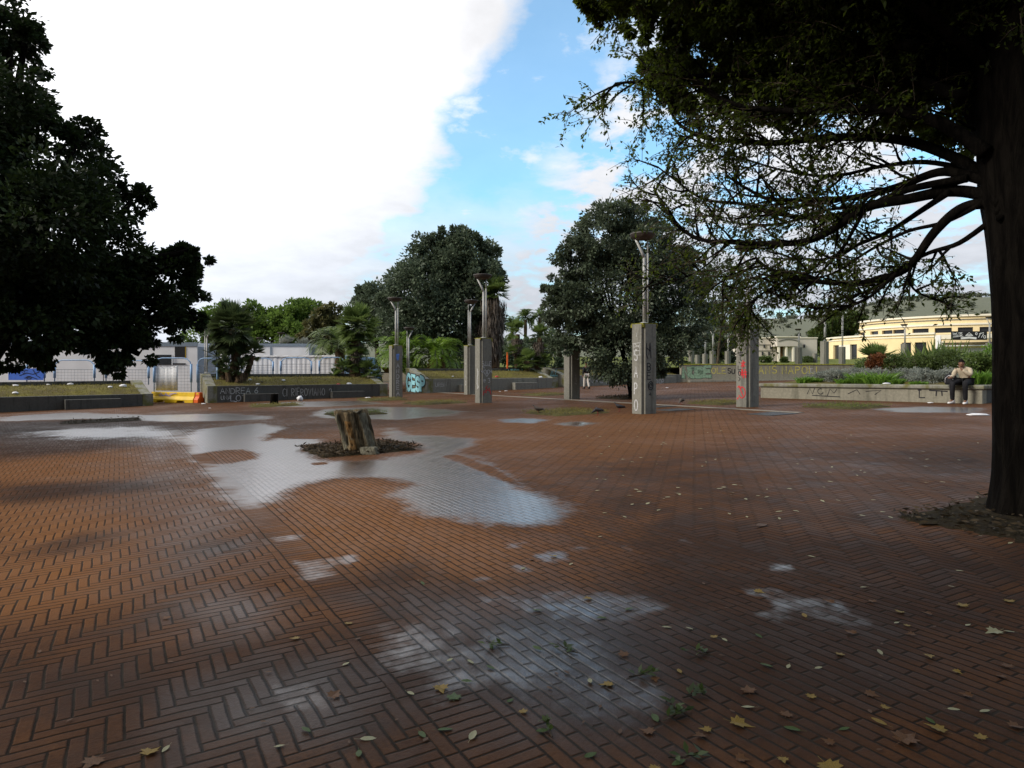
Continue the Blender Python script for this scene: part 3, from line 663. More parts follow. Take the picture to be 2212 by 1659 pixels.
# ------------------------------------------------------------------ raised planters with sloping lawns
def planter(a, b, zf, zb, label, cheeks=(1, 1), depth=3.0, th=.32, slab='concrete_dark', benches=(), turf='turf', seed=0):
    a, b = onground(a), onground(b); d = (b - a); d.z = 0; L = d.length; d = d.normalized(); nb = Vector((-d.y, d.x, 0))
    t = thing('planter', a, label, 'planter', 'raised concrete planters with sloping lawns')
    z0 = min(gz(a.x), gz(b.x)) - .1
    def P(s, n, z): v = a + d * s + nb * n; v.z = z; return v
    ck = .42
    s0, s1 = (ck if cheeks[0] else 0), (L - ck if cheeks[1] else L)
    m = MB(); m.hexa([P(s0, 0, z0), P(s1, 0, z0), P(s1, th, z0), P(s0, th, z0)], [P(s0, 0, zf), P(s1, 0, zf), P(s1, th, zf), P(s0, th, zf)])
    fw = m.build('front_wall', M[slab], t, bevel=.015)
    m = MB(); m.hexa([P(s0, depth - th, z0), P(s1, depth - th, z0), P(s1, depth, z0), P(s0, depth, z0)], [P(s0, depth - th, zb), P(s1, depth - th, zb), P(s1, depth, zb), P(s0, depth, zb)])
    m.build('back_wall', M['concrete_dark'], t, bevel=.015)
    for on, (u0, u1) in zip(cheeks, ((-.003, ck), (L - ck, L + .003))):
        if on:
            fl = .55
            prof = [(-.012, z0), (depth + .012, z0), (depth + .012, zb + .03), (depth - .5, zb + .03), (fl, zf + .012), (-.012, zf + .012)]
            m = MB(); m.prism([P(u0, n, z) for n, z in prof], d * (u1 - u0)); m.build('end_wall', M['concrete_moss'], t, bevel=.012)
    rs = np.random.RandomState(seed); nx, ny = 60, 14
    Vv = []
    for j in range(ny + 1):
        for i in range(nx + 1):
            k = j / ny; z = (zf - .05) * (1 - k) + (zb - .16) * k + .10 * math.sin(k * math.pi) + rs.uniform(-.018, .018)
            Vv.append(P(s0 + (s1 - s0) * i / nx, th * .8 + (depth - 1.6 * th) * k, z))
    Fq = [(j * (nx + 1) + i, j * (nx + 1) + i + 1, (j + 1) * (nx + 1) + i + 1, (j + 1) * (nx + 1) + i) for j in range(ny) for i in range(nx)]
    m = MB(); m.add(Vv, Fq); m.build('lawn', M[turf], t, True)
    n = int(L * 260); si = rs.uniform(s0, s1, n); kk = rs.uniform(0, 1, n)
    PP = np.array([P(x, th + (depth - 2 * th) * k, (zf - .06) * (1 - k) + (zb - .17) * k + .1 * math.sin(k * math.pi)) for x, k in zip(si, kk)])
    D = unit(np.stack([rs.normal(size=n) * .5, rs.normal(size=n) * .5, np.ones(n)], -1)); Lq = rs.uniform(.05, .14, n)
    o = link('grass_blades', quads_mesh('grass_blades', leaves_V(PP, D, rdir(rs, n), Lq, .02), rs.rand(n)), M['grass_dry'], t); o['kind'] = 'stuff'
    for s, ln, hz in benches:
        zg = gz((a + d * (s + ln / 2)).x); m = MB(); q0 = -.42
        m.hexa([P(s, q0, zg - .1), P(s + ln, q0, zg - .1), P(s + ln, -.002, zg - .1), P(s, -.002, zg - .1)], [P(s, q0, zg + hz), P(s + ln, q0, zg + hz), P(s + ln, -.002, zg + hz), P(s, -.002, zg + hz)])
        bo = m.build('bench', M[slab], t, bevel=.012)
        m = MB(); k = 3
        for e in range(k):
            x0, x1 = s + .05 + ln * e / k, s + ln * (e + 1) / k - .06
            m.hexa([P(x0, q0 - .03, zg + hz + .002), P(x1, q0 - .03, zg + hz + .002), P(x1, -.02, zg + hz + .002), P(x0, -.02, zg + hz + .002)], [P(x0, q0 - .03, zg + hz + .06), P(x1, q0 - .03, zg + hz + .06), P(x1, -.02, zg + hz + .06), P(x0, -.02, zg + hz + .06)])
        m.build('seat_slab', M['concrete_moss'], bo, bevel=.01)
    return t, a, d, P
A, B = G(-60, 894), G(331, 876)
pl1, a1_, d1_, Pf1 = planter(A, B, .20, .74, 'long low planter with dry lawn under the dark tree at the left', (0, 1), 3.2, seed=1, benches=[((B - A).length - 3.3, 2.0, .40)])
A = G(448, 871); B = A + D2 * 8.65
pl2, a2_, d2_, Pf2 = planter(A, B, .50, 1.02, 'planter with fan palms and RIFROVIAMO chalked on its dark wall', (1, 1), 3.2, seed=2, benches=[(1.55, 1.55, .36), (5.65, 1.65, .33)])
fn2 = Vector((d2_.y, -d2_.x, 0))
s_, wd = write('ANDREA 6', .26, .22); ribbons('graffiti', s_, Pf2(.55, -.0, .14), d2_, UP, fn2, .034, 'paint_faint', pl2, .006)
s_, wd = write('UNA', .18, .22); ribbons('graffiti', s_, Pf2(.58, -.0, -.13), d2_, UP, fn2, .028, 'paint_faint', pl2, .006)
s_, wd = write('LOTA', .27, .26); ribbons('graffiti', s_, Pf2(1.0, -.0, -.2), d2_, UP, fn2, .036, 'paint_white', pl2, .0065)
s_, wd = write('CI RIFROVIAMO ?', .34, .17, wk=.55); ribbons('graffiti', s_, Pf2(3.35, -.0, -.02), d2_, UP, fn2, .026, 'paint_faint', pl2, .006)
A, B = G(921, 849), G(1204, 838.5)
pl3, a3_, d3_, Pf3 = planter(A, A + D2 * 8.95, .70, 1.28, 'far planter with a pale blue bubble tag on its sloping end', (1, 1), 3.2, seed=3, benches=[(2.0, 1.0, .40), (5.6, 1.6, .42)], slab='concrete')
sd3 = -d3_; nb3 = Vector((-d3_.y, d3_.x, 0))
def bubble(parent, txt, h, o, xd, nr, fill, wk=1.0, gap=.3, wid=None, squash=None):
    s_, wd = write(txt, h, gap, wk=wk); wid = wid or h * .36
    ribbons('graffiti_outline', s_, o, xd, UP, nr, wid * 1.55, 'paint_black', parent, .005)
    return ribbons('graffiti_fill', s_, o, xd, UP, nr, wid, fill, parent, .016)
# big pale blue tag on the end wall of the third planter, towards the camera
s_, wd = write('GESP', 1.0, .17, wk=.84); s_ = [[(a, b * (1 - .42 * a / wd)) for a, b in q] for q in s_]; o_ = Pf3(-.015, 2.95, gz(Pf3(0, 0, 0).x) + .14)
ribbons('graffiti_outline', s_, o_, -nb3, UP, sd3, .36, 'paint_black', pl3, .005); ribbons('graffiti_fill', s_, o_, -nb3, UP, sd3, .25, 'paint_cyan', pl3, .018)
s_, wd = write('URBN', .22, .2); ribbons('faint_graffiti', s_, Pf3(.55, 0, .26), d3_, UP, -nb3, .03, 'paint_faint', pl3, .006)
bubble(pl3, 'NUGA', .42, Vector(Pf3(7.0, 2.86, .80)), d3_, -nb3, 'paint_cyan', .8, .2, .16)
# fourth planter behind the dark oak
A, B = G(1228, 836), G(1471, 826)
pl4, a4_, d4_, Pf4 = planter(A, B, .82, 1.30, 'scribbled planter behind the dark oak, left of the tagged terrace wall', (1, 0), 3.2, seed=4, slab='concrete', benches=[(7.2, 2.2, .46)])
nb4 = Vector((-d4_.y, d4_.x, 0))
ribbons('graffiti', [[(1.2, .1), (1.5, .35), (1.7, .05), (1.9, .4), (2.1, .15)], arc(2.5, .25, .2, .2, 0, 330), [(2.9, 0), (3.1, .45), (3.3, .1), (3.6, .4)], arc(1.0, .3, .15, .18, 30, 380), [(3.8, .1), (4.3, .35)]], Pf4(.3, 0, .25), d4_, UP, -nb4, .05, 'paint_faint', pl4, .006)
s_, wd = write('TOR', .3, .2); ribbons('graffiti', s_, Pf4(7.4, -.42, .2), d4_, UP, -nb4, .04, 'paint_white', pl4, .006)
ribbons('graffiti', [[(.3, .3), (.6, .9), (.9, .5), (1.1, 1.0)], [(.4, .6), (1.2, .6)]], Pf4(-.018, 2.4, .2), nb4 * -1, UP, -d4_, .10, 'paint_cyan', pl4, .006)

# ------------------------------------------------------------------ terrace wall and terrace
A, B = G(1471, 826), G(1592, 823.5); dW = (B - A).normalized(); A = onground(A); C_ = onground(A + Vector((dW.x, dW.y, 0)).normalized() * 40)
A.z = gz(A.x); d = (C_ - A); d.z = 0; d = d.normalized(); nbk = Vector((-d.y, d.x, 0))
TW = thing('terrace_wall', A, 'long graffitied concrete wall with mossy top below the terrace', 'wall')
def PT(s, n, z): v = A + d * s + nbk * n; v.z = z; return v
m = MB(); m.hexa([PT(0, 0, -.1), PT(40, 0, -.1), PT(40, .4, -.1), PT(0, .4, -.1)], [PT(0, 0, 1.52), PT(40, 0, 1.52), PT(40, .4, 1.52), PT(0, .4, 1.52)])
m.build('wall', M['wall_warm'], TW, bevel=.02)
m = MB(); m.hexa([PT(-.03, -.04, 1.523), PT(40, -.04, 1.523), PT(40, .45, 1.523), PT(-.03, .45, 1.523)], [PT(-.03, -.02, 1.6), PT(40, -.02, 1.6), PT(40, .45, 1.6), PT(-.03, .45, 1.6)])
m.build('moss_coping', M['moss'], TW, bevel=.02)
m = MB(); m.hexa([PT(0.5, -.55, -.1), PT(40, -.55, -.1), PT(40, -.003, -.1), PT(.5, -.003, -.1)], [PT(.5, -.55, .42), PT(40, -.55, .52), PT(40, -.003, .52), PT(.5, -.003, .42)])
m.build('base_ledge', M['concrete'], TW, bevel=.02)
def s_at(u):                                            # distance along the wall seen at image column u
    k = (u - CX) / F; return (k * A.y - A.x) / (d.x - k * d.y)
s_, wd = write('NOBE', .66, .16, wk=.95); ribbons('graffiti_outline', s_, PT(s_at(1476), 0, .68), d, UP, -nbk, .36, 'concrete_dark', TW, .005); ribbons('graffiti_fill', s_, PT(s_at(1476), 0, .68), d, UP, -nbk, .29, 'paint_green', TW, .016)
s_, wd = write('OLE', .42, .25); ribbons('yellow_graffiti', s_, PT(s_at(1537), 0, .9), d, UP, -nbk, .06, 'paint_yellow', TW, .006)
s_, wd = write('ANS NAPOLI', .50, .34, wk=1.0); ribbons('yellow_graffiti', s_, PT(s_at(1639), 0, .9), d, UP, -nbk, .075, 'paint_yellow', TW, .006)
s_, wd = write('SU', .34, .25); ribbons('dark_graffiti', s_, PT(s_at(1572), 0, .9), d, UP, -nbk, .06, 'paint_black', TW, .006)
s_, wd = write('IT', .40, .3); ribbons('faint_graffiti', s_, PT(s_at(1742), 0, .9), d, UP, -nbk, .07, 'paint_faint', TW, .006)
def tz(Y): return .95 + max(0, Y - 52) * .0255
nx, ny = 24, 16; Vv = []
for j in range(ny + 1):
    for i in range(nx + 1):
        s, n = -22 + 150 * i / nx, .41 + 110 * (j / ny) ** 1.4; v = A + d * s + nbk * n; v.z = tz(v.y) if n > .5 else 1.35
        Vv.append(v)
m = MB(); m.add(Vv, [(j * (nx + 1) + i, j * (nx + 1) + i + 1, (j + 1) * (nx + 1) + i + 1, (j + 1) * (nx + 1) + i) for j in range(ny) for i in range(nx)])
tag(m.build('terrace', M['terrace'], None, True), kind='structure')
def tp(u, Y): x = (u - CX) / F * Y; return Vector((x, Y, tz(Y)))
for k, (u, vt, Y, lampv, lab) in enumerate([
    (1493, 757, 74, None, 'pale terrace pillar left of the others, partly behind dark leaves'),
    (1507, 766, 84, None, 'small far terrace pillar second from the dark oak'),
    (1523, 764, 80, 726, 'terrace pillar with a lamp, left of the taller lamp pillar'),
    (1539.5, 758, 74, 712, 'terrace pillar under the tallest of three small lamps'),
    (1572, 758, 78, 716, 'terrace pillar with lamp just left of the sickle pillar'),
    (1725, 749.5, 66, 710, 'terrace pillar in front of the pale portico'),
    (1781, 736.5, 56, 680, 'largest terrace pillar, beside the yellow rotunda'),
    (1819, 748.5, 70, 660, 'narrow pillar in front of the yellow building, right of the largest one'),
    (1954, 742, 64, 700, 'pillar top rising out of the shrubs before the shop window'),
    (2137, 740, 68, 684, 'pillar top by the big trunk, under the shop banner'),
    (1760, 763, 90, None, 'low far pillar between portico and rotunda')]):
    b = tp(u, Y); zt = EYE + (HY - vt) / F * Y; hg = max(1.5, zt - b.z); b.z = zt - hg
    pillar(b, lab, hg, .24, 'pillars along the upper terrace', moss=False)
    if lampv: lamp(top(b, hg), (vt - lampv) / F * Y, 'street lamp on the ' + lab.replace('terrace pillar', 'pillar').split(',')[0].split(' with ')[0].replace(' under the tallest of three small lamps', ' in the middle of the terrace row') + (' above the grass' if k == 2 else ''), -1, 'street lamps on the upper terrace', .3)
# ------------------------------------------------------------------ lamps behind the planters on the left
def lamp_px(u, vtop, vbase, Y, label, lean=1):
    b = at(u, vbase, Y); h = (vbase - vtop) / F * Y
    return lamp(b, h, label, lean, 'street lamps beyond the planters', .33)
lamp_px(447, 703, 806, 34.0, 'street lamp on the corner of the palm planter, beside the dark tree', 1)
lamp_px(883, 707, 797, 41.5, 'street lamp behind the blue tag, against the feather palm', 1)
lamp_px(974.5, 734.5, 796, 60, 'small far street lamp right of the feather palm')
lamp_px(560, 729, 770, 70, 'far small lamp just right of the fan palm, over the white cabin')
lamp_px(606, 718, 775, 66, 'far lamp before the bright green trees, second right of the fan palm')
lamp_px(672, 737, 790, 62, 'far lamp at the right end of the white cabin')

# ------------------------------------------------------------------ white cabins, container, truck, hoarding
def frame_box(name, c0, dx_, dy_, L, Wd, z0, z1, label, cat, wallmat, panels, trim, group=None):
    t = thing(name, Vector((c0.x, c0.y, z0)), label, cat, group)
    def P(s, n, z): v = c0 + dx_ * s + dy_ * n; return Vector((v.x, v.y, z))
    m = MB(); m.hexa([P(0, 0, z0), P(L, 0, z0), P(L, Wd, z0), P(0, Wd, z0)], [P(0, 0, z1), P(L, 0, z1), P(L, Wd, z1), P(0, Wd, z1)]); m.build('wall', M[wallmat], t)
    m = MB(); e = .03; w_ = .14
    for (s0, s1, za, zb) in [(-.02, L + .02, z1 - .2, z1 + .03)] + [(x - w_ / 2, x + w_ / 2, z0, z1 - .202) for x in panels]:
        m.hexa([P(s0, -e, za), P(s1, -e, za), P(s1, -.001, za), P(s0, -.001, za)], [P(s0, -e, zb), P(s1, -e, zb), P(s1, -.001, zb), P(s0, -.001, zb)])
    m.hexa([P(L + .001, -e, z0), P(L + .04, -e, z0), P(L + .04, Wd, z0), P(L + .001, Wd, z0)], [P(L + .001, -e, z1 - .21), P(L + .04, -e, z1 - .21), P(L + .04, Wd, z1 - .21), P(L + .001, Wd, z1 - .21)])
    m.build('frame', M[trim], t)
    return t, P
wl = Vector((1, .10, 0)).normalized(); wn_ = Vector((-wl.y, wl.x, 0))
c = at(398, 800, 49); c.z = 0
frame_box('site_cabin', c, wl, wn_, 8.9, 2.6, -.3, 3.05, 'long white panelled site cabin with grey blue roof edge', 'cabin', 'white', (.1, 3.1, 6.05, 8.8), 'grey_frame')
# corrugated container
c = at(500, 800, 43.0); c.z = 0; cl = Vector((1, .03, 0)).normalized(); cn = Vector((-cl.y, cl.x, 0))
CT = thing('shipping_container', Vector((c.x, c.y, -.4)), 'white corrugated shipping container behind the palm planter', 'container')
def PC(s, n, z): v = c + cl * s + cn * n; return Vector((v.x, v.y, z))
z0, z1, Lc = -.45, 2.12, 6.7
m = MB(); pr = []
s = 0; ph = 0
while s < Lc - .01:
    pr += [(s, 0), (s + .12, 0), (s + .16, .016), (s + .26, .016)]; s += .30
pr.append((Lc, 0))
Vv = [PC(a, b, z0) for a, b in pr] + [PC(a, b, z1 - .12) for a, b in pr]; n = len(pr)
m.add(Vv, [(i, i + 1, n + i + 1, n + i) for i in range(n - 1)])
m.add([PC(0, 0.002, z0), PC(Lc, .002, z0), PC(Lc, 2.4, z0), PC(0, 2.4, z0), PC(0, 0.06, z1 - .12), PC(Lc, .06, z1 - .12), PC(Lc, 2.4, z1 - .12), PC(0, 2.4, z1 - .12)], [(1, 2, 6, 5), (2, 3, 7, 6), (3, 0, 4, 7), (4, 5, 6, 7)])
m.build('corrugated_wall', M['white_steel'], CT)
m = MB(); m.hexa([PC(-.03, -.03, z1 - .118), PC(Lc + .03, -.03, z1 - .118), PC(Lc + .03, 2.45, z1 - .118), PC(-.03, 2.45, z1 - .118)], [PC(-.03, -.03, z1), PC(Lc + .03, -.03, z1), PC(Lc + .03, 2.45, z1), PC(-.03, 2.45, z1)])
for s in np.arange(.4, Lc, .6): m.box(PC(s, -.055, z1 - .08), (.3, .04, .03), cl, cn)
m.build('top_rail', M['white'], CT)
m = MB(); m.hexa([PC(Lc - .14, -.02, z0), PC(Lc + .02, -.02, z0), PC(Lc + .02, .12, z0), PC(Lc - .14, .12, z0)], [PC(Lc - .14, -.02, z1 - .12), PC(Lc + .02, -.02, z1 - .12), PC(Lc + .02, .12, z1 - .12), PC(Lc - .14, .12, z1 - .12)]); m.build('corner_post', M['white'], CT)
# truck whose cab shows at the end of the container
tb = PC(Lc + .22, .1, -.3); TK = thing('truck', tb, 'pale blue truck cab showing past the end of the white container', 'truck')
m = MB(); pf = [(0, 0, .35), (2.1, 0, .35), (2.15, 0, 1.2), (1.75, 0, 2.3), (.1, 0, 2.4), (0, 0, 2.3)]
m.prism([tb + cl * a + Vector((0, 0, z)) for a, _, z in pf], cn * 2.0); m.build('cab', M['blue_frame'], TK, bevel=.05)
m = MB(); m.prism([tb + cl * a + cn * -.012 + Vector((0, 0, z)) for a, z in [(.25, 1.35), (1.8, 1.35), (1.55, 2.1), (.25, 2.1)]], cn * .008); m.build('side_window', M['dark_glass'], TK)
m = MB(); m.box(tb + cl * 1.85 + cn * -.22 + UP * 1.75, (.08, .16, .42), cl, cn); m.build('mirror', M['black'], TK, bevel=.02)
for sx in (.45, 1.6):
    m = MB(); m.tube([tb + cl * sx + cn * -.02 + UP * .28, tb + cl * sx + cn * .28 + UP * .28], .42, 18); m.build('wheel', M['black'], TK)
# big white site building behind the left tree
c = at(-90, 800, 36.5); c.z = 0
hl = Vector((1, .12, 0)).normalized(); hn = Vector((-hl.y, hl.x, 0))
SB, PS = frame_box('site_building', c, hl, hn, 12.2, 4, -.4, 2.72, 'white prefab site building behind the fence at the left', 'building', 'white', (), 'grey_frame')
def on_sb(u0, u1, v0, v1, mat, name, off=.02, d_=.015):
    m = MB()
    def sx(u): k = (u - CX) / F; return (k * c.y - c.x) / (hl.x - k * hl.y)
    Ym = 37.3; za, zb = EYE + (HY - v1) / F * Ym, EYE + (HY - v0) / F * Ym
    s0, s1 = sx(u0), sx(u1)
    m.hexa([PS(s0, -off - d_, za), PS(s1, -off - d_, za), PS(s1, -off, za), PS(s0, -off, za)], [PS(s0, -off - d_, zb), PS(s1, -off - d_, zb), PS(s1, -off, zb), PS(s0, -off, zb)])
    return m.build(name, M[mat], SB)
on_sb(336, 371, 766, 788, 'dark_glass', 'window'); on_sb(378, 400, 748, 771, 'black', 'window'); on_sb(399.6, 402, 748, 772, 'yellow', 'window_frame', .004)
on_sb(372, 373.6, 766, 789, 'white', 'window_frame', .04, .03); on_sb(373, 401, 784.5, 787.5, 'black', 'vent_slot', .01)
# blue poster with black scribble hanging on the fence
PO = None
# ------------------------------------------------------------------ fence of arched pale blue frames
def fence_panel(u0, u1, vt, vb, Y, label, dY=0.0, sheet=False, mesh_v=None):
    b0, b1 = at(u0, vb, Y), at(u1, vb, Y + dY); t0 = at(u0, vt, Y); h = t0.z - b0.z
    t = thing('fence_panel', b0, label, 'fence panel', 'arched pale blue fence panels')
    e = (b1 - b0); e.z = 0; L = e.length; e = e.normalized(); rr = min(.38, L * .3)
    pts = [b0, b0 + UP * (h - rr)] + [b0 + e * (rr - rr * math.cos(R(a))) + UP * (h - rr + rr * math.sin(R(a))) for a in (30, 60, 90)]
    pts += [b0 + e * (L - rr + rr * math.sin(R(a))) + UP * (h - rr + rr * math.cos(R(a))) for a in (0, 30, 60, 90)] + [b0 + e * L]
    m = MB(); m.tube(pts, .027, 8)
    for s in (0, L): m.box(b0 + e * s + UP * (h * .55), (.085, .085, h * 1.1 * .5), e, Vector((-e.y, e.x, 0)))
    m.build('frame', M['blue_frame'], t, True)
    m = MB(); zt = (mesh_v and (at(u0, mesh_v, Y).z - b0.z)) or h * .62
    k = int(L / .16)
    for i in range(1, k): m.tube([b0 + e * (L * i / k) + UP * .02, b0 + e * (L * i / k) + UP * zt], .0045, 4, False)
    k2 = max(3, int(zt / .14))
    for i in range(k2 + 1): m.tube([b0 + UP * (.03 + (zt - .03) * i / k2), b0 + e * L + UP * (.03 + (zt - .03) * i / k2)], .005 if i < k2 else .012, 4, False)
    m.build('wire_mesh', M['wire'], t)
    if sheet:
        m = MB(); nn = Vector((-e.y, e.x, 0)); n = 12
        Vv = []
        for i in range(n + 1):
            x = L * (.02 + .6 * i / n); zz_ = zt * (1.0 - .05 * math.sin(math.pi * i / n)); w_ = .05 + .02 * math.sin(i * 1.7)
            Vv += [b0 + e * x + nn * w_ + UP * .05, b0 + e * x + nn * w_ + UP * zz_]
        m.add(Vv, [(2 * i, 2 * i + 2, 2 * i + 3, 2 * i + 1) for i in range(n)])
        so_ = m.build('sheet', M['white'], t, True); so_.modifiers.new('thickness', 'SOLIDIFY').thickness = .006
    return t
fence_panel(58, 96, 779, 831, 33.5, 'arched blue fence panel beside the blue poster, leftmost')
fence_panel(118, 204, 778, 831, 33.5, 'arched blue fence panel behind the thin yellow topped stake')
fence_panel(229, 321, 779, 831, 33.5, 'arched blue fence panel half hidden by the hanging dark branches')
fence_panel(333, 413, 773.5, 846, 33.0, 'gate panel with white sheet behind the yellow barrier', 0, True, 790)
fence_panel(427, 470, 774, 846, 33.2, 'narrow arched fence panel between yellow barrier and fan palm', 0, False, 791)
fence_panel(522, 590, 774, 812, 39, 'arched fence panel just right of the fan palm trunks', 0, False, 789)
fence_panel(606.5, 673, 773, 812, 39, 'arched fence panel in the middle of the white container', 0, False, 786.5)
fence_panel(690, 745, 772, 812, 39, 'arched fence panel by the truck cab, rightmost', 0, False, 786)
b = at(18, 796, 33.3); e_ = at(94, 796, 33.3)
PO = thing('poster', at(18, 821, 33.3), 'blue poster board with black scribble on the left fence', 'poster')
m = MB(); m.hexa([at(18, 821, 33.3), at(94, 821, 33.3), at(94, 821, 33.33), at(18, 821, 33.33)], [b, e_, at(94, 796, 33.33), at(18, 796, 33.33)]); m.build('board', M['blue_poster'], PO)
ribbons('graffiti', [[(.5, .3), (.6, .45), (.75, .3), (.8, .48), (.95, .46)], [(.55, .22), (.9, .35), (1.2, .28), (1.5, .4)], arc(1.0, .12, .12, .07, 0, 340), [(.8, .1), (1.1, .16), (1.4, .05)], [(1.2, .5), (1.4, .2), (1.55, .12)]], at(18, 821, 33.295), Vector((1, 0, 0)), UP, Vector((0, -1, 0)), .035, 'paint_black', PO, .004)
# thin stake
sb = at(223.5, 830, 32.6); SK = thing('stake', sb, 'thin stake with a dry yellow tuft on top, before the fence', 'stake')
m = MB(); m.tube([sb, sb + UP * 1.25], .02, 6); m.build('post', M['bark_brown'], SK)
rs = np.random.RandomState(3); n = 160; P_ = np.array(sb) + np.array([0, 0, 1.3]) + rs.normal(size=(n, 3)) * np.array([.07, .07, .09])
link('tuft', quads_mesh('tuft', leaves_V(P_, rdir(rs, n), rdir(rs, n), .09, .03), rs.rand(n)), M['grass_dry'], SK)

# ------------------------------------------------------------------ yellow plastic road barrier
b0, b1 = onground(G(331, 870)), onground(G(424, 869.5)); e = (b1 - b0); e.z = 0; L = e.length; e = e.normalized(); nb = Vector((-e.y, e.x, 0))
b0.z = gz(b0.x) + .03
YB = thing('road_barrier', b0, 'yellow plastic road barrier with lilac scribble closing the gap', 'barrier', None)
def prof_at(s, foot): 
    lo = .10 if foot else 0
    return [b0 + e * s + nb * n + UP * z for n, z in ((-.22, lo), (-.22, .16), (-.12, .30), (-.10, .50), (.10, .50), (.12, .30), (.22, .16), (.22, lo))]
m = MB(); stops = [0, .16, .17, .34, .35, .62, .63, .8, .81, 1.0]; ft = [0, 0, 1, 1, 0, 0, 1, 1, 0, 0]
rings = [prof_at(L * s, f) for s, f in zip(stops, ft)]; base = []
for rg_ in rings: base.append(len(m.v)); m.v.extend(tuple(x) for x in rg_)
for i in range(len(rings) - 1):
    for k in range(8): m.f.append((base[i] + k, base[i] + (k + 1) % 8, base[i + 1] + (k + 1) % 8, base[i + 1] + k))
m.f.append(tuple(range(base[0], base[0] + 8))); m.f.append(tuple(range(base[-1], base[-1] + 8))[::-1])
m.build('body', M['yellow'], YB, bevel=.012)
ribbons('graffiti', [[(.45, .36), (.6, .42), (.75, .33), (.9, .42), (1.05, .34), (1.25, .4)], [(.5, .31), (.8, .36), (1.15, .30)], [(.6, .46), (.7, .3)], [(.85, .45), (.95, .31)], [(1.1, .42), (1.5, .45)]], b0 + nb * -.125 + UP * 0, e, UP, -nb, .035, 'paint_purple', YB, .02)
ob = b0 + e * (L + .04); OB = thing('road_barrier', ob, 'orange end section of plastic barrier against the planter end wall', 'barrier')
m = MB(); b0s = b0; b0 = ob; r0, r1 = prof_at(0, 0), prof_at(.24, 0); m.v = [tuple(x) for x in r0 + r1]
m.f = [(k, (k + 1) % 8, 8 + (k + 1) % 8, 8 + k) for k in range(8)] + [tuple(range(8))[::-1], tuple(range(8, 16))]; m.build('body', M['orange'], OB, bevel=.012)
m = MB(); m.box(ob + nb * -.10 + e * .12 + UP * .43, (.12, .02, .1), e, nb); m.build('socket', M['yellow'], OB)

# ------------------------------------------------------------------ right planter with the long seat wall
C1, C2 = onground(G(1643, 859.5)), onground(G(2122, 872.5))
dA = (C2 - C1); dA.z = 0; LA = dA.length; dA = dA.normalized(); inn = Vector((-dA.y, dA.x, 0))
if inn.dot(D2) < 0: inn = -inn
SW = thing('planter', C1, 'wide planter of shrubs behind the long concrete seat wall', 'planter')
WT_ = .56
def PW(s, n, z): v = C1 + dA * s + inn * n; v.z = z; return v
def wallrun(s0, s1, n0, n1):
    zt = lambda s: gz((C1 + dA * s).x) + WT_ - .13
    m.hexa([PW(s0, n0, -.1), PW(s1, n0, -.1), PW(s1, n1, -.1), PW(s0, n1, -.1)], [PW(s0, n0, zt(s0)), PW(s1, n0, zt(s1)), PW(s1, n1, zt(s1)), PW(s0, n1, zt(s0))])
m = MB(); wallrun(0, LA, 0, .35); m.build('front_wall', M['wall_warm'], SW, bevel=.01)
m = MB(); wallrun(LA - .30, LA + .003, .352, 12); m.build('side_wall', M['concrete_dark'], SW)
m = MB(); wallrun(-.003, .30, .352, 12); m.build('side_wall', M['wall_warm'], SW)
def cap(s0, s1, n0, n1):
    zt = lambda s: gz((C1 + dA * s).x) + WT_
    m.hexa([PW(s0, n0, zt(s0) - .128), PW(s1, n0, zt(s1) - .128), PW(s1, n1, zt(s1) - .128), PW(s0, n1, zt(s0) - .128)], [PW(s0, n0, zt(s0)), PW(s1, n0, zt(s1)), PW(s1, n1, zt(s1)), PW(s0, n1, zt(s0))])
m = MB(); cap(-.07, LA + .07, -.07, .42); cap(-.07, .38, .422, 12); cap(LA - .38, LA + .07, .422, 12); m.build('coping', M['concrete_moss'], SW, bevel=.035)
m = MB(); Vv = []; nx, ny = 36, 40; rs = np.random.RandomState(5)
def soil_z(s, n): return gz((C1 + dA * s).x) + WT_ - .06 + .42 * min(1, max(0, (n - .5) / 4.5)) 
for j in range(ny + 1):
    for i in range(nx + 1):
        s = .33 + (LA - .66) * i / nx; n = .4 + 11.5 * j / ny; v = PW(s, n, soil_z(s, n) + rs.uniform(-.03, .03)); Vv.append(v)
m.add(Vv, [(j * (nx + 1) + i, j * (nx + 1) + i + 1, (j + 1) * (nx + 1) + i + 1, (j + 1) * (nx + 1) + i) for j in range(ny) for i in range(nx)]); m.build('soil', M['turf'], SW, True)
fs = -inn
ribbons('dark_graffiti', [[(0, .05), (.1, .25), (.2, .05), (.28, .25)], arc(.5, .15, .1, .1, 60, 340), [(.75, .0), (.85, .25), (1.0, .1), (1.1, .25)], [(1.5, .1), (1.8, .25), (1.9, .1)], [(2.1, .2), (2.6, .25), (2.4, .1)], [(.2, .0), (1.2, -.02)]], PW(1.9, 0, gz(C1.x + 1.5) + .14), dA, UP, fs, .025, 'paint_black', SW, .006)
ribbons('dark_graffiti', [[(0, .2), (0, -.04), (.16, -.04)], [(-.03, .2), (.05, .2)], [(.3, .2), (.8, .18)], [(.5, .18), (.49, .04)], [(.65, .18), (.66, .05)]], PW(LA - 1.75, 0, gz(C2.x) + .17), dA, UP, fs, .035, 'paint_black', SW, .006)

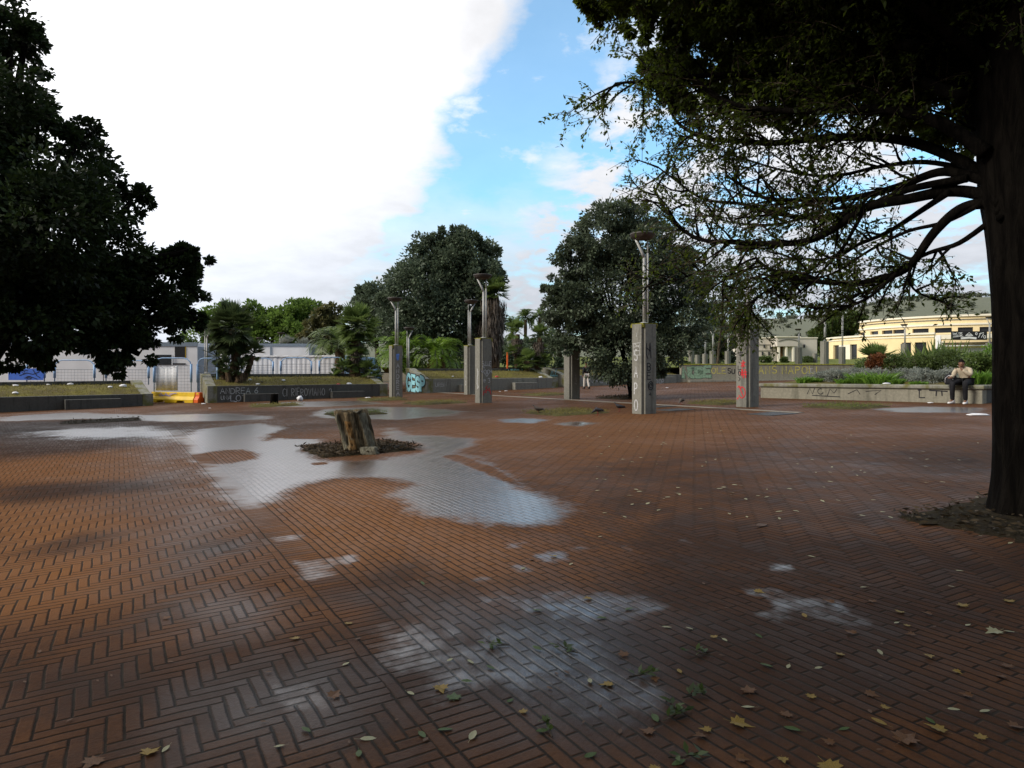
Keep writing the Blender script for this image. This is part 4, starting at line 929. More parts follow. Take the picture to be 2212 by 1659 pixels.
# ------------------------------------------------------------------ pale building with portico, yellow rotunda with shop
base = tp(1700, 100)
PB = thing('building', base, 'low pale grey building with a white columned portico', 'building')
def bx(u0, u1, v0, v1, Y0, dep, mat, name, par):
    a0, a1 = at(u0, v1, Y0), at(u1, v0, Y0); m = MB()
    m.box(Vector(((a0.x + a1.x) / 2, Y0 + dep / 2, (a0.z + a1.z) / 2)), (a1.x - a0.x, dep, a1.z - a0.z)); return m.build(name, M[mat], par)
bx(1600, 1765, 731, 790, 101, 10, 'pale_render', 'wall', PB); bx(1598, 1767, 728.5, 730.9, 100.9, 10.3, 'cream', 'roof', PB)
bx(1679, 1728, 728.6, 748, 98.5, 2.38, 'pale_render', 'portico_beam', PB); bx(1677, 1730, 726.5, 728.5, 98.3, 2.6, 'cream', 'portico_roof', PB)
for u in (1681, 1697, 1712, 1724): bx(u, u + 4, 748.1, 784, 98.6, .3, 'cream', 'column', PB)
bx(1685, 1691, 749, 782, 100.7, .2, 'stump_orange', 'door', PB); bx(1700, 1710, 750, 782, 100.8, .15, 'cream', 'door', PB)
for u, v in ((1664, 747), (1736, 744), (1650, 744), (1646, 760), (1660, 760)): bx(u, u + 3.2, v, v + 7, 100.85, .14, 'dark_glass', 'window', PB)
bx(1600, 1676, 744, 744.6, 100.9, .09, 'concrete', 'string_course', PB); bx(1600, 1676, 757, 757.6, 100.9, .09, 'concrete', 'string_course', PB)
m = MB(); m.tube([at(1681.5, 737, 98.46)] + [at(1681.5 + 44 * k / 8, 737 - 4 * math.sin(math.pi * k / 8), 98.46) for k in range(1, 9)], .06, 6); m.build('moulding', M['concrete'], PB)
RC = Vector(((2080 - CX) / F * 125, 125, 0)); R1, R2 = 23.5, 17.8
RB = thing('building', Vector((RC.x, RC.y, tz(110))), 'yellow two tier round building with cream cornices and a shop', 'building')
def ang(u, Rr):                                         # angle on the drum seen at column u
    k = (u - CX) / F; dv = Vector((k, 1, 0)).normalized(); b_ = dv.dot(RC); c_ = RC.x ** 2 + RC.y ** 2 - Rr ** 2; di = b_ * b_ - c_
    if di < 0: di = 0
    p_ = dv * (b_ - math.sqrt(di)); return math.atan2(p_.y - RC.y, p_.x - RC.x) % (2 * math.pi)
def ring(a0, a1, r0, r1, za, zb, mat, name, n=None, par=RB):
    n = n or max(2, int(abs(a1 - a0) / .05)); m = MB(); Vv = []
    for i in range(n + 1):
        a = a0 + (a1 - a0) * i / n; cs, sn = math.cos(a), math.sin(a)
        for r_, z in ((r0, za), (r1, za), (r1, zb), (r0, zb)): Vv.append((RC.x + r_ * cs, RC.y + r_ * sn, z))
    fs_ = [(0, 1, 2, 3)[::-1], tuple(n * 4 + k for k in range(4))]
    for i in range(n):
        for k in range(4): fs_.append((i * 4 + k, i * 4 + (k + 1) % 4, i * 4 + 4 + (k + 1) % 4, i * 4 + 4 + k))
    m.add(Vv, fs_); return m.build(name, M[mat], par)
fa0, fa1 = math.pi - .15, 2 * math.pi + .2
zb0 = tz(100) - .4
uw = [ang(u, R2) for u in (1858, 1878, 1899, 1921, 1955, 1970, 1973, 2008, 2018, 2056, 2068, 2102, 2113, 2142, 2152, 2180)]
ring(fa0, fa1, R2 - .6, R2, 3.0, 6.95, 'ochre', 'upper_wall'); ring(fa0, fa1, R2 - .6, R2, 7.75, 9.5, 'ochre', 'upper_wall')
wins = [(1856, 1868), (1880, 1897), (1905, 1928), (1926 + 3, 1955), (1971, 2006), (2019, 2056), (2069, 2102), (2116, 2144), (2160, 2190)]
prev = fa0
for (ua, ub) in wins:
    a, b = ang(ua, R2), ang(ub, R2)
    ring(prev, a, R2 - .6, R2 - .001, 6.951, 7.749, 'ochre', 'pier'); prev = b
    wf = ring(a, b, R2 - .45, R2 - .35, 6.951, 7.749, 'dark_glass', 'window', 3)
    mid_ = (a + b) / 2; ring(mid_ - .006, mid_ + .006, R2 - .349, R2 - .25, 6.952, 7.748, 'cream', 'mullion', 1, wf)
    ring(a, b, R2 - .34, R2 + .06, 6.86, 6.949, 'cream', 'sill', 3, wf)
ring(prev, fa1, R2 - .6, R2 - .001, 6.951, 7.749, 'ochre', 'pier')
ring(fa0, fa1, R2 + .001, R2 + .18, 8.12, 8.42, 'cream', 'cornice'); ring(fa0, fa1, R2 - .6, R2 + .3, 9.501, 9.8, 'cream', 'cornice'); ring(fa0, fa1, R2 + .001, R2 + .1, 8.95, 9.1, 'concrete', 'string_course')
ring(fa0, fa1, .5, R2 - .1, 9.6, 9.75, 'concrete', 'roof')
# lower drum
lo = [(1800, 1812, 2.6, 4.9), (1836, 1851, 2.6, 5.1), (1948, 1968, 3.2, 5.3), (1976, 2001, 3.2, 5.3)]
zl = 6.5; prev = fa0
ring(fa0, ang(2018, R1), R1 - .6, R1, 5.3, zl, 'ochre', 'lower_wall'); ring(fa0, ang(2018, R1), R1 - .6, R1, zb0, 2.6, 'ochre', 'plinth')
for ua, ub, za, zb in lo:
    a, b = ang(ua, R1), ang(ub, R1); ring(prev, a, R1 - .6, R1 - .001, 2.601, 5.299, 'ochre' if ua != 1836 else 'cream', 'lower_wall'); prev = b
    wf = ring(a, b, R1 - .45, R1 - .35, 2.601, 5.299, 'dark_glass', 'window', 2); mid_ = (a + b) / 2; ring(mid_ - .01, mid_ + .01, R1 - .349, R1 - .2, 2.602, 5.298, 'cream', 'mullion', 1, wf)
    ring(a, b, R1 - .3, R1 + .02, zb - .02, 5.298, 'ochre', 'lintel', 2, wf)
ring(prev, ang(2018, R1), R1 - .6, R1 - .001, 2.601, 5.299, 'ochre', 'lower_wall')
ring(fa0, ang(2018, R1) + .004, R1 - .6, R1 + .25, zl + .001, zl + .3, 'cream', 'cornice'); ring(fa0, ang(2018, R1), R1 + .001, R1 + .1, zl - .45, zl - .25, 'cream', 'string_course')
ring(fa0, fa1, R2 + .01, R1 - .61, zl - .2, zl - .05, 'concrete', 'lower_roof')
sa, sb_ = ang(2019, R1), ang(2250, R1)
ring(sa, sb_, R1 - .5, R1 - .2, zb0, 5.7, 'ochre', 'shop_front'); ring(sa, sb_, R1 - .19, R1 - .05, 5.701, zl - .1, 'cream', 'shop_fascia')
ring(ang(2064, R1), sb_, R1 - .19, R1 - .1, 2.3, 4.3, 'shutter', 'shutter')
ring(ang(2040, R1), sb_, R1 - .18, R1 + .7, 4.55, 4.68, 'white', 'awning'); ring(ang(2035, R1), sb_, R1 - .19, R1 + .5, 5.0, 5.13, 'black', 'awning')
ring(ang(2024, R1), ang(2040, R1), R1 - .19, R1 - .1, 3.0, 5.4, 'cream', 'door'); ring(ang(2021, R1), ang(2032, R1), R1 - .18, R1 + .05, 4.2, 6.3, 'white', 'drain_pipe', 1)
# banner: black board with white icons
b0, b1 = at(2054.5, 734.5, 103.2), at(2132, 734.5, 103.0); zt = at(2054, 715.5, 103).z
BN = thing('banner', b0, 'black shop banner with white drawings and ribbon', 'banner')
e = (b1 - b0); e.z = 0; L = e.length; e = e.normalized(); bn = Vector((e.y, -e.x, 0)); hh = zt - b0.z
m = MB(); m.box(b0 + e * L / 2 + UP * hh / 2, (L, .06, hh), e, bn); m.build('board', M['black'], BN)
st = [[(L * .29, hh * .2), (L * .5, hh * .28), (L * .68, hh * .2)]]
ribbons('ribbon', st, b0, e, UP, bn, hh * .24, 'white', BN, .04)
st = [[(L * .40, hh * .5), (L * .5, hh * .85), (L * .6, hh * .5)], [(L * .42, hh * .5), (L * .58, hh * .5)], [(L * .44, hh * .6), (L * .56, hh * .6)], arc(L * .27, hh * .62, L * .03, hh * .12, 0, 330), [(L * .04, hh * .8), (L * .13, hh * .72), (L * .16, hh * .82)], [(L * .05, hh * .6), (L * .2, hh * .55)], arc(L * .7, hh * .72, L * .025, hh * .13, 0, 350), [(L * .76, hh * .3), (L * .82, hh * .8)], [(L * .78, hh * .7), (L * .9, hh * .85)], arc(L * .93, hh * .35, L * .03, hh * .16, 0, 350), [(L * .84, hh * .3), (L * .9, hh * .7)], [(L * .2, hh * .8), (L * .3, hh * .85)], [(L * .05, hh * .35), (L * .2, hh * .4)], [(L * .22, hh * .45), (L * .33, hh * .42)]]
ribbons('drawing', st, b0, e, UP, bn, .09, 'white', BN, .042)

# ------------------------------------------------------------------ hills
cols = [(-4200, 720), (-1500, 735), (-300, 745), (600, 745), (1100, 735), (1400, 715), (1560, 698), (1640, 691), (1745, 691), (1790, 690), (1880, 662), (1960, 650), (2060, 645), (2140, 646), (2300, 640), (2700, 660), (3600, 690), (6500, 730)]
us = np.linspace(-4200, 6500, 160); vs = np.interp(us, [c_[0] for c_ in cols], [c_[1] for c_ in cols])
def hz(u, v, k):                                        # k: 0 foot .. 1 ridge .. 2 back
    Yr = 520.0; zr = EYE + (HY - v) / F * Yr
    Y = 260 + (Yr - 260) * k; z = zr * (math.sin(min(1, k) * math.pi / 2) ** 1.2 if k <= 1 else 1 - (k - 1) * .4)
    return Y, z
Vv = []; rs = np.random.RandomState(8); K = [0, .15, .3, .45, .6, .75, .88, 1.0, 1.3, 2.0]
for k in K:
    for u, v in zip(us, vs):
        Y, z = hz(u, v, k); x = (u - CX) / F * Y; Vv.append((x, Y, z - .6 + rs.uniform(-.4, .4) * (1 if k else 0)))
n = len(us); m = MB(); m.add(Vv, [(j * n + i, j * n + i + 1, (j + 1) * n + i + 1, (j + 1) * n + i) for j in range(len(K) - 1) for i in range(n - 1)])
tag(m.build('hill', M['hill'], None, True), kind='structure')
pts = []
for q_ in range(420):
    u = rs.uniform(1350, 2600); v = np.interp(u, us, vs); k = 1 - abs(rs.normal()) * .02 if q_ < 170 and u > 1700 else rs.uniform(.2, 1); Y, z = hz(u, v, k)
    big_ = (rs.uniform(1.6, 3.6) if q_ < 170 else rs.uniform(.8, 2.2)); c_ = np.array([(u - CX) / F * Y, Y, z + big_ * (.9 if q_ < 170 else .2)])
    if q_ >= 170 and u < 1800 and rs.rand() < .5: continue
    pts.append(c_ + rdir(rs, 110) * (rs.rand(110, 1) ** .4) * np.array([big_, big_, big_ * .6]))
P_ = np.concatenate(pts); n = len(P_)
tag(link('hillside_wood', quads_mesh('hillside_wood', leaves_V(P_, rdir(rs, n), rdir(rs, n), 1.1, .8), rs.rand(n)), M['f_far']), kind='stuff')
# ------------------------------------------------------------------ trees and plants
from mathutils import noise as mnoise
def px(r, Y): return r / F * Y
def crown_V(blobs, nclump, nleaf, L, W, seed, shell=(.55, 1.0), cl=.26, sparse=0, droop=.15):
    rs = np.random.RandomState(seed); Vs = []; Ts = []
    tot = sum(b[1][0] * b[1][2] for b in blobs)
    for c, r in blobs:
        r = np.array(r); k = max(6, int(nclump * r[0] * r[2] / tot))
        d = rdir(rs, k); q = rs.uniform(shell[0], shell[1], (k, 1)) ** .7
        C = np.array(c) + d * q * r * rs.uniform(.88, 1.1, (k, 1))
        rc = r.mean() * cl * rs.uniform(.6, 1.35, k)
        m = max(4, int(nleaf / nclump))
        idx = np.repeat(np.arange(k), m); n = len(idx)
        o = rdir(rs, n) * (rs.rand(n, 1) ** .45); Pt = C[idx] + o * rc[idx, None] * np.array([1, 1, .75])
        D = unit(o + d[idx] * .6 + rdir(rs, n) * .7 + np.array([0, 0, -droop])); Nn = rdir(rs, n) + np.array([0, 0, .8])
        Lq = L * rs.uniform(.65, 1.3, n); Vs.append(leaves_V(Pt, D, Nn, Lq, Lq * W / L, .15))
        Ts.append(np.clip(rs.normal(.45, .2, k)[idx] + rs.normal(0, .22, n), 0, 1))
    return np.concatenate(Vs), np.concatenate(Ts)
def tree(name, label, cat, base, blobs, nclump, nleaf, L, W, mat, seed, trunk_r=.25, barkm='bark_brown', group=None, trunks=1, **k):
    t = thing(name, base, label, cat, group); rg = random.Random(seed)
    m = MB(); cen = sum((Vector(b[0]) for b in blobs), Vector()) / len(blobs)
    for s in range(trunks):
        b = Vector(base) + Vector((rg.uniform(-.4, .4), rg.uniform(-.3, .3), -.1)) * (s > 0)
        fork = b.lerp(Vector((cen.x, cen.y, cen.z)), .62); fork.x += rg.uniform(-.2, .2)
        m.tube([b + UP * -.1, b + UP * .25, b.lerp(fork, .5) + Vector((rg.uniform(-.1, .1), 0, 0)), fork], [trunk_r * 1.35, trunk_r, trunk_r * .85, trunk_r * .65], 10)
        for c, r in blobs:
            if trunks > 1 and rg.random() < .5: continue
            c = Vector(c); mid = fork.lerp(c, .5) + Vector((rg.uniform(-.3, .3), rg.uniform(-.3, .3), rg.uniform(-.1, .3)))
            m.tube([fork - UP * .2, mid, c, c + Vector((rg.uniform(-1, 1), rg.uniform(-1, 1), rg.uniform(-.2, 1))) * r[0] * .7], [trunk_r * .45, trunk_r * .3, trunk_r * .15, .015], 6)
    m.build('trunk', M[barkm], t, True)
    V, T = crown_V(blobs, nclump, nleaf, L, W, seed, **k)
    link('crown', quads_mesh('crown', V, T), M[mat], t)
    return t
def B_(lst, Y, depth=1.0, dj=.0, seed=0):                # (u, v, radius px[, Y]) -> blobs
    rg = random.Random(seed); out = []
    for e in lst:
        y = (e[3] if len(e) > 3 else Y) + rg.uniform(-dj, dj); r = px(e[2], y); out.append((tuple(at(e[0], e[1], y)), (r, r * depth, r * .92)))
    return out
# unseen tree added behind the viewpoint so its crown shades the near paving
bl_ = [((-5, -2.6, 6.6), (3.2, 3.0, 2.2)), ((-7.5, -4.5, 7.2), (3.2, 3.2, 2.4)), ((-3.2, -4.8, 7.0), (3, 3, 2.2)), ((-8.5, -1.2, 6.4), (2.8, 2.2, 2)), ((-5.5, -6.5, 7), (3, 3, 2.2)), ((-2.0, -2.0, 7.4), (2.6, 2.4, 1.6)), ((-10.5, -3.6, 6.6), (2.6, 2.6, 2)), ((-6.5, -.4, 7.8), (2.6, 1.6, 1.6)), ((-12.5, -5.5, 6.6), (2.6, 2.6, 2))]
tree('tree', 'unseen shade tree added behind the viewpoint, its crown above and left', 'tree', onground(Vector((-6.2, -4.2, 0))), bl_, 420, 60000, .16, .10, 'f_left', 20, .32, 'bark_dark', cl=.34)
# dark tree at the left edge
lb = [(20, 105, 78, 18), (-70, 10, 130, 17), (55, 85, 40, 18), (35, 240, 82, 17), (-90, 240, 170, 15.5), (120, 350, 105, 18), (165, 305, 52, 17), (195, 430, 95, 17), (282, 437, 44, 18), (60, 480, 160, 15.5), (225, 570, 105, 17), (330, 610, 85, 18), (405, 572, 38, 18), (385, 655, 55, 18), (320, 675, 80, 17.5), (200, 680, 105, 16.5), (50, 650, 140, 15.5), (-120, 600, 190, 15), (-160, 400, 210, 15), (80, 735, 65, 16), (255, 735, 62, 17), (300, 765, 38, 17), (25, 765, 45, 16), (375, 700, 40, 18), (430, 560, 22, 18), (250, 780, 30, 17), (395, 545, 26, 18), (425, 690, 20, 18), (-300, 200, 260, 17), (-350, 500, 260, 18)]
ltb = Vector((-14.2, 16.5, gz(-14.2)))
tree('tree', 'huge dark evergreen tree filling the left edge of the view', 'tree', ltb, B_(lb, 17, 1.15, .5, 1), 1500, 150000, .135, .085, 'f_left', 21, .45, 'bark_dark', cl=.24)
# grey green oak behind the lamps
oa = [(960, 585, 75), (1005, 560, 68), (900, 625, 62), (1040, 600, 46), (868, 598, 32), (960, 680, 85), (1025, 690, 60), (890, 695, 66), (990, 518, 32), (935, 540, 38), (1058, 555, 28), (1010, 520, 26), (960, 515, 22), (1070, 585, 18), (845, 650, 35)]
tree('tree', 'tall grey green oak behind the three left pillar lamps', 'tree', (at(960, 800, 52).x, 52, .1), B_(oa, 52, 1.1, 1.2, 2), 620, 62000, .27, .16, 'f_oak', 22, .4, cl=.27)
ob_ = [(815, 650, 42), (790, 640, 24), (838, 690, 48), (800, 700, 40), (775, 660, 16)]
tree('tree', 'smaller dark tree at the left foot of the tall grey green oak', 'tree', (at(820, 800, 57).x, 57, .1), B_(ob_, 57, 1.1, .6, 3), 190, 17000, .28, .17, 'f_oak', 23, .22, cl=.3)
# dark oak in the middle of the square
om = [(1310, 515, 72), (1250, 560, 52), (1385, 530, 72), (1325, 468, 38), (1210, 622, 30), (1238, 660, 66), (1330, 640, 110), (1430, 620, 80), (1462, 565, 45), (1475, 690, 58), (1250, 712, 50), (1340, 755, 80), (1425, 750, 62), (1200, 655, 24), (1212, 748, 28), (1322, 808, 22), (1490, 620, 38), (1305, 765, 28), (1380, 470, 34), (1400, 790, 36), (1185, 625, 14), (1345, 440, 18), (1225, 560, 22), (1280, 490, 30)]
tree('tree', 'broad dark oak with a low hanging crown in the middle of the square', 'tree', (at(1364, 800, 27.5).x, 27.5, gz(4.8)), B_(om, 27.5, 1.05, .5, 4), 1150, 95000, .135, .075, 'f_oak2', 24, .13, 'bark_dark', cl=.25)
br = [(632, 690, 42), (660, 682, 38), (600, 702, 38), (545, 680, 26), (530, 705, 40), (580, 695, 28), (640, 730, 48), (690, 735, 40), (575, 735, 40)]
tree('tree', 'bright green rounded tree behind the white cabin', 'tree', (at(620, 790, 76).x, 76, 0), B_(br, 76, 1.1, 1, 5), 230, 21000, .38, .24, 'f_bright', 25, .3, cl=.34)
tree('tree', 'green tree top showing left of the fan palm', 'tree', (at(470, 790, 78).x, 78, 0), B_([(470, 705, 42), (505, 690, 36), (440, 730, 40), (510, 735, 40)], 78, 1.1, 1, 6), 120, 9000, .38, .24, 'f_bright', 26, .3, cl=.34)
tree('tree', 'olive magnolia tree between the bright tree and the feather palm', 'tree', (at(700, 790, 62).x, 62, 0), B_([(700, 700, 28), (692, 678, 18), (725, 668, 16), (672, 715, 24), (712, 725, 30), (680, 745, 26)], 62, 1.1, .6, 7), 120, 6500, .36, .2, 'f_magnolia', 27, .2, cl=.34)
tree('tree', 'slender light tree right of the dark oak, above the small terrace lamps', 'tree', tp(1550, 64), B_([(1545, 640, 36), (1572, 680, 36), (1535, 600, 26), (1590, 640, 28), (1600, 715, 22), (1522, 690, 24), (1555, 570, 22), (1590, 580, 18)], 64, 1, .8, 8), 150, 6500, .30, .13, 'f_oak2', 28, .14, cl=.36)
tree('tree', 'dark round tree low behind the small terrace lamps', 'tree', tp(1548, 86), B_([(1545, 748, 32), (1520, 765, 22), (1570, 755, 24), (1500, 745, 20), (1545, 715, 22), (1590, 770, 18)], 86, 1, .8, 9), 120, 8000, .36, .24, 'f_oak2', 29, .2, cl=.34)
tree('tree', 'dark green tree against the left side of the yellow rotunda', 'tree', tp(1800, 140), B_([(1780, 720, 24), (1800, 700, 28), (1832, 698, 26), (1768, 745, 20), (1850, 690, 18), (1812, 735, 26), (1790, 755, 22)], 140, 1, 1, 10), 120, 9000, .7, .42, 'f_shrub', 30, .3, cl=.34)
tree('tree', 'dark evergreen mass behind the right hand palms', 'tree', (at(1110, 800, 66).x, 66, .3), B_([(1100, 755, 30), (1150, 760, 32), (1190, 745, 34), (1190, 790, 25), (1040, 770, 35), (1000, 775, 30)], 66, 1, .8, 11), 140, 9000, .36, .2, 'f_oak', 31, .2, cl=.34)

# ------------------------------------------------------------------ palms
def fan_fronds(c, rad, nf, rs, fl=.55, el=(-50, 80), nl=17, flat=1.0):
    P, D, N_, L, Wd = [], [], [], [], []; stalk = []
    for k in range(nf):
        az = rs.uniform(0, 2 * math.pi); e = R(rs.uniform(*el)); f = np.array([math.cos(az) * math.cos(e), math.sin(az) * math.cos(e), math.sin(e) * flat])
        rr = rad * rs.uniform(.8, 1.1); pet = rr * (1 - fl); hub = np.array(c) + f * pet; stalk.append((c, hub))
        side = unit(np.cross(f, [0, 0, 1.0]) + rs.normal(size=3) * .2); nrm = unit(np.cross(side, f))
        for a in np.linspace(-82, 82, nl):
            d = f * math.cos(R(a)) + side * math.sin(R(a)) + nrm * (.12 + abs(a) / 400) + np.array([0, 0, -.10 - .12 * rs.rand()])
            P.append(hub); D.append(d); N_.append(nrm); L.append(rr * fl * (1.05 - .3 * abs(a) / 82) * rs.uniform(.9, 1.05)); Wd.append(rr * fl * .13)
    return (np.array(P), np.array(D), np.array(N_), np.array(L), np.array(Wd)), stalk
def feather_fronds(c, ln, nf, rs, el=(5, 80), npair=20, lw=.05, ll=.26, arch=1.0):
    P, D, N_, L, Wd = [], [], [], [], []; stalk = []
    for k in range(nf):
        az = rs.uniform(0, 2 * math.pi); e0 = R(rs.uniform(*el)); h = np.array([math.cos(az), math.sin(az), 0]); p = np.array(c, float); rr = ln * rs.uniform(.8, 1.1); pts = [p.copy()]; nseg = 9; e = e0
        for s in range(nseg):
            d = h * math.cos(e) + np.array([0, 0, 1]) * math.sin(e); p = p + d * rr / nseg; pts.append(p.copy()); e -= R(12 * arch) * (s / nseg * 1.6 + .3)
        stalk.append(pts); side = np.cross(h, [0, 0, 1.0])
        for s in np.linspace(.16, 1, npair):
            q = s * nseg; i = min(nseg - 1, int(q)); pp = pts[i] + (pts[i + 1] - pts[i]) * (q - i); tg = unit(pts[i + 1] - pts[i])
            for sg in (-1, 1):
                P.append(pp); D.append(side * sg + tg * .75 + np.array([0, 0, .1 - .35 * rs.rand()])); N_.append(np.cross(side, tg) * -1); L.append(rr * ll * (1.15 - .75 * abs(s - .45)) * rs.uniform(.9, 1.1)); Wd.append(lw)
    return (np.array(P), np.array(D), np.array(N_), np.array(L), np.array(Wd)), stalk
def palm(name, label, base, trunks, heads, mat, seed, group=None, barkm='bark_palm', skirts=()):
    # trunks: (list of points, r0, r1); heads: ('fan'|'feather', centre, radius, n, kwargs)
    t = thing(name, base, label, 'palm', group); rs = np.random.RandomState(seed); m = MB()
    for pts, r0, r1 in trunks:
        q = [Vector(p) for p in pts]; fine = []
        for i in range(len(q) - 1):
            for s in range(6): fine.append(q[i].lerp(q[i + 1], s / 6))
        fine.append(q[-1]); n = len(fine); m.tube(fine, [(r0 + (r1 - r0) * i / (n - 1)) * (1.12 if i % 2 else .92) for i in range(n)], 9)
    if trunks: m.build('trunk', M[barkm], t, True)
    Vs = []; Ts = []; st = MB()
    for kind, c, r, n, kw in heads:
        arr, stalk = (fan_fronds if kind == 'fan' else feather_fronds)(tuple(c), r, n, rs, **kw)
        Vs.append(leaves_V(*arr, fold=.2)); k = len(arr[0]) // n; Ts.append(np.clip(np.repeat(rs.normal(.5, .25, n), k) + rs.normal(0, .1, n * k), 0, 1))
        for s in stalk: st.tube(list(s), .018 if kind == 'fan' else .022, 4, False)
    V, T = np.concatenate(Vs), np.concatenate(Ts)
    link('fronds', quads_mesh('fronds', V, T), M[mat], t); st.build('frond_stalks', M['f_shrub'], t)
    for (c0, c1, ra, rb) in skirts:                      # hanging dead leaves
        n = 900; k = rs.rand(n); a = rs.uniform(0, 2 * math.pi, n); rad = (ra + (rb - ra) * k) * rs.uniform(.6, 1.05, n)
        c0_, c1_ = np.array(c0), np.array(c1); Pq = c0_ + (c1_ - c0_) * k[:, None] + np.stack([np.cos(a) * rad, np.sin(a) * rad, np.zeros(n)], -1)
        D = np.stack([np.cos(a) * .12, np.sin(a) * .12, -np.ones(n)], -1) + rs.normal(size=(n, 3)) * .1; Nn = np.stack([np.cos(a), np.sin(a), np.zeros(n)], -1)
        Lq = rs.uniform(.5, 1.1, n) * abs(c0_[2] - c1_[2]) * .22
        s_ = link('dead_skirt', quads_mesh('dead_skirt', leaves_V(Pq, D, Nn, Lq, np.maximum(.06, Lq * .13)), rs.rand(n)), M['thatch'], t)
    return t
def pp(u, v, Y): return tuple(at(u, v, Y))
Y = 33.3
palm('fan_palm', 'dark clump of fan palms with several trunks at the left of its planter', at(500, 829, Y),
     [([pp(505, 830, Y), pp(508, 790, Y), pp(512, 760, Y), pp(503, 712, Y)], .24, .20), ([pp(490, 829, Y), pp(480, 805, Y), pp(472, 775, Y)], .15, .12), ([pp(522, 829, Y), pp(536, 800, Y), pp(546, 768, Y)], .15, .12), ([pp(496, 829, Y - .4), pp(492, 800, Y - .4)], .16, .14), ([pp(515, 829, Y - .3), pp(520, 805, Y - .3)], .2, .16)],
     [('fan', pp(502, 706, Y), 1.45, 84, dict(el=(-70, 88))), ('fan', pp(503, 735, Y), 1.15, 34, dict(el=(-60, 10))), ('fan', pp(468, 768, Y), .75, 24, {}), ('fan', pp(548, 763, Y), .78, 26, {}), ('fan', pp(490, 792, Y - .4), .62, 20, {}), ('fan', pp(522, 795, Y - .3), .6, 18, {}), ('fan', pp(474, 800, Y), .62, 18, {})], 'f_palmdark', 41)
Y = 37.6
palm('fan_palm', 'bushy fan palm at the right end of the RIFROVIAMO planter', at(765, 834, Y),
     [([pp(765, 836, Y), pp(768, 780, Y), pp(770, 715, Y)], .3, .24)],
     [('fan', pp(772, 702, Y), 1.4, 66, dict(el=(-60, 85))), ('fan', pp(770, 742, Y), .95, 22, dict(el=(-60, 20))), ('fan', pp(745, 800, Y - .3), .85, 24, dict(el=(-20, 80))), ('fan', pp(790, 805, Y - .2), .95, 26, dict(el=(-20, 80))), ('fan', pp(725, 812, Y - .4), .55, 14, {}), ('fan', pp(812, 815, Y), .6, 16, {}), ('fan', pp(770, 770, Y - .2), .9, 18, dict(el=(-30, 60)))], 'f_palm', 42, skirts=[(pp(770, 742, Y), pp(768, 790, Y), .38, .3)])
Y = 41
palm('feather_palm', 'arching feather palm behind the bushy fan palm', at(735, 800, Y), [([pp(735, 815, Y), pp(735, 752, Y)], .3, .3)], [('feather', pp(737, 752, Y), 2.3, 40, dict(el=(10, 85), lw=.055, arch=1.15))], 'f_palm', 43)
Y = 46
palm('feather_palm', 'low bright green feather palm behind the lamp with the blue tag', at(868, 795, Y), [([pp(868, 800, Y), pp(868, 775, Y)], .5, .42)], [('feather', pp(868, 776, Y), 2.5, 46, dict(el=(5, 85), lw=.07, arch=1.1))], 'f_cycas', 44)
palm('feather_palm', 'low bright green feather palm with an orange brown stub trunk', at(942, 795, Y - 1), [([pp(942, 800, Y - 1), pp(942, 775, Y - 1)], .62, .5)], [('feather', pp(942, 772, Y - 1), 2.2, 42, dict(el=(5, 85), lw=.07, arch=1.1))], 'f_cycas', 45, barkm='stump_orange')
Y = 50
palm('skirted_palm', 'tall palm with a long grey skirt of dead leaves behind the heart pillar', at(1066, 800, Y), [([pp(1066, 802, Y), pp(1067, 720, Y), pp(1068, 640, Y)], .42, .34)], [('fan', pp(1069, 632, Y), 1.35, 44, dict(el=(-35, 85)))], 'f_palm', 46, skirts=[(pp(1068, 645, Y), pp(1064, 765, Y), 1.0, .55), (pp(1060, 690, Y), pp(1055, 775, Y), .9, .6)])
palm('skirted_palm', 'brown skirted palm trunk just left of the tall skirted palm', at(1028, 800, Y + 1), [([pp(1030, 802, Y + 1), pp(1030, 700, Y + 1)], .4, .34)], [('fan', pp(1030, 690, Y + 1), .9, 20, {})], 'f_palm', 47, skirts=[(pp(1030, 700, Y + 1), pp(1028, 775, Y + 1), .75, .45)])
Y = 45.3
palm('fan_palm', 'cluster of fan palms on the far planter, left of the dark oak', at(1140, 812, Y),
     [([pp(1118, 812, Y), pp(1116, 770, Y), pp(1118, 722, Y)], .18, .16), ([pp(1160, 812, Y), pp(1162, 770, Y), pp(1166, 730, Y)], .18, .16), ([pp(1140, 812, Y - .4), pp(1138, 780, Y - .4)], .2, .2)],
     [('fan', pp(1118, 716, Y), .95, 26, {}), ('fan', pp(1167, 724, Y), .95, 26, {}), ('fan', pp(1112, 765, Y), .9, 22, {}), ('fan', pp(1140, 782, Y - .4), 1.05, 30, dict(el=(-30, 80))), ('fan', pp(1168, 785, Y), .9, 22, {}), ('fan', pp(1120, 795, Y - .3), .8, 20, dict(el=(-10, 80))), ('fan', pp(1185, 760, Y), .8, 18, {})], 'f_palm', 48, skirts=[(pp(1118, 730, Y), pp(1117, 765, Y), .42, .3), (pp(1165, 738, Y), pp(1164, 770, Y), .45, .3)])
Y = 78
for k, (u, v, r, lab) in enumerate([(1135, 686, 1.5, 'far feathery palm head, left one of the two on the skyline'), (1166, 682, 1.4, 'far feathery palm head, right one of the two on the skyline'), (1106, 700, 1.2, 'far low palm head beside the skirted palm')]):
    palm('feather_palm', lab, at(u, 800, Y), [([pp(u, 803, Y), pp(u, v + 4, Y)], .22, .18)], [('feather', pp(u, v, Y), r, 30, dict(el=(-20, 85), npair=14, lw=.08, ll=.32))], 'f_palm', 60 + k)
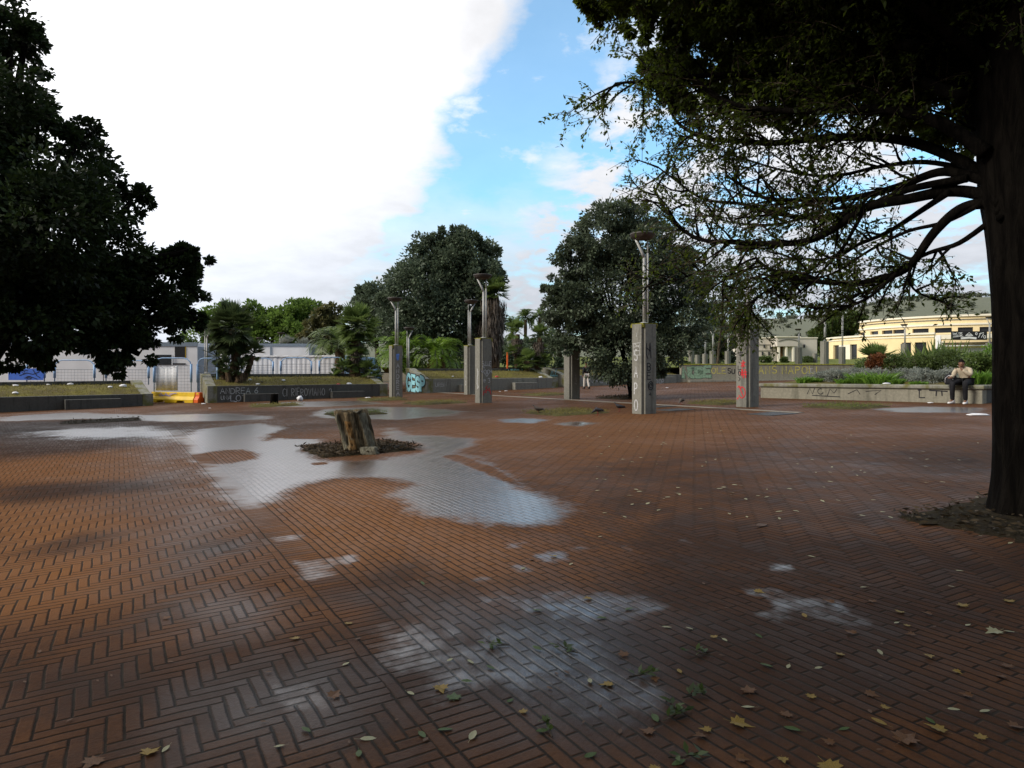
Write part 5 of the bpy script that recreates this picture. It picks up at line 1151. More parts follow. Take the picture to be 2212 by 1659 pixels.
for k, (u, v, lab) in enumerate([(655, 742, 'small grey green palm top over the right half of the cabin'), (620, 738, 'small pale palm top over the middle of the cabin')]):
    palm('feather_palm', lab, at(u, 800, 58), [([pp(u, 803, 58), pp(u, v + 12, 58)], .2, .18)], [('fan', pp(u, v + 8, 58), 1.0, 22, {})], 'f_lavender', 70 + k)

# ------------------------------------------------------------------ shrubs of the right planter
def PWu(u, n):
    k = (u - CX) / F; o = C1 + inn * n
    s = (k * o.y - o.x) / (dA.x - k * dA.y); v = PW(s, n, 0); v.z = soil_z(s, n); return v
def shrub(label, u, n, wpx, vtop, mat, seed, cat='shrub', L=.08, W=.04, dens=2600, group=None, name='shrub', flat=.8, vbase=None):
    b = PWu(u, n); rs = np.random.RandomState(seed); w_ = wpx / 2 / F * b.y; zt = EYE + (HY - vtop) / F * b.y; h = max(.25, zt - b.z)
    t = thing(name, b, label, cat, group)
    m = MB(); rg = random.Random(seed)
    for i in range(9): m.tube([b - UP * .05, b + Vector((rg.uniform(-.5, .5) * w_, rg.uniform(-.5, .5) * w_, h * .45)), b + Vector((rg.uniform(-.8, .8) * w_, rg.uniform(-.8, .8) * w_, h * .8))], [.02, .014, .006], 5)
    m.build('stems', M['bark_brown'], t, True)
    bl = [((b.x, b.y, b.z + h * .5), (w_, w_ * .9, h * .52))] + [((b.x + rg.uniform(-.5, .5) * w_, b.y + rg.uniform(-.4, .4) * w_, b.z + h * rg.uniform(.45, .7)), (w_ * .5, w_ * .5, h * .33)) for _ in range(4)]
    V, T = crown_V(bl, 70, dens, L, W, seed, cl=.34); link('foliage', quads_mesh('foliage', V, T), M[mat], t); return t
def strap(label, u, n, wpx, vtop, mat, seed, nb=160, wid=.05, up=1.0, group=None, name='strap_plant'):
    b = PWu(u, n); rs = np.random.RandomState(seed); w_ = wpx / 2 / F * b.y; h = EYE + (HY - vtop) / F * b.y - b.z
    t = thing(name, b, label, 'plant', group)
    a = rs.uniform(0, 2 * math.pi, nb); q = rs.rand(nb) ** .6; o = np.stack([np.cos(a) * q * w_ * .75, np.sin(a) * q * w_ * .6, np.zeros(nb)], -1)
    P = np.array(b) + o; d0 = np.stack([np.cos(a) * .35 * q + rs.normal(size=nb) * .2, np.sin(a) * .35 * q + rs.normal(size=nb) * .2, np.ones(nb) * up], -1); Ln = h * rs.uniform(.55, 1.05, nb)
    d0 = unit(d0); m1 = P + d0 * Ln[:, None] * .6; d1 = unit(d0 + np.stack([np.cos(a) * .8, np.sin(a) * .8, -rs.uniform(.1, .9, nb)], -1) * (1.4 - up) * 1.5)
    s = unit(np.cross(d0, rs.normal(size=(nb, 3)))) * wid / 2
    V1 = np.stack([P - s * .6, P + s * .6, m1 + s, m1 - s], 1); tip = m1 + d1 * Ln[:, None] * .5; V2 = np.stack([m1 - s, m1 + s, tip + s * .08, tip - s * .08], 1)
    T = rs.rand(nb); link('leaf_blades', quads_mesh('leaf_blades', np.concatenate([V1, V2]), np.concatenate([T, T])), M[mat], t); return t
gL, gS, gB = 'grey lavender mounds in the seat wall planter', 'strap leaved plants along the seat wall', 'clipped bushes in the seat wall planter'
for k, a in enumerate([(1776, 2.2, 62, 805, 'leftmost grey lavender mound'), (1812, 1.7, 70, 799, 'grey lavender mound left of the big strap leaved clump'), (1850, 3.0, 66, 797, 'grey lavender mound below the rust red bush'), (1893, 2.6, 60, 799, 'grey lavender mound half behind the green strap clump'), (1960, 2.0, 66, 797, 'grey lavender mound right of the green strap clump'), (1998, 1.6, 74, 800, 'large grey lavender mound left of the seated man'), (2040, 2.0, 70, 797, 'grey lavender mound directly behind the backpack'), (2072, 2.6, 60, 800, 'grey lavender mound behind the seated man')]):
    shrub(a[4] + ' in the planter', a[0], a[1], a[2], a[3], 'f_lavender', 100 + k, 'lavender', .07, .022, 3600, gL, 'lavender')
for k, a in enumerate([(1739, 1.1, 42, 811, 'small strap leaved clump at the far left of the seat wall'), (1760, 1.5, 40, 814, 'second small strap leaved clump from the left'), (1822, .9, 36, 816, 'small strap leaved clump in front of the lavender'), (1860, 1.2, 66, 800, 'bushy bright strap leaved clump near the white rag, left half'), (1902, 1.0, 80, 797, 'largest bright strap leaved clump by the white rag'), (1936, .9, 36, 815, 'low strap leaved clump right of the largest one'), (2118, 1.2, 62, 796, 'bright strap leaved clump right of the seated man'), (2142, 1.5, 50, 800, 'bright strap leaved clump against the big trunk'), (1984, .8, 44, 822, 'low bright clump at the coping left of the seated man')]):
    strap(a[4], a[0], a[1], a[2], a[3], 'f_strap', 130 + k, 150, .055, .9, gS)
shrub('round rust red bush in the planter', 1894, 4.2, 44, 764, 'f_red', 150, L=.07, W=.045, dens=4200, group=gB)
shrub('dark clipped bush right of the rust red one', 1937, 4.2, 50, 766, 'f_shrub', 151, L=.06, W=.035, dens=5200, group=gB)
shrub('dark clipped bush right of centre, beneath the spiky plants', 1985, 4.0, 60, 764, 'f_shrub', 152, L=.06, W=.035, dens=5600, group=gB)
shrub('bushy green shrub behind the seated man', 2040, 4.6, 80, 758, 'f_shrub', 153, L=.1, W=.035, dens=5200, group=gB)
shrub('loose green shrub right of the seated man', 2085, 4.0, 60, 766, 'f_shrub', 154, L=.1, W=.035, dens=3600, group=gB)
shrub('yellow flecked shrub by the big trunk', 2120, 3.2, 64, 757, 'f_palm', 155, L=.11, W=.05, dens=3600, group=gB)
shrub('tall leafy shrub partly behind the big trunk', 2140, 4.2, 60, 745, 'f_strap', 156, L=.11, W=.05, dens=3000, group=gB)
shrub('low yellowish shrub at the left of the rust red bush', 1870, 4.6, 40, 776, 'f_palm', 157, L=.08, W=.04, dens=2200, group=gB)
gP = 'spiky leaved plants before the yellow building'
strap('spiky sword leaved plant left of the shop', 2020, 6.5, 60, 736, 'f_palm', 160, 60, .10, 1.25, gP, 'spiky_plant'); strap('spiky sword leaved plant under the shop banner', 2062, 6.0, 60, 738, 'f_palm', 161, 60, .10, 1.25, gP, 'spiky_plant'); strap('low sword leaved plant between bushes and shop', 1985, 6.5, 60, 750, 'f_palm', 162, 60, .10, 1.2, gP, 'spiky_plant')
b = PWu(1898, 7.5)
palm('fan_palm', 'small fan palm in the seat wall planter before the yellow building', b, [([tuple(b), tuple(b + UP * .45)], .15, .13)], [('fan', tuple(b + UP * .55), 1.0, 26, dict(el=(-5, 80)))], 'f_palm', 163)
for k, (u, v, w_, Yb, lab) in enumerate([(1652, 770, 26, 90, 'small clipped bush left of the portico'), (1694, 774, 14, 90, 'small clipped bush in front of the portico'), (1743, 772, 22, 90, 'small clipped bush right of the portico'), (1483, 790, 30, 58, 'green bush spilling over the left end of the terrace wall')]):
    b = tp(u, Yb); t = thing('shrub', b, lab, 'shrub', 'clipped bushes before the pale building' if k < 3 else None); r_ = px(w_ / 2, Yb); zt = EYE + (HY - v) / F * Yb
    m = MB(); m.tube([b - UP * .1, b + UP * .4], .05, 5); m.build('stems', M['bark_brown'], t)
    V, T = crown_V([((b.x, b.y, (b.z + zt) / 2), (r_, r_, max(.4, (zt - b.z) / 2)))], 30, 1500, .2, .11, 170 + k, cl=.4); link('foliage', quads_mesh('foliage', V, T), M['f_shrub'], t)

# ------------------------------------------------------------------ the near oak: trunk, long drooping limbs, dense crown
TB = onground(Vector((4.63, 6.05, 0)))
NT_ = thing('oak_tree', TB, 'big dark oak at the right edge, limbs sweeping over the square', 'tree')
rg = random.Random(77); rs = np.random.RandomState(77)
tm = MB(); twm = MB()
def smooth(pts, n=5):
    pts = [Vector(p) for p in pts]; out = []
    for i in range(len(pts) - 1):
        p0, p1_, p2_, p3_ = pts[max(0, i - 1)], pts[i], pts[i + 1], pts[min(len(pts) - 1, i + 2)]
        for s in range(n):
            x = s / n; out.append(.5 * ((2 * p1_) + (p2_ - p0) * x + (2 * p0 - 5 * p1_ + 4 * p2_ - p3_) * x * x + (3 * p1_ - p0 - 3 * p2_ + p3_) * x ** 3))
    return out + [pts[-1]]
prof = [(.09, 0, -.1, .45), (.09, 0, .1, .41), (.09, 0, .35, .39), (.08, 0, .9, .38), (.07, 0, 1.6, .365), (.05, .02, 2.4, .365), (.02, .05, 3.0, .385), (.0, .1, 3.8, .38), (-.06, .15, 4.8, .33), (0, .2, 6.0, .25), (.1, .25, 7.2, .17)]
tp_ = smooth([TB + Vector(p[:3]) for p in prof], 5); tr = list(np.interp(np.linspace(0, len(prof) - 1, len(tp_)), range(len(prof)), [p[3] for p in prof]))
base = len(tm.v); tm.tube(tp_, tr, 30)
for i in range(base, len(tm.v)):                         # buttresses and bark ridges
    v = Vector(tm.v[i]); c = TB + Vector((0, 0, v.z - TB.z)); a = math.atan2(v.y - c.y, v.x - c.x); hh = v.z - TB.z
    f = 1 + .10 * mnoise.noise(Vector((math.cos(a) * 2.6, math.sin(a) * 2.6, hh * .5))) + .05 * mnoise.noise(Vector((math.cos(a) * 7, math.sin(a) * 7, hh * 1.2))) + .22 * max(0, .5 - hh) * max(0, math.sin(a * 4 + 1))
    tm.v[i] = (c.x + (v.x - c.x) * f, c.y + (v.y - c.y) * f, v.z)
TW_P, TW_D, TW_L, TW_S, TW_N = [], [], [], [], []
leafy = [7]
def twig(p, d, ln, sz):
    d = d.normalized(); e = p + d * ln + Vector((0, 0, -.12 * ln))
    twm.tube([p, p + d * ln * .5, e], [.0045, .0035, .002], 3, False)
    TW_P.append(tuple(p)); TW_D.append(tuple((e - p).normalized())); TW_L.append(ln); TW_S.append(sz); TW_N.append(leafy[0])
def rv3(): return Vector((rg.gauss(0, 1), rg.gauss(0, 1), rg.gauss(0, 1))).normalized()
def inframe(p): return p.y > .5 and p.z < 1.6 + .57 * p.y and abs(p.x) < .85 * p.y + .5
def branch(p, d, ln, r, nt, sz, bias, tl=.34):
    pts = [p]; d = d.normalized(); n = 5
    for i in range(n):
        d = (d + rv3() * .22 + bias * .12).normalized(); pts.append(pts[-1] + d * ln / n)
    tm.tube(pts, [r * (1 - .8 * i / n) for i in range(n + 1)], 5, False)
    for i in range(nt):
        q = rg.uniform(.2, 1) * n; k = min(n - 1, int(q)); b = pts[k].lerp(pts[k + 1], q - k); dd_ = (pts[k + 1] - pts[k]).normalized()
        twig(b, dd_ * .7 + rv3() * .75 + bias * .3, tl * rg.uniform(.5, 1.2), sz)
def limb(pts, r0, r1, nb, nt, lb_, t0=.15, sz=1.0, bias=Vector((0, 0, -.2)), tl=.34, spread=.8):
    P = smooth(pts, 5); n = len(P)
    tm.tube(P, [r0 + (r1 - r0) * (i / (n - 1)) ** .8 for i in range(n)], 8)
    for k in range(nb):
        q = (t0 + (1 - t0) * (k + rg.random()) / nb) * (n - 1); i = min(n - 2, int(q)); b = P[i].lerp(P[i + 1], q - i); tg = (P[i + 1] - P[i]).normalized()
        branch(b, tg * .75 + rv3() * spread + bias * .3, lb_ * rg.uniform(.6, 1.25), .016, nt, sz, bias, tl)
def IL(pts, y0, y1):                                     # photo limb seen at columns/rows, running from depth y0 to y1
    n = len(pts); return [at(u, v, y0 + (y1 - y0) * (i / (n - 1))) for i, (u, v) in enumerate(pts)]
low = dict(bias=Vector((0, 0, .15)))
limb(IL([(2165, 440), (2120, 420), (2050, 413), (1960, 430), (1870, 449), (1794, 498), (1736, 522), (1646, 527), (1570, 522), (1525, 520), (1480, 500), (1435, 449), (1412, 404)], 6.05, 8.6), .066, .014, 30, 8, .62, .3, **low)
limb(IL([(2165, 460), (2130, 440), (2072, 453), (2018, 502), (1973, 565), (1937, 592), (1870, 610), (1780, 610), (1713, 597), (1659, 579), (1632, 556)], 6.05, 7.6), .058, .015, 20, 8, .45, .35, bias=Vector((0, 0, .12)), tl=.28)
limb(IL([(2160, 470), (2144, 475), (2072, 525), (2005, 547), (1937, 583), (1880, 625), (1800, 650)], 6.0, 7.2), .032, .010, 13, 7, .36, .35, bias=Vector((0, 0, .05)), tl=.26)
limb(IL([(2160, 400), (2090, 380), (2027, 372), (1937, 404), (1848, 426), (1758, 431), (1668, 431), (1623, 413), (1570, 380)], 6.1, 8.2), .055, .014, 24, 8, .65, .25, **low)
limb(IL([(2160, 390), (2117, 372), (2063, 341), (1960, 305), (1848, 296), (1758, 300), (1668, 309), (1601, 305), (1534, 300), (1489, 283), (1457, 256), (1435, 202)], 6.1, 8.8), .07, .014, 30, 9, .7, .3, bias=Vector((0, 0, .2)))
limb(IL([(2090, 385), (1960, 410), (1850, 455), (1760, 470), (1668, 460), (1600, 440), (1520, 430), (1460, 390), (1420, 360)], 6.3, 9.3), .04, .010, 24, 8, .6, .3, **low)
limb(IL([(2100, 385), (1980, 420), (1880, 440), (1780, 455), (1700, 480), (1620, 485), (1540, 470), (1480, 440)], 6.6, 8.9), .026, .006, 20, 8, .5, .3, **low)
limb(IL([(2120, 440), (2040, 480), (1960, 500), (1880, 540), (1800, 590), (1740, 600), (1680, 590)], 6.2, 7.9), .026, .006, 14, 7, .4, .3, **low)
limb(IL([(2110, 370), (2000, 350), (1900, 360), (1800, 380), (1700, 370), (1600, 340), (1520, 310)], 6.5, 8.9), .03, .007, 22, 8, .55, .25, **low)
limb(IL([(2050, 415), (1990, 455), (1920, 500), (1850, 530), (1780, 560), (1700, 560), (1640, 600)], 6.4, 8.6), .034, .009, 18, 8, .55, .3, bias=Vector((0, 0, -.05)))
limb(IL([(1870, 449), (1830, 520), (1800, 560), (1740, 620), (1700, 650)], 6.9, 7.6), .022, .008, 11, 7, .4, .3, bias=Vector((0, 0, -.05)), tl=.28)
limb(IL([(1937, 590), (1880, 640), (1830, 660), (1760, 668)], 6.6, 7.0), .02, .007, 9, 6, .28, .3, bias=Vector((0, 0, .05)), tl=.22)
limb(IL([(1960, 600), (1980, 630), (2030, 650), (2060, 660)], 6.5, 7.2), .014, .006, 6, 6, .28, .3, bias=Vector((0, 0, .05)), tl=.2)
limb(IL([(1570, 522), (1540, 560), (1500, 590), (1440, 610), (1390, 600)], 8.2, 8.6), .014, .005, 9, 7, .4, .3, **low)
limb(IL([(1620, 530), (1590, 580), (1560, 620), (1590, 680)], 8.0, 8.3), .016, .006, 10, 9, .4, .2, bias=Vector((0, 0, -.2)))
limb(IL([(1713, 597), (1670, 620), (1630, 650), (1620, 690)], 7.3, 7.8), .016, .006, 12, 9, .42, .2, bias=Vector((0, 0, -.2)))
leafy[0] = 15
limb(IL([(2130, 330), (2040, 270), (1940, 240), (1840, 235), (1740, 240), (1640, 235), (1560, 215), (1490, 170)], 6.1, 7.6), .07, .015, 28, 9, .7, .2, bias=Vector((0, 0, .1)))
limb(IL([(2240, 420), (2190, 370), (2150, 320), (2080, 200), (1950, 60), (1800, -60)], 6.0, 6.8), .15, .06, 16, 9, .9, .4)
limb(IL([(2230, 300), (2200, 200), (2190, 130), (2120, -40), (2060, -200)], 6.0, 6.2), .2, .09, 14, 9, .9, .3)
limb(IL([(2080, 210), (1960, 170), (1820, 160), (1700, 150), (1580, 120), (1490, 60)], 6.1, 8.5), .06, .014, 30, 9, .6, .2, bias=Vector((0, 0, .1)))
limb(IL([(1980, 100), (1860, 90), (1740, 70), (1620, 40), (1510, 0), (1430, -40)], 6.2, 8.0), .055, .013, 30, 9, .55, .15, bias=Vector((0, 0, .1)))
limb(IL([(1900, 20), (1780, -10), (1640, -40), (1510, -70), (1400, -60), (1350, 5)], 6.4, 7.4), .05, .008, 24, 8, .42, .15, bias=Vector((0, 0, -.25)))
limb(IL([(1950, 60), (1850, 20), (1700, 0), (1560, 10), (1470, 50), (1440, 120), (1440, 200)], 6.3, 9.2), .05, .008, 28, 9, .5, .2, bias=Vector((0, 0, -.1)))
# the rest of the crown, all round the trunk
for k in range(46):
    az = rg.uniform(0, 2 * math.pi); e = R(rg.uniform(8, 62)); h0 = rg.uniform(3.6, 6.6); st = TB + Vector((-.03, .15, h0))
    if math.cos(az) > .55 and rg.random() < .45: continue
    ln = rg.uniform(3.4, 4.9) * (1.0 if math.cos(az) < 0 else .85); d = Vector((math.cos(az) * math.cos(e), math.sin(az) * math.cos(e), math.sin(e)))
    pts = [st, st + d * ln * .35, st + d * ln * .7 + Vector((0, 0, -.05)), st + d * ln + Vector((0, 0, -.35 * rg.random()))]
    if pts[3].z < 4.4 and d.y > 0: pts = [p + Vector((0, 0, .5 * i)) for i, p in enumerate(pts)]
    if d.y < -.3: pts = [p + Vector((0, 0, .35 * i)) for i, p in enumerate(pts)]
    limb(pts, .07, .014, 20, 8, .85, .22, 1.6 if pts[2].z > 1.6 + .57 * max(0, pts[2].y) else 1.15, Vector((0, 0, -.05)), .36)
# dense upper crown: leaf sprays round the branch ends
ub = [(1440, 60, 62, 8.3), (1428, 130, 44, 8.8), (1452, 212, 36, 9), (1440, 0, 60, 8), (1436, 165, 40, 8.9), (1268, 5, 22, 7.6), (1325, 12, 34, 7.8), (1375, 40, 34, 8), (1290, 40, 14, 7.6), (1520, 225, 40, 9), (1490, 40, 75, 8.3), (1450, 120, 45, 8.8), (1600, 60, 105, 8), (1710, 110, 110, 7.6), (1850, 90, 130, 7.2), (2000, 110, 130, 7.2), (2140, 100, 130, 7.2), (1560, 165, 75, 8.5), (1480, 185, 50, 9), (1900, 205, 95, 7.6), (1770, 205, 80, 8), (2040, 240, 75, 7.4), (1660, 205, 65, 8.6), (1380, -40, 70, 7.6), (1290, -30, 40, 7.4), (1600, -90, 160, 7), (1850, -120, 200, 6.6), (2120, -120, 200, 6.6), (2250, 120, 140, 7), (2260, 280, 110, 8.2), (2110, 300, 50, 8.4), (2000, 290, 40, 8.8)]
UV_, UT_ = crown_V(B_(ub, 8, 1.1, .3, 12), 900, 190000, .062, .03, 78, cl=.30)
ov = []
for q_ in range(30):
    az = rg.uniform(0, 2 * math.pi); rr = rg.uniform(1.2, 4.6); cx_, cy_ = TB.x + rr * math.cos(az), TB.y + rr * math.sin(az); zc = 6.9 - .10 * rr * rr * .6 + rg.uniform(-.4, 1.2)
    if cy_ < 1.0: zc = max(zc, 5.6)
    if cy_ > 2.5 and zc - 1.1 < EYE + .56 * cy_: zc = EYE + .56 * cy_ + 1.2
    ov.append(((cx_, cy_, zc), (1.25, 1.25, .9)))
ov += [((x_, y_, z_), (1.1, 1.1, .8)) for x_, y_, z_ in ((1.3, 3.6, 5.6), (.9, 2.2, 5.4), (2.0, 1.2, 5.2), (3.2, .6, 5.2), (1.8, 3.0, 6.0), (2.6, 2.2, 5.6), (3.6, 2.0, 5.7), (4.6, 1.2, 5.4), (5.4, 2.6, 5.6), (1.5, 0.2, 5.6), (3.0, -.6, 5.8), (4.6, -.4, 5.8), (6.2, 1.0, 5.8), (.6, .4, 5.4), (-.6, 1.2, 5.3), (.2, -1.2, 5.6), (-1.2, -.4, 5.6), (1.6, -2, 6), (-.4, 2.4, 5.6), (-1.8, .8, 5.8), (-2.2, -1.6, 6.0), (0, -3, 6.2), (-3.2, -.4, 6.0), (2.8, -2.6, 6.2), (-1.6, -3.2, 6.2), (4.8, -2.6, 6.2))]  # unseen leaf masses added over and behind the camera to shade the paving
OV_, OT_ = crown_V(ov, 640, 80000, .13, .07, 79, cl=.32)
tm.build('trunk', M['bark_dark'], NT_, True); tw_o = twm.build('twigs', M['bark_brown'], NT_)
P, D, Ln, Sz = np.array(TW_P), np.array(TW_D), np.array(TW_L), np.array(TW_S)
n = len(P); idx = np.repeat(np.arange(n), np.array(TW_N)); N_ = len(idx); tt = rs.uniform(.1, 1.05, N_)
Pq = P[idx] + D[idx] * (Ln[idx] * tt)[:, None] + np.array([0, 0, -1]) * (.12 * Ln[idx] * tt ** 2)[:, None]
Pq += rdir(rs, N_) * rs.uniform(0, .05, (N_, 1))
Dq = D[idx] * .55 + rdir(rs, N_) * .8 + np.array([0, 0, -.25]); Lq = rs.uniform(.038, .066, N_) * Sz[idx]
V = leaves_V(Pq, Dq, rdir(rs, N_) + np.array([0, 0, .9]), Lq, Lq * .50, .15)
Tn = np.clip(rs.normal(.42, .2, n)[idx] + rs.normal(0, .2, N_), 0, 1)
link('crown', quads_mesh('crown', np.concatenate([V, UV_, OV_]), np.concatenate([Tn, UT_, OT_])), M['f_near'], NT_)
print('near oak twigs', n, 'leaves', N_)
# ------------------------------------------------------------------ stumps
def stump(loc, label, hgt, r, lean, seed, parts=True, mat='stump_wood'):
    t = thing('tree_stump', loc, label, 'tree stump'); L = Vector(loc); rg = random.Random(seed); n, mm = 48, 16
    def outer(a, k, extra=0.0):
        nz = Vector((math.cos(a) * 1.7, math.sin(a) * 1.7, k * 1.2 + seed)); f = 1 + .20 * mnoise.noise(nz) + .10 * mnoise.noise(nz * 3.1) + .05 * mnoise.noise(nz * 9)
        f *= 1.0 + .28 * max(0, .22 - k) / .22 * (.5 + .5 * math.sin(a * 5)) - .04 * k
        groove = 0
        for g0, w_, dp in ((4.05, .10, .22), (5.15, .09, .30), (3.4, .07, .15), (1.2, .1, .2)):
            da = abs((a - g0 - .12 * k + math.pi) % (2 * math.pi) - math.pi); groove += dp * math.exp(-(da / w_) ** 2)
        return r * (f - groove) + extra
    def topz(a): return hgt * (1 + .05 * mnoise.noise(Vector((math.cos(a) * 1.5, math.sin(a) * 1.5, seed))) + .025 * mnoise.noise(Vector((math.cos(a) * 6, math.sin(a) * 6, 3))))
    m = MB(); V = []
    for j in range(mm + 1):
        k = j / mm
        for i in range(n):
            a = 2 * math.pi * i / n; ro = outer(a, k); z = topz(a) * k; V.append(L + Vector((math.cos(a) * ro, math.sin(a) * ro * .92, z - .03)) + lean * k)
    for j in range(5):                                   # hollow inside
        k = j / 4
        for i in range(n):
            a = 2 * math.pi * i / n; ro = outer(a, 1) * (.80 - .12 * k); z = topz(a) - hgt * .42 * k; V.append(L + Vector((math.cos(a) * ro, math.sin(a) * ro * .92, z - .035)) + lean * (z / hgt))
    V.append(L + UP * hgt * .55 + lean * .55)
    fs_ = []
    for j in range(mm + 5):
        for i in range(n): fs_.append((j * n + i, j * n + (i + 1) % n, (j + 1) * n + (i + 1) % n, (j + 1) * n + i))
    e = (mm + 5) * n
    for i in range(n): fs_.append((e + i, e + (i + 1) % n, len(V) - 1))
    m.add(V, fs_); m.build('wood', M[mat], t, True)
    if parts:
        def strip(a0, a1, k0, k1, mt, name, lift, amp):
            q = MB(); W_, H_ = 10, 16; Vv = []
            for j in range(H_ + 1):
                for i in range(W_ + 1):
                    a = a0 + (a1 - a0) * i / W_ + .12 * j / H_; k = k0 + (k1 - k0) * j / H_; edge = min(i, W_ - i, j, H_ - j)
                    ro = outer(a, k) + (lift + amp * mnoise.noise(Vector((a * 9, k * 9, 2)))) * min(1, edge / 1.5) - (.012 if edge == 0 else 0)
                    Vv.append(L + Vector((math.cos(a) * ro, math.sin(a) * ro * .92, topz(a) * k - .03)) + lean * k)
            q.add(Vv, [(j * (W_ + 1) + i, j * (W_ + 1) + i + 1, (j + 1) * (W_ + 1) + i + 1, (j + 1) * (W_ + 1) + i) for j in range(H_) for i in range(W_)]); q.build(name, M[mt], t, True)
        strip(4.28, 4.75, .04, .82, 'stump_orange', 'rotten_strip', .012, .05); strip(5.3, 5.95, .05, .96, 'stump_grey', 'split_wood', .015, .02); strip(3.55, 3.95, .05, .95, 'stump_grey', 'bark_slab', .02, .025)
        q = MB(); c = L + Vector((.20, -.33, .02)); q.prism([c + Vector((-.15, -.02, -.03)), c + Vector((.13, -.06, -.03)), c + Vector((.15, .13, -.03)), c + Vector((-.02, .18, -.03))], (-.05, .06, .13)); q.build('root_flare', M['stump_grey'], t, bevel=.03)
        q = MB(); q.tube([L + Vector((.05, -.18, hgt * .97)) + lean, L + Vector((.16, -.2, hgt * .93)) + lean, L + Vector((.24, -.12, hgt * .99)) + lean], [.02, .014, .02], 6); q.build('splinter', M['stump_grey'], t)
    return t
sl_ = G(782, 977); stump(sl_, 'rotten hollow tree stump, split and leaning left, in its pit', .74, .285, Vector((-.21, .02, 0)), 4)
s2_ = G(592, 872.5); stump(s2_, 'small dark tree stump before the fan palm planter', .46, .16, Vector((.02, 0, 0)), 9, False, 'bark_dark')

# ------------------------------------------------------------------ figures
def skin_obj(nodes, edges, frame, sub=2, root=None):
    names = list(nodes); ix = {k: i for i, k in enumerate(names)}
    me = bpy.data.meshes.new('skin'); me.from_pydata([nodes[k][0] for k in names], [(ix[a], ix[b]) for a, b in edges], []); me.update()
    o = bpy.data.objects.new('skin', me); COL.objects.link(o)
    md = o.modifiers.new('s', 'SKIN'); md.use_smooth_shade = True; md.branch_smoothing = .4
    sv = me.skin_vertices[0].data
    for i, k in enumerate(names):
        r_ = nodes[k][1]; sv[i].radius = r_ if isinstance(r_, tuple) else (r_, r_); sv[i].use_root = (k == (root or names[0]))
    sb2 = o.modifiers.new('u', 'SUBSURF'); sb2.levels = sub; sb2.render_levels = sub
    dg = bpy.context.evaluated_depsgraph_get(); m2 = bpy.data.meshes.new_from_object(o.evaluated_get(dg)); bpy.data.objects.remove(o)
    vs = [tuple(frame @ v.co) for v in m2.vertices]; fs_ = [tuple(p.vertices) for p in m2.polygons]; bpy.data.meshes.remove(m2)
    return vs, fs_
def head_mesh(frame, c, tilt=0, n=20, mm=16):
    V = []; c = Vector(c); Rm = Matrix.Rotation(tilt, 3, 'Z')
    for j in range(mm + 1):
        th = math.pi * j / mm
        for i in range(n):
            a = 2 * math.pi * i / n; x, y, z = math.sin(th) * math.cos(a), math.sin(th) * math.sin(a), -math.cos(th)
            wx = .076 * (1 - .18 * max(0, -z)); yy = y * .096; zz_ = z * .118
            if y > .6 and abs(x) < .35 and -.35 < z < .15: yy += .022 * (1 - abs(x) / .35) * (1 - abs(z + .15) / .3 if abs(z + .15) < .3 else 0)   # nose
            if y > .5 and abs(z - .12) < .1: yy -= .008 * (abs(x) > .2)                                                                         # eye sockets
            if y > .5 and -.62 < z < -.45 and abs(x) < .4: yy += .006                                                                           # lips
            if abs(x) > .93 and abs(z) < .25 and abs(y) < .3: wx += .014                                                                        # ears
            V.append(tuple(frame @ (c + Rm @ Vector((x * wx, yy, zz_)))))
    return V, [(j * n + i, j * n + (i + 1) % n, (j + 1) * n + (i + 1) % n, (j + 1) * n + i) for j in range(mm) for i in range(n)]
def hand_nodes(nd, ed, tag_, wrist, pal, ftip, side):   # palm and five bent fingers
    w_, p_ = Vector(wrist), Vector(pal); f = (p_ - w_).normalized(); g = (Vector(ftip) - p_).normalized(); s = Vector(side).normalized()
    nd[tag_ + 'palm'] = (tuple(p_), (.034, .018)); ed.append((tag_ + 'wrist', tag_ + 'palm'))
    for q, (off, ln) in enumerate(((-.028, .062), (-.009, .075), (.011, .07), (.03, .055))):
        a = p_ + f * .03 + s * off; b = a + (f * .5 + g * .5).normalized() * ln * .5; c = b + g * ln * .55
        for nm_, pt, r_ in (('a', a, .0095), ('b', b, .009), ('c', c, .0075)): nd[f'{tag_}f{q}{nm_}'] = (tuple(pt), r_)
        ed += [(tag_ + 'palm', f'{tag_}f{q}a'), (f'{tag_}f{q}a', f'{tag_}f{q}b'), (f'{tag_}f{q}b', f'{tag_}f{q}c')]
    a = p_ - s * .035 - f * .005; b = a - s * .018 + (f + g).normalized() * .03; nd[tag_ + 'ta'] = (tuple(a), .011); nd[tag_ + 'tb'] = (tuple(b), .009); ed += [(tag_ + 'palm', tag_ + 'ta'), (tag_ + 'ta', tag_ + 'tb')]
def mesh_from(parts, name, mat, parent, smooth=True):
    m = MB()
    for v, f in parts: m.add(v, f)
    return m.build(name, mat, parent, smooth)
M['skin'] = simple('brown skin', (.20, .10, .06), .55, .4, 0, .12); M['hair'] = simple('black hair', (.008, .007, .007), .95, .05, 0, .3)
M['beige'] = simple('beige knit sweater', (.46, .39, .29), .9, .2, 0, .14, 20); M['blacktrousers'] = simple('black trousers', (.014, .014, .017), .8, .2, 0, .3)
M['white_shoe'] = simple('white trainers', (.72, .70, .70), .6, .3, 0, .08); M['cream_trousers'] = simple('cream trousers', (.60, .55, .50), .85, .2, 0, .08); M['black_jacket'] = simple('black jacket', (.016, .016, .02), .75, .2, 0, .3)
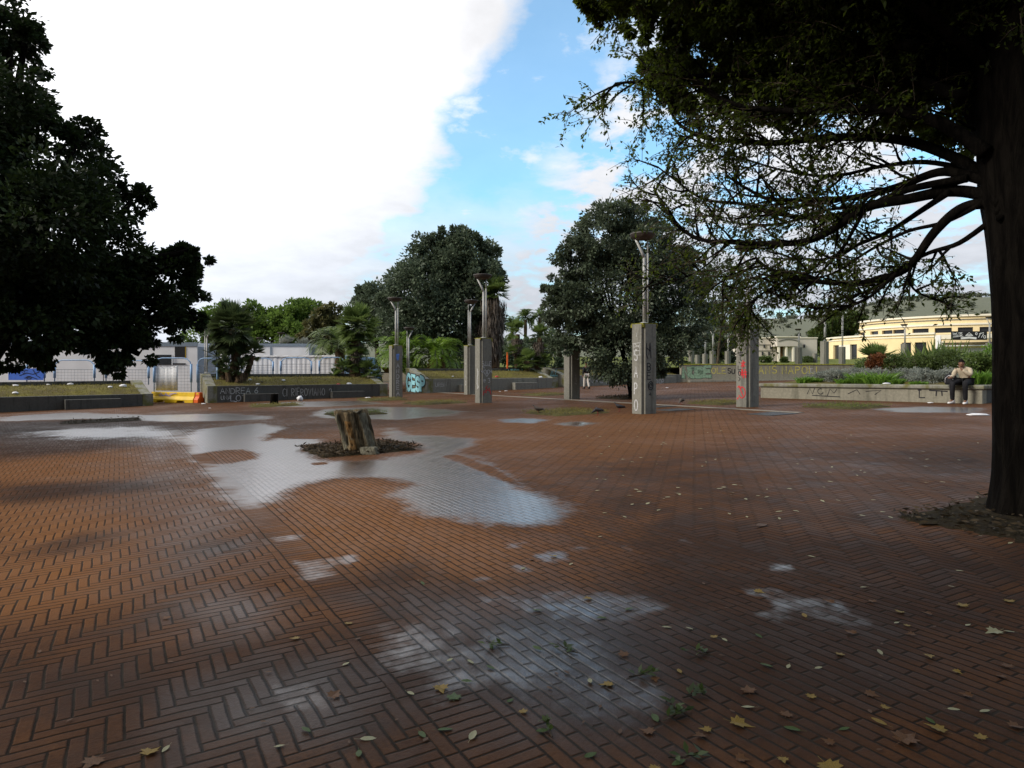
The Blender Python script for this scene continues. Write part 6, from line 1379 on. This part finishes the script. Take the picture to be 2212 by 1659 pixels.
def figure(root, fr, nodes, limbs, hands, head_c, head_tilt, top_mat, leg_mat, shoe_mat, skinm='skin'):
    nd = dict(nodes); ed = list(limbs)
    for h in hands: hand_nodes(nd, ed, *h)
    b = skin_obj(nd, ed, fr, 2, 'pelvis'); hd = head_mesh(fr, head_c, head_tilt)
    body = mesh_from([b, hd], 'body', M[skinm], root)
    up = ['pelvis', 'spine', 'chest', 'neck0', 'Lsh', 'Lel', 'Lwrist', 'Rsh', 'Rel', 'Rwrist']; gr = {'pelvis': .034, 'spine': .022, 'chest': .022, 'neck0': .012, 'Lsh': .02, 'Rsh': .02, 'Lel': .02, 'Rel': .02, 'Lwrist': .014, 'Rwrist': .014}
    def grow(k, g): r_ = nodes[k][1]; return (nodes[k][0], (r_[0] + g, r_[1] + g) if isinstance(r_, tuple) else r_ + g)
    mesh_from([skin_obj({k: grow(k, gr[k]) for k in up}, [e for e in limbs if e[0] in up and e[1] in up], fr, 2, 'pelvis')], 'top', M[top_mat], root)
    lg = ['pelvis', 'Lhip', 'Lknee', 'Lankle', 'Rhip', 'Rknee', 'Rankle']
    mesh_from([skin_obj({k: grow(k, .02 if k != 'pelvis' else .026) for k in lg}, [e for e in limbs if e[0] in lg and e[1] in lg], fr, 2, 'pelvis')], 'trousers', M[leg_mat], root)
    for s in 'LR':
        a, t_ = Vector(nodes[s + 'ankle'][0]), Vector(nodes[s + 'toe'][0]); d = (t_ - a); d.z = 0; d = d.normalized(); sd_ = Vector((-d.y, d.x, 0)); V = []; prof_ = [(-.075, .04, .11), (-.06, .05, .135), (0, .05, .13), (.07, .05, .07), (.14, .052, .055), (.19, .04, .045), (.215, .015, .03)]
        for x, w_, h_ in prof_:
            c = Vector((a.x, a.y, a.z - .085)) + d * x
            V += [c - sd_ * w_, c - sd_ * w_ * .95 + UP * h_ * .6, c - sd_ * w_ * .5 + UP * h_, c + sd_ * w_ * .5 + UP * h_, c + sd_ * w_ * .95 + UP * h_ * .6, c + sd_ * w_]
        fs_ = [(i * 6 + k, i * 6 + (k + 1) % 6, i * 6 + 6 + (k + 1) % 6, i * 6 + 6 + k) for i in range(len(prof_) - 1) for k in range(6)] + [tuple(range(6))[::-1], tuple(range(len(V) - 6, len(V)))]
        mesh_from([([tuple(fr @ v) for v in V], fs_)], 'shoe', M[shoe_mat], root)
    # hair cap and eyes
    Rm = Matrix.Rotation(head_tilt, 3, 'Z'); c = Vector(head_c); V = []; n, mm = 18, 9
    for j in range(mm + 1):
        th = math.pi * (1 - j / mm * .56)
        for i in range(n):
            a = 2 * math.pi * i / n; x, y, z = math.sin(th) * math.cos(a), math.sin(th) * math.sin(a), -math.cos(th)
            low_ = .30 if y > .35 else 0
            z2 = max(z, low_ * (1 if y > .35 else 0)); q = 1.06 + .03 * math.sin(a * 7 + j)
            V.append(tuple(fr @ (c + Rm @ Vector((x * .077 * q, y * .098 * q - .004, z2 * .122 * q + .004)))))
    mesh_from([(V, [(j * n + i, j * n + (i + 1) % n, (j + 1) * n + (i + 1) % n, (j + 1) * n + i) for j in range(mm) for i in range(n)])], 'hair', M['hair'], root)
    for sx in (-1, 1):
        m = MB(); m.ball(fr @ (c + Rm @ Vector((sx * .028, .085, .012))), .010, n=8, m=6); m.build('eye', M['hair'], root, True)
LIMBS = [('pelvis', 'spine'), ('spine', 'chest'), ('chest', 'neck0'), ('neck0', 'neck1'), ('chest', 'Lsh'), ('Lsh', 'Lel'), ('Lel', 'Lwrist'), ('chest', 'Rsh'), ('Rsh', 'Rel'), ('Rel', 'Rwrist'), ('pelvis', 'Lhip'), ('Lhip', 'Lknee'), ('Lknee', 'Lankle'), ('Lankle', 'Ltoe'), ('pelvis', 'Rhip'), ('Rhip', 'Rknee'), ('Rknee', 'Rankle'), ('Rankle', 'Rtoe')]
# seated man
k = (2083 - CX) / F; s_m = (k * C1.y - C1.x) / (dA.x - k * dA.y); pm = PW(s_m, -.07, 0); pm.z = gz(pm.x)
fw = -inn; rt = Vector((fw.y, -fw.x, 0)); fr = Matrix(((rt.x, fw.x, 0, pm.x), (rt.y, fw.y, 0, pm.y), (0, 0, 1, pm.z), (0, 0, 0, 1)))
MAN = thing('person', pm, 'man in beige sweater and black trousers seated on the wall, hand at his mouth', 'person')
nodes = {'pelvis': ((0, -.14, .69), (.155, .11)), 'spine': ((0, -.12, .85), (.15, .105)), 'chest': ((0, -.03, 1.0), (.165, .11)), 'neck0': ((0, .05, 1.10), .062), 'neck1': ((0, .08, 1.16), .052),
 'Lsh': ((-.19, .0, 1.04), .062), 'Lel': ((-.25, .17, .86), .05), 'Lwrist': ((-.06, .29, 1.03), .034), 'Rsh': ((.19, .02, 1.03), .062), 'Rel': ((.24, .16, .82), .05), 'Rwrist': ((.20, .36, .80), .034),
 'Lhip': ((-.10, -.06, .66), .085), 'Lknee': ((-.17, .36, .63), .062), 'Lankle': ((-.15, .26, .09), .042), 'Ltoe': ((-.17, .42, .04), .03), 'Rhip': ((.10, -.06, .66), .085), 'Rknee': ((.17, .38, .63), .062), 'Rankle': ((.19, .30, .09), .042), 'Rtoe': ((.22, .46, .04), .03)}
figure(MAN, fr, nodes, LIMBS, [('L', (-.06, .29, 1.03), (-.02, .285, 1.09), (.03, .22, 1.13), (.3, .9, .2)), ('R', (.20, .36, .80), (.21, .43, .80), (.20, .48, .76), (1, 0, .2))], (0, .13, 1.225), R(12), 'beige', 'blacktrousers', 'white_shoe')
m = MB(); m.tube([fr @ Vector((.03, .25, 1.15)), fr @ Vector((.05, .32, 1.155))], .006, 6); tag(m.build('cigarette', M['trash']), 'thin white cigarette held at the seated man\'s mouth', 'cigarette')
# backpack standing on his thigh and the coping
bp_c = Vector((.30, .16, .70)); BK = thing('backpack', fr @ Vector((.30, .14, .57)), 'black backpack with pale piping beside the seated man', 'backpack')
def fb(x, y, z): return tuple(fr @ (Vector((.30, .13, .57)) + Vector((x, y, z))))
m = MB(); rings = [(0, .13, .09), (.05, .16, .115), (.16, .165, .12), (.27, .14, .105), (.33, .09, .07), (.345, .03, .03)]; V = []
for z, a, b in rings:
    for i in range(14):
        an = 2 * math.pi * i / 14; cx_, sy_ = math.cos(an), math.sin(an); V.append(fb(a * abs(cx_) ** .6 * (1 if cx_ > 0 else -1), b * abs(sy_) ** .6 * (1 if sy_ > 0 else -1), z))
m.add(V, [(j * 14 + i, j * 14 + (i + 1) % 14, j * 14 + 14 + (i + 1) % 14, j * 14 + 14 + i) for j in range(5) for i in range(14)] + [tuple(range(14))[::-1], tuple(range(70, 84))]); m.build('bag', M['black_jacket'], BK, True)
m = MB(); m.tube([fb(-.12, .10, .05), fb(-.10, .13, .2), fb(0, .125, .29), fb(.1, .13, .2), fb(.12, .10, .05)], .008, 6); m.build('piping', M['trash'], BK, True)
m = MB(); m.tube([fb(-.04, 0, .33), fb(-.03, 0, .38), fb(.03, 0, .38), fb(.04, 0, .33)], .011, 6); m.build('handle', M['black'], BK, True)
# walker
wp = G(1267, 840); fr2 = Matrix(((.95, -.28, 0, wp.x), (.28, .95, 0, wp.y), (0, 0, 1, wp.z), (0, 0, 0, 1))) @ Matrix.Scale(.93, 4)
WK = thing('person', wp, 'person in dark jacket and cream trousers walking away beside the shaded pillar', 'person')
nodes = {'pelvis': ((0, 0, .95), (.15, .10)), 'spine': ((0, .01, 1.12), (.14, .10)), 'chest': ((0, .01, 1.32), (.16, .11)), 'neck0': ((0, .02, 1.44), .06), 'neck1': ((0, .03, 1.5), .052),
 'Lsh': ((-.19, .0, 1.38), .06), 'Lel': ((-.24, -.06, 1.10), .047), 'Lwrist': ((-.24, .04, .87), .034), 'Rsh': ((.19, .0, 1.38), .06), 'Rel': ((.24, .0, 1.10), .047), 'Rwrist': ((.26, .12, .90), .034),
 'Lhip': ((-.09, 0, .90), .09), 'Lknee': ((-.10, .10, .50), .065), 'Lankle': ((-.10, .16, .10), .045), 'Ltoe': ((-.11, .30, .04), .03), 'Rhip': ((.09, 0, .90), .09), 'Rknee': ((.10, -.02, .50), .065), 'Rankle': ((.11, -.16, .11), .045), 'Rtoe': ((.12, -.03, .04), .03)}
figure(WK, fr2, nodes, LIMBS, [('L', (-.24, .04, .87), (-.24, .06, .80), (-.23, .09, .72), (0, 1, 0)), ('R', (.26, .12, .90), (.26, .15, .83), (.25, .19, .75), (0, 1, 0))], (0, .04, 1.60), 0, 'black_jacket', 'cream_trousers', 'black')

# ------------------------------------------------------------------ pigeons
M['pig_dark'] = simple('dark slate feathers', (.028, .028, .034), .6, .3, 0, .4, 40); M['pig_brown'] = simple('brown grey feathers', (.085, .07, .06), .7, .3, 0, .35, 40); M['pig_leg'] = simple('red bird leg', (.25, .06, .05), .6, .3)
def pigeon(loc, az, label, mat, pose='stand'):
    t = thing('pigeon', loc, label, 'bird', 'pigeons on the paving'); L = Vector(loc); f = Vector((math.sin(az), math.cos(az), 0)); s = Vector((f.y, -f.x, 0))
    sec = [(-.20, .115, .012, .006), (-.15, .125, .035, .012), (-.09, .14, .052, .036), (-.02, .15, .066, .058), (.05, .165, .064, .062), (.09, .19, .046, .048), (.11, .225, .030, .034), (.125, .255, .026, .027), (.145, .262, .018, .018), (.155, .26, .008, .008)]
    if pose == 'peck': sec = [(a, h, w_, g) if a < .04 else (a + (.02 if a > .1 else 0), .165 - (a - .05) * 1.0, w_, g) for a, h, w_, g in sec]
    m = MB(); n = 12; V = []
    for a, h, w_, g in sec:
        for i in range(n):
            an = 2 * math.pi * i / n; V.append(L + f * a + s * math.cos(an) * w_ + UP * (h + math.sin(an) * g))
    k = len(sec); m.add(V, [(j * n + i, j * n + (i + 1) % n, j * n + n + (i + 1) % n, j * n + n + i) for j in range(k - 1) for i in range(n)] + [tuple(range(n))[::-1], tuple(range(len(V) - n, len(V)))]); m.build('body', M[mat], t, True)
    e = sec[-1]; m = MB(); m.tube([L + f * e[0] + UP * e[1], L + f * (e[0] + .022) + UP * (e[1] - .006)], [.007, .002], 6); m.build('beak', M['pig_dark'], t)
    for q in (-1, 1):
        m = MB(); b = L + s * q * .025; m.tube([b + UP * .105, b + f * -.012 + UP * .05, b + UP * .006], [.014, .006, .005], 6)
        for an in (-.6, 0, .6): m.tube([b + UP * .006, b + f * .035 * math.cos(an) + s * .035 * math.sin(an) + UP * .004], .004, 4)
        m.tube([b + UP * .006, b - f * .02 + UP * .004], .004, 4); m.build('leg', M['pig_leg'], t)
        m = MB(); V = []
        for a, h, w_ in ((.06, .18, .062), (.0, .172, .069), (-.08, .155, .056), (-.16, .135, .03)):
            for dz in (.028, -.03 + .02 * (a < -.1)): V.append(L + f * a + s * q * (w_ + .006) + UP * (h + dz))
        m.add(V, [(2 * i, 2 * i + 1, 2 * i + 3, 2 * i + 2) for i in range(3)]); w2 = m.build('wing', M[mat], t, True); w2.modifiers.new('thickness', 'SOLIDIFY').thickness = .01
pigeon(G(1162, 894.5), R(-80), 'grey pigeon standing in the mossy tree pit, seen at its left end', 'pig_brown')
pigeon(G(1291, 897), R(-70), 'dark pigeon walking at the right edge of the mossy tree pit, its head low', 'pig_dark', 'peck')
pigeon(G(1338, 889), R(-75), 'black pigeon just left of the SAPO pillar', 'pig_dark')
pigeon(G(1472, 874), R(-140), 'hunched brown pigeon between the SAPO pillar and the sickle pillar', 'pig_brown', 'peck')

# ------------------------------------------------------------------ covers and litter
M['iron'] = simple('cast iron', (.07, .072, .075), .55, .5, .5, .2)
for (u, v, wq, wp_, lab) in [(1668, 894.5, 1.05, .8, 'iron drain cover in front of the sickle pillar'), (1458, 885.5, .95, .7, 'iron drain cover right of the SAPO pillar'), (1430, 878.5, .8, .5, 'narrow iron drain cover behind the SAPO pillar')]:
    c = onground(G(u, v)); t = thing('drain_cover', c, lab, 'drain cover', 'iron drain covers in the paving'); sx = Vector((D2.x, D2.y, SL * D2.x)).normalized(); sy = Vector((D1.x, D1.y, SL * D1.x)).normalized()
    m = MB()
    for q in (-1, 1): m.box(c + sx * q * (wq / 2 - .03) + UP * .008, (.06, wp_, .014), sx, sy); m.box(c + sy * q * (wp_ / 2 - .03) + UP * .008, (wq - .122, .058, .014), sx, sy)
    m.build('frame', M['iron'], t); m = MB()
    for q in np.arange(-wq / 2 + .08, wq / 2 - .07, .05): m.box(c + sx * q + UP * .007, (.026, wp_ - .124, .010), sx, sy)
    m.build('grate', M['iron'], t)
def rag(loc, sz, label, mat='trash', seed=0, flat=.35, name='litter', cat='litter', asp=1.4, group=None):
    sz *= .78
    rg = random.Random(seed); m = MB(); n, mm = 14, 7; V = []; L = Vector(loc)
    for j in range(mm + 1):
        th = math.pi * j / mm
        for i in range(n):
            a = 2 * math.pi * i / n; d = Vector((math.sin(th) * math.cos(a), math.sin(th) * math.sin(a), -math.cos(th))); q = 1 + .35 * mnoise.noise(d * 2.2 + Vector((seed, 0, 0)))
            p_ = L + Vector((d.x * sz * asp * q, d.y * sz * q, max(-.9, d.z) * sz * flat * q + sz * flat * .8)); V.append(p_)
    m.add(V, [(j * n + i, j * n + (i + 1) % n, (j + 1) * n + (i + 1) % n, (j + 1) * n + i) for j in range(mm) for i in range(n)])
    return tag(m.build(name, M[mat], None, True), label, cat, group)
rag(G(648, 866), .20, 'round white plastic bag at the foot of the RIFROVIAMO wall', seed=1, flat=.85, name='plastic_bag', cat='bag', asp=.85)
rag(G(2112, 898), .13, 'crumpled white plastic sheet on the paving beside the big trunk', seed=2, flat=.3, asp=2.6)
rag(PW(LA * .62, .16, gz((C1 + dA * LA * .62).x) + WT_), .10, 'white rag lying on the coping before the strap leaves', seed=3, flat=.4, asp=1.7)
def on_lawn(Pf, a, d, u, v, zf, zb, dep=3.2):            # a point on a sloping planter lawn seen at (u, v)
    best = None
    for n_ in np.linspace(.35, dep - .4, 40):
        kk = (n_ - .26) / (dep - .5); z = (zf - .05) * (1 - kk) + (zb - .16) * kk + .1 * math.sin(max(0, min(1, kk)) * math.pi)
        k = (u - CX) / F; o = Pf(0, n_, 0); s = (k * o.y - o.x) / (d.x - k * d.y); p_ = Pf(s, n_, z); vv = HY - (z - EYE) / p_.y * F
        if best is None or abs(vv - v) < best[0]: best = (abs(vv - v), p_)
    return best[1]
for k, (u, v, r_, lab, mt) in enumerate([(238, 838, .10, 'white scrap beside another on the left lawn, upper of the pair', 'trash'), (266, 836, .15, 'largest white scrap on the left lawn, near its end wall', 'trash'), (152, 832, .12, 'white scrap high on the left lawn below the stake', 'trash'), (104, 831, .08, 'small white scrap high on the left lawn', 'trash'), (34, 835, .10, 'white scrap near the left edge of the photo', 'trash'), (33, 851, .11, 'white scrap low on the lawn at the left edge', 'trash'), (30, 829, .07, 'tiny pale scrap at the top of the left lawn', 'trash')]):
    rag(on_lawn(Pf1, a1_, d1_, u, v, .20, .74), r_, lab, mt, 10 + k, .6, 'paper_scrap', group='litter on the lawns')
for k, (u, v, r_, lab, mt) in enumerate([(540, 821, .08, 'white scrap on the palm lawn right of the trunks', 'trash'), (612, 823, .10, 'white scrap in the middle of the palm lawn', 'trash'), (557, 831, .09, 'white scrap near the front edge of the palm lawn', 'trash'), (754, 831, .13, 'white scrap under the bushy fan palm', 'trash'), (731, 833, .09, 'orange red scrap left of the bushy fan palm', 'trash_red'), (566, 826, .06, 'dark scrap on the palm lawn', 'black')]):
    rag(on_lawn(Pf2, a2_, d2_, u, v, .50, 1.02), r_, lab, mt, 20 + k, .6, 'paper_scrap', group='litter on the lawns')
for k, (u, v, r_, lab, mt) in enumerate([(1073, 815, .11, 'red carton scrap on the far lawn', 'trash_red'), (1168, 816, .12, 'white carton at the far lawn edge by the second blue tag', 'trash'), (978, 814, .06, 'small white scrap on the far lawn', 'trash')]):
    rag(on_lawn(Pf3, a3_, d3_, u, v, .70, 1.28), r_, lab, mt, 30 + k, .6, 'paper_scrap', group='litter on the lawns')
for k, (u, v, r_, lab) in enumerate([(508, 868.5, .09, 'white scrap at the wall foot below LOTA'), (440, 873, .1, 'white scrap before the orange barrier end'), (1093, 845, .09, 'white scrap at the foot of the far planter wall, right of two'), (1080, 846, .06, 'white scrap at the foot of the far planter wall, left of two'), (855, 863.5, .07, 'white cup beside the ANDREA pillar'), (1441, 838, .08, 'white scrap far out on the red paving, upper one'), (1404, 851, .06, 'white scrap far out on the red paving, lower one'), (795, 860, .13, 'flat white strip left of the ANDREA pillar'), (2010, 871, .08, 'flat white packet at the seat wall, left of the man'), (453, 882, .05, 'tiny white scrap on the paving below the orange barrier'), (1208, 890, .06, 'white scrap in the pit with the grey pigeon')]):
    rag(G(u, v), r_, lab, 'trash', 40 + k, .3, 'paper_scrap', group='scraps on the paving')
for k, (u, lab) in enumerate([(1050, 'left orange site post behind the heart pillar'), (1122, 'right orange site post left of the palm cluster')]):
    b = at(u - (36 if k == 0 else 26), 800, 47.5); t = thing('site_post', b, lab, 'post', 'orange posts beyond the planters'); m = MB(); m.tube([b, b + UP * 1.25], .06, 10); m.build('post', M['orange'], t); m = MB(); m.lathe([(.2, 0), (.2, .06), (.1, .1)], b, 12); m.build('foot', M['black'], t)

# ------------------------------------------------------------------ fallen leaves, each its own object
def leafmat(name, a, b):
    t = NT(name); o = t.obj(); n_ = t.noise(o, 28, 5, .65); c = t.mix(t.ss(n_, .35, .65), a, b); bs_ = t.bsdf(c, .55, .35)
    tr = t.n('ShaderNodeBsdfTranslucent'); t.lk(c, tr.inputs[0]); mx = t.n('ShaderNodeMixShader'); mx.inputs[0].default_value = .2; t.lk(bs_, mx.inputs[1]); t.lk(tr.outputs[0], mx.inputs[2]); return t.done(mx.outputs[0])
LM = {'yellow': leafmat('yellow leaf', (.36, .24, .045), (.19, .12, .025)), 'orange': leafmat('orange brown leaf', (.19, .085, .028), (.09, .042, .018)), 'pale': leafmat('pale underside leaf', (.44, .42, .27), (.32, .31, .17)), 'green': leafmat('fresh green leaf', (.09, .14, .035), (.045, .075, .02)), 'brown': leafmat('brown dry leaf', (.15, .075, .035), (.08, .045, .025))}
LOBE = [(0, .0), (.10, .05), (.30, -.06), (.26, .12), (.50, .18), (.36, .32), (.42, .52), (.22, .46), (.14, .66), (0, 1.0)]
def leaf_mesh(kind, mat, seed):
    rg = random.Random(seed); half = {'lobed': LOBE, 'oval': [(0, 0), (.10, .08), (.19, .28), (.22, .5), (.17, .74), (.07, .93), (0, 1.0)]}[kind]; V = []; n = len(half)
    for i, (x, y_) in enumerate(half): V.append((0, y_ if 0 < i < n - 1 else y_, .0))
    cur = rg.uniform(.05, .22); yy = [p_[1] for p_ in half]
    V = []
    for sg in (1, -1):
        for x, y_ in half: V.append((sg * x, y_, cur * x * x * 1.8 + .10 * math.sin(y_ * 3 + seed) * cur + rg.uniform(0, .03)))
    mid = [(0, max(0, min(1, y_)), .02) for x, y_ in half]; V += mid
    fs_ = []
    for i in range(n - 1):
        fs_.append((i, i + 1, 2 * n + i + 1, 2 * n + i)); fs_.append((n + i + 1, n + i, 2 * n + i, 2 * n + i + 1))
    b_ = len(V); V += [(-.012, 0, .01), (.012, 0, .01), (.03, -.34, .05), (.01, -.35, .05)]; fs_.append((b_, b_ + 1, b_ + 2, b_ + 3))
    me = bpy.data.meshes.new('fallen_leaf'); me.from_pydata(V, [], fs_); me.validate(); me.update(); me.materials.append(LM[mat]); return me
LMESH = {(k, c): [leaf_mesh(k, c, s) for s in range(3)] for k in ('lobed', 'oval') for c in LM}
rg = random.Random(5)
def fallen(u, v, kind, c, size, label, group=None, az=None):
    p = G(u, v); o = bpy.data.objects.new('fallen_leaf', rg.choice(LMESH[(kind, c)])); COL.objects.link(o); o.location = p + Vector((0, 0, .006)); o.scale = (size * .85,) * 3
    o.rotation_euler = (rg.uniform(-.12, .12), rg.uniform(-.12, .12), rg.uniform(0, 6.28) if az is None else az); return tag(o, label, 'leaf', group)
SPEC = [(1580, 1562, 'lobed', 'yellow', .105, 'large yellow brown lobed leaf, bottom right of centre'), (1946, 1606, 'lobed', 'orange', .12, 'largest orange leaf, long and curled, at the bottom right'), (2041, 1584, 'lobed', 'yellow', .085, 'yellow lobed leaf right of the largest orange leaf'), (1916, 1570, 'oval', 'yellow', .07, 'yellow leaf just above the largest orange leaf'),
 (2158, 1365, 'lobed', 'pale', .10, 'large pale yellow lobed leaf at the right edge'), (2192, 1368, 'oval', 'pale', .055, 'small pale leaf beside the large pale yellow one'), (2083, 1313, 'lobed', 'yellow', .085, 'yellow lobed leaf on the band of bricks at the right'), (2184, 1303, 'lobed', 'yellow', .075, 'yellow lobed leaf near the right edge below the tree pit'), (1781, 1651, 'lobed', 'yellow', .11, 'torn yellow leaf cut by the bottom edge of the photo'),
 (1618, 1500, 'lobed', 'orange', .085, 'orange brown lobed leaf above the large yellow brown one'), (1521, 1592, 'lobed', 'orange', .06, 'rusty leaf left of the large yellow brown one'), (1323, 1480, 'lobed', 'yellow', .075, 'buff lobed leaf right of the green sprig in the damp patch'), (1471, 1457, 'oval', 'yellow', .06, 'yellow oval leaf above the middle sprig'), (1655, 1134, 'oval', 'brown', .17, 'large dry brown leaf out on the dark paving'),
 (212, 1640, 'lobed', 'orange', .10, 'brown yellow leaf with green edge at the bottom left'), (312, 1634, 'lobed', 'yellow', .085, 'bright yellow leaf at the bottom left'), (950, 1484, 'lobed', 'yellow', .085, 'green yellow leaf on the cross laid bricks'), (980, 1514, 'lobed', 'green', .085, 'green lobed leaf below the green yellow one'), (1015, 1602, 'oval', 'pale', .075, 'pale green oval leaf on the cross laid bricks'), (715, 1510, 'lobed', 'orange', .08, 'wet buff leaf on the herringbone bricks'), (645, 1381, 'lobed', 'yellow', .06, 'yellow wet leaf in the herringbone left of the border'),
 (777, 1600, 'oval', 'pale', .075, 'pale green leaf right of the wet buff one'), (755, 1350, 'lobed', 'yellow', .06, 'pair leaf on the ladder bricks'), (363, 1338, 'lobed', 'orange', .06, 'faded yellow leaf far left on the herringbone'), (1276, 1294, 'lobed', 'yellow', .07, 'yellow leaf in the blue puddle'), (1631, 1277, 'lobed', 'yellow', .08, 'yellow leaf in a small round puddle on the right'), (1201, 1204, 'lobed', 'yellow', .07, 'yellow leaf in the larger round puddle'), (1126, 1231, 'oval', 'pale', .07, 'pale leaf in the round puddle left of the larger one'), (1143, 1211, 'lobed', 'orange', .06, 'tawny leaf between the round puddles'), (1741, 1336, 'oval', 'yellow', .07, 'amber leaf left of the long puddle'), (1941, 1325, 'lobed', 'yellow', .07, 'yellow leaf left of the brick band'), (2012, 1330, 'lobed', 'orange', .06, 'tan leaf right of the yellow one on the band'), (1411, 1585, 'lobed', 'orange', .07, 'grey tan leaf at the bottom centre'), (1522, 1264, 'oval', 'brown', .05, 'small brown leaf alone among the dark bricks')]
for a in SPEC: fallen(*a)
def crowd(pts, kind, c, lo, hi, label, group):
    for u, v in pts: fallen(u, v, kind, c, rg.uniform(lo, hi) * .88, label, group)
cr = [(1430, 1356), (1497, 1362), (1273, 1469), (1560, 1381), (2046, 1534), (2138, 1537), (2095, 1351), (1942, 1346), (1760, 1447), (1705, 1438), (1905, 1417), (1630, 1531), (2046, 1267), (2064, 1234), (1872, 1270), (1745, 1202), (2121, 1160), (2187, 1173), (1300, 1160), (1230, 1222), (965, 1431), (1010, 1428), (615, 1613), (880, 1497), (366, 1613), (740, 1440)]
crowd(cr, 'oval', 'pale', .05, .07, 'small pale oval leaf lying face down on the damp bricks', 'small pale leaves on the paving')
crowd([(1466, 1527), (1240, 1404), (1225, 1404), (1310, 1337), (1620, 1488), (2020, 1567), (1835, 1575), (1730, 1582), (1410, 1545), (1170, 1407), (1060, 1395), (1068, 1448), (1095, 1520), (905, 1583), (1262, 1640), (1185, 1580), (945, 1580), (670, 1585), (775, 1624), (1020, 1475), (1150, 1320), (1350, 1320), (1520, 1411), (1642, 1436), (1632, 1371), (910, 1258), (1480, 1645)], 'oval', 'green', .055, .085, 'small dark green leaf dropped flat on the wet bricks', 'small green leaves on the paving')
crowd([(1697, 1550), (1413, 1465), (1846, 1372), (1976, 1372), (1888, 1303), (2100, 1508), (2180, 1445), (2171, 1467), (1800, 1610), (2180, 1570), (1590, 1640), (1870, 1498), (1350, 1420), (1800, 1305)], 'lobed', 'orange', .06, .085, 'small rusty lobed leaf lying on the dark bricks', 'small rusty leaves on the paving')
crowd([(1960, 1355), (1813, 1417), (1535, 1580), (1750, 1510), (1905, 1530), (2120, 1600), (1690, 1640), (2005, 1417), (2060, 1450), (1420, 1660), (1130, 1543), (1545, 1380)], 'lobed', 'yellow', .05, .07, 'small yellow lobed leaf lying on the dark bricks', 'small yellow leaves on the paving')
rg2 = random.Random(31)
crowd([(rg2.uniform(1260, 2120), 930 + 190 * rg2.random() ** 1.2) for _ in range(110)], 'oval', 'pale', .06, .09, 'tiny pale leaf fleck far out on the dry brown paving', 'pale leaf flecks under the oak')
crowd([(rg2.uniform(0, 2212), 905 + 740 * rg2.random() ** 1.2) for _ in range(90)], 'oval', 'brown', .025, .05, 'tiny dark leaf crumb on the paving', 'dark crumbs on the paving')
# sprigs with several leaves
def sprig(u, v, label, n_, seed, ln=.10):
    p = G(u, v) + UP * .008; rg = random.Random(seed); t = thing('leafy_sprig', p, label, 'sprig', 'broken green sprigs on the paving'); a = rg.uniform(0, 6.28); d = Vector((math.cos(a), math.sin(a), 0)); m = MB(); m.tube([p - d * ln * .6, p, p + d * ln * .6 + UP * .02], [.003, .003, .002], 5); m.build('stem', M['bark_brown'], t)
    rs = np.random.RandomState(seed); k = np.linspace(-.3, .6, n_); P = np.array(p) + np.outer(k * ln, np.array(d)) + np.array([0, 0, .008]); D = np.array(d) * .5 + np.stack([rs.normal(size=n_), rs.normal(size=n_), np.abs(rs.normal(size=n_)) * .35], -1); link('leaves', quads_mesh('leaves', leaves_V(P, D, np.array([[0, 0, 1.0]]) + rs.normal(size=(n_, 3)) * .3, rs.uniform(.038, .06, n_), .021), rs.rand(n_) * .6), M['f_shrub'], t)
for k, a in enumerate([(1385, 1462, 'dense dark green sprig at the edge of the bluish wet patch', 16), (1500, 1505, 'upright green sprig below the dense dark one', 11), (1452, 1528, 'grey green sprig near the bottom centre', 9), (1455, 1552, 'dark green sprig just below the grey green one', 10), (1225, 1407, 'small thick green sprig in the wet patch', 8), (1512, 1415, 'small curled green sprig above the upright one', 7), (1480, 1640, 'olive sprig at the bottom edge', 8), (1075, 1397, 'green sprig on the ladder bricks', 7), (1185, 1578, 'thin green sprig on the wet running bricks', 8)]): sprig(*a, 200 + k)
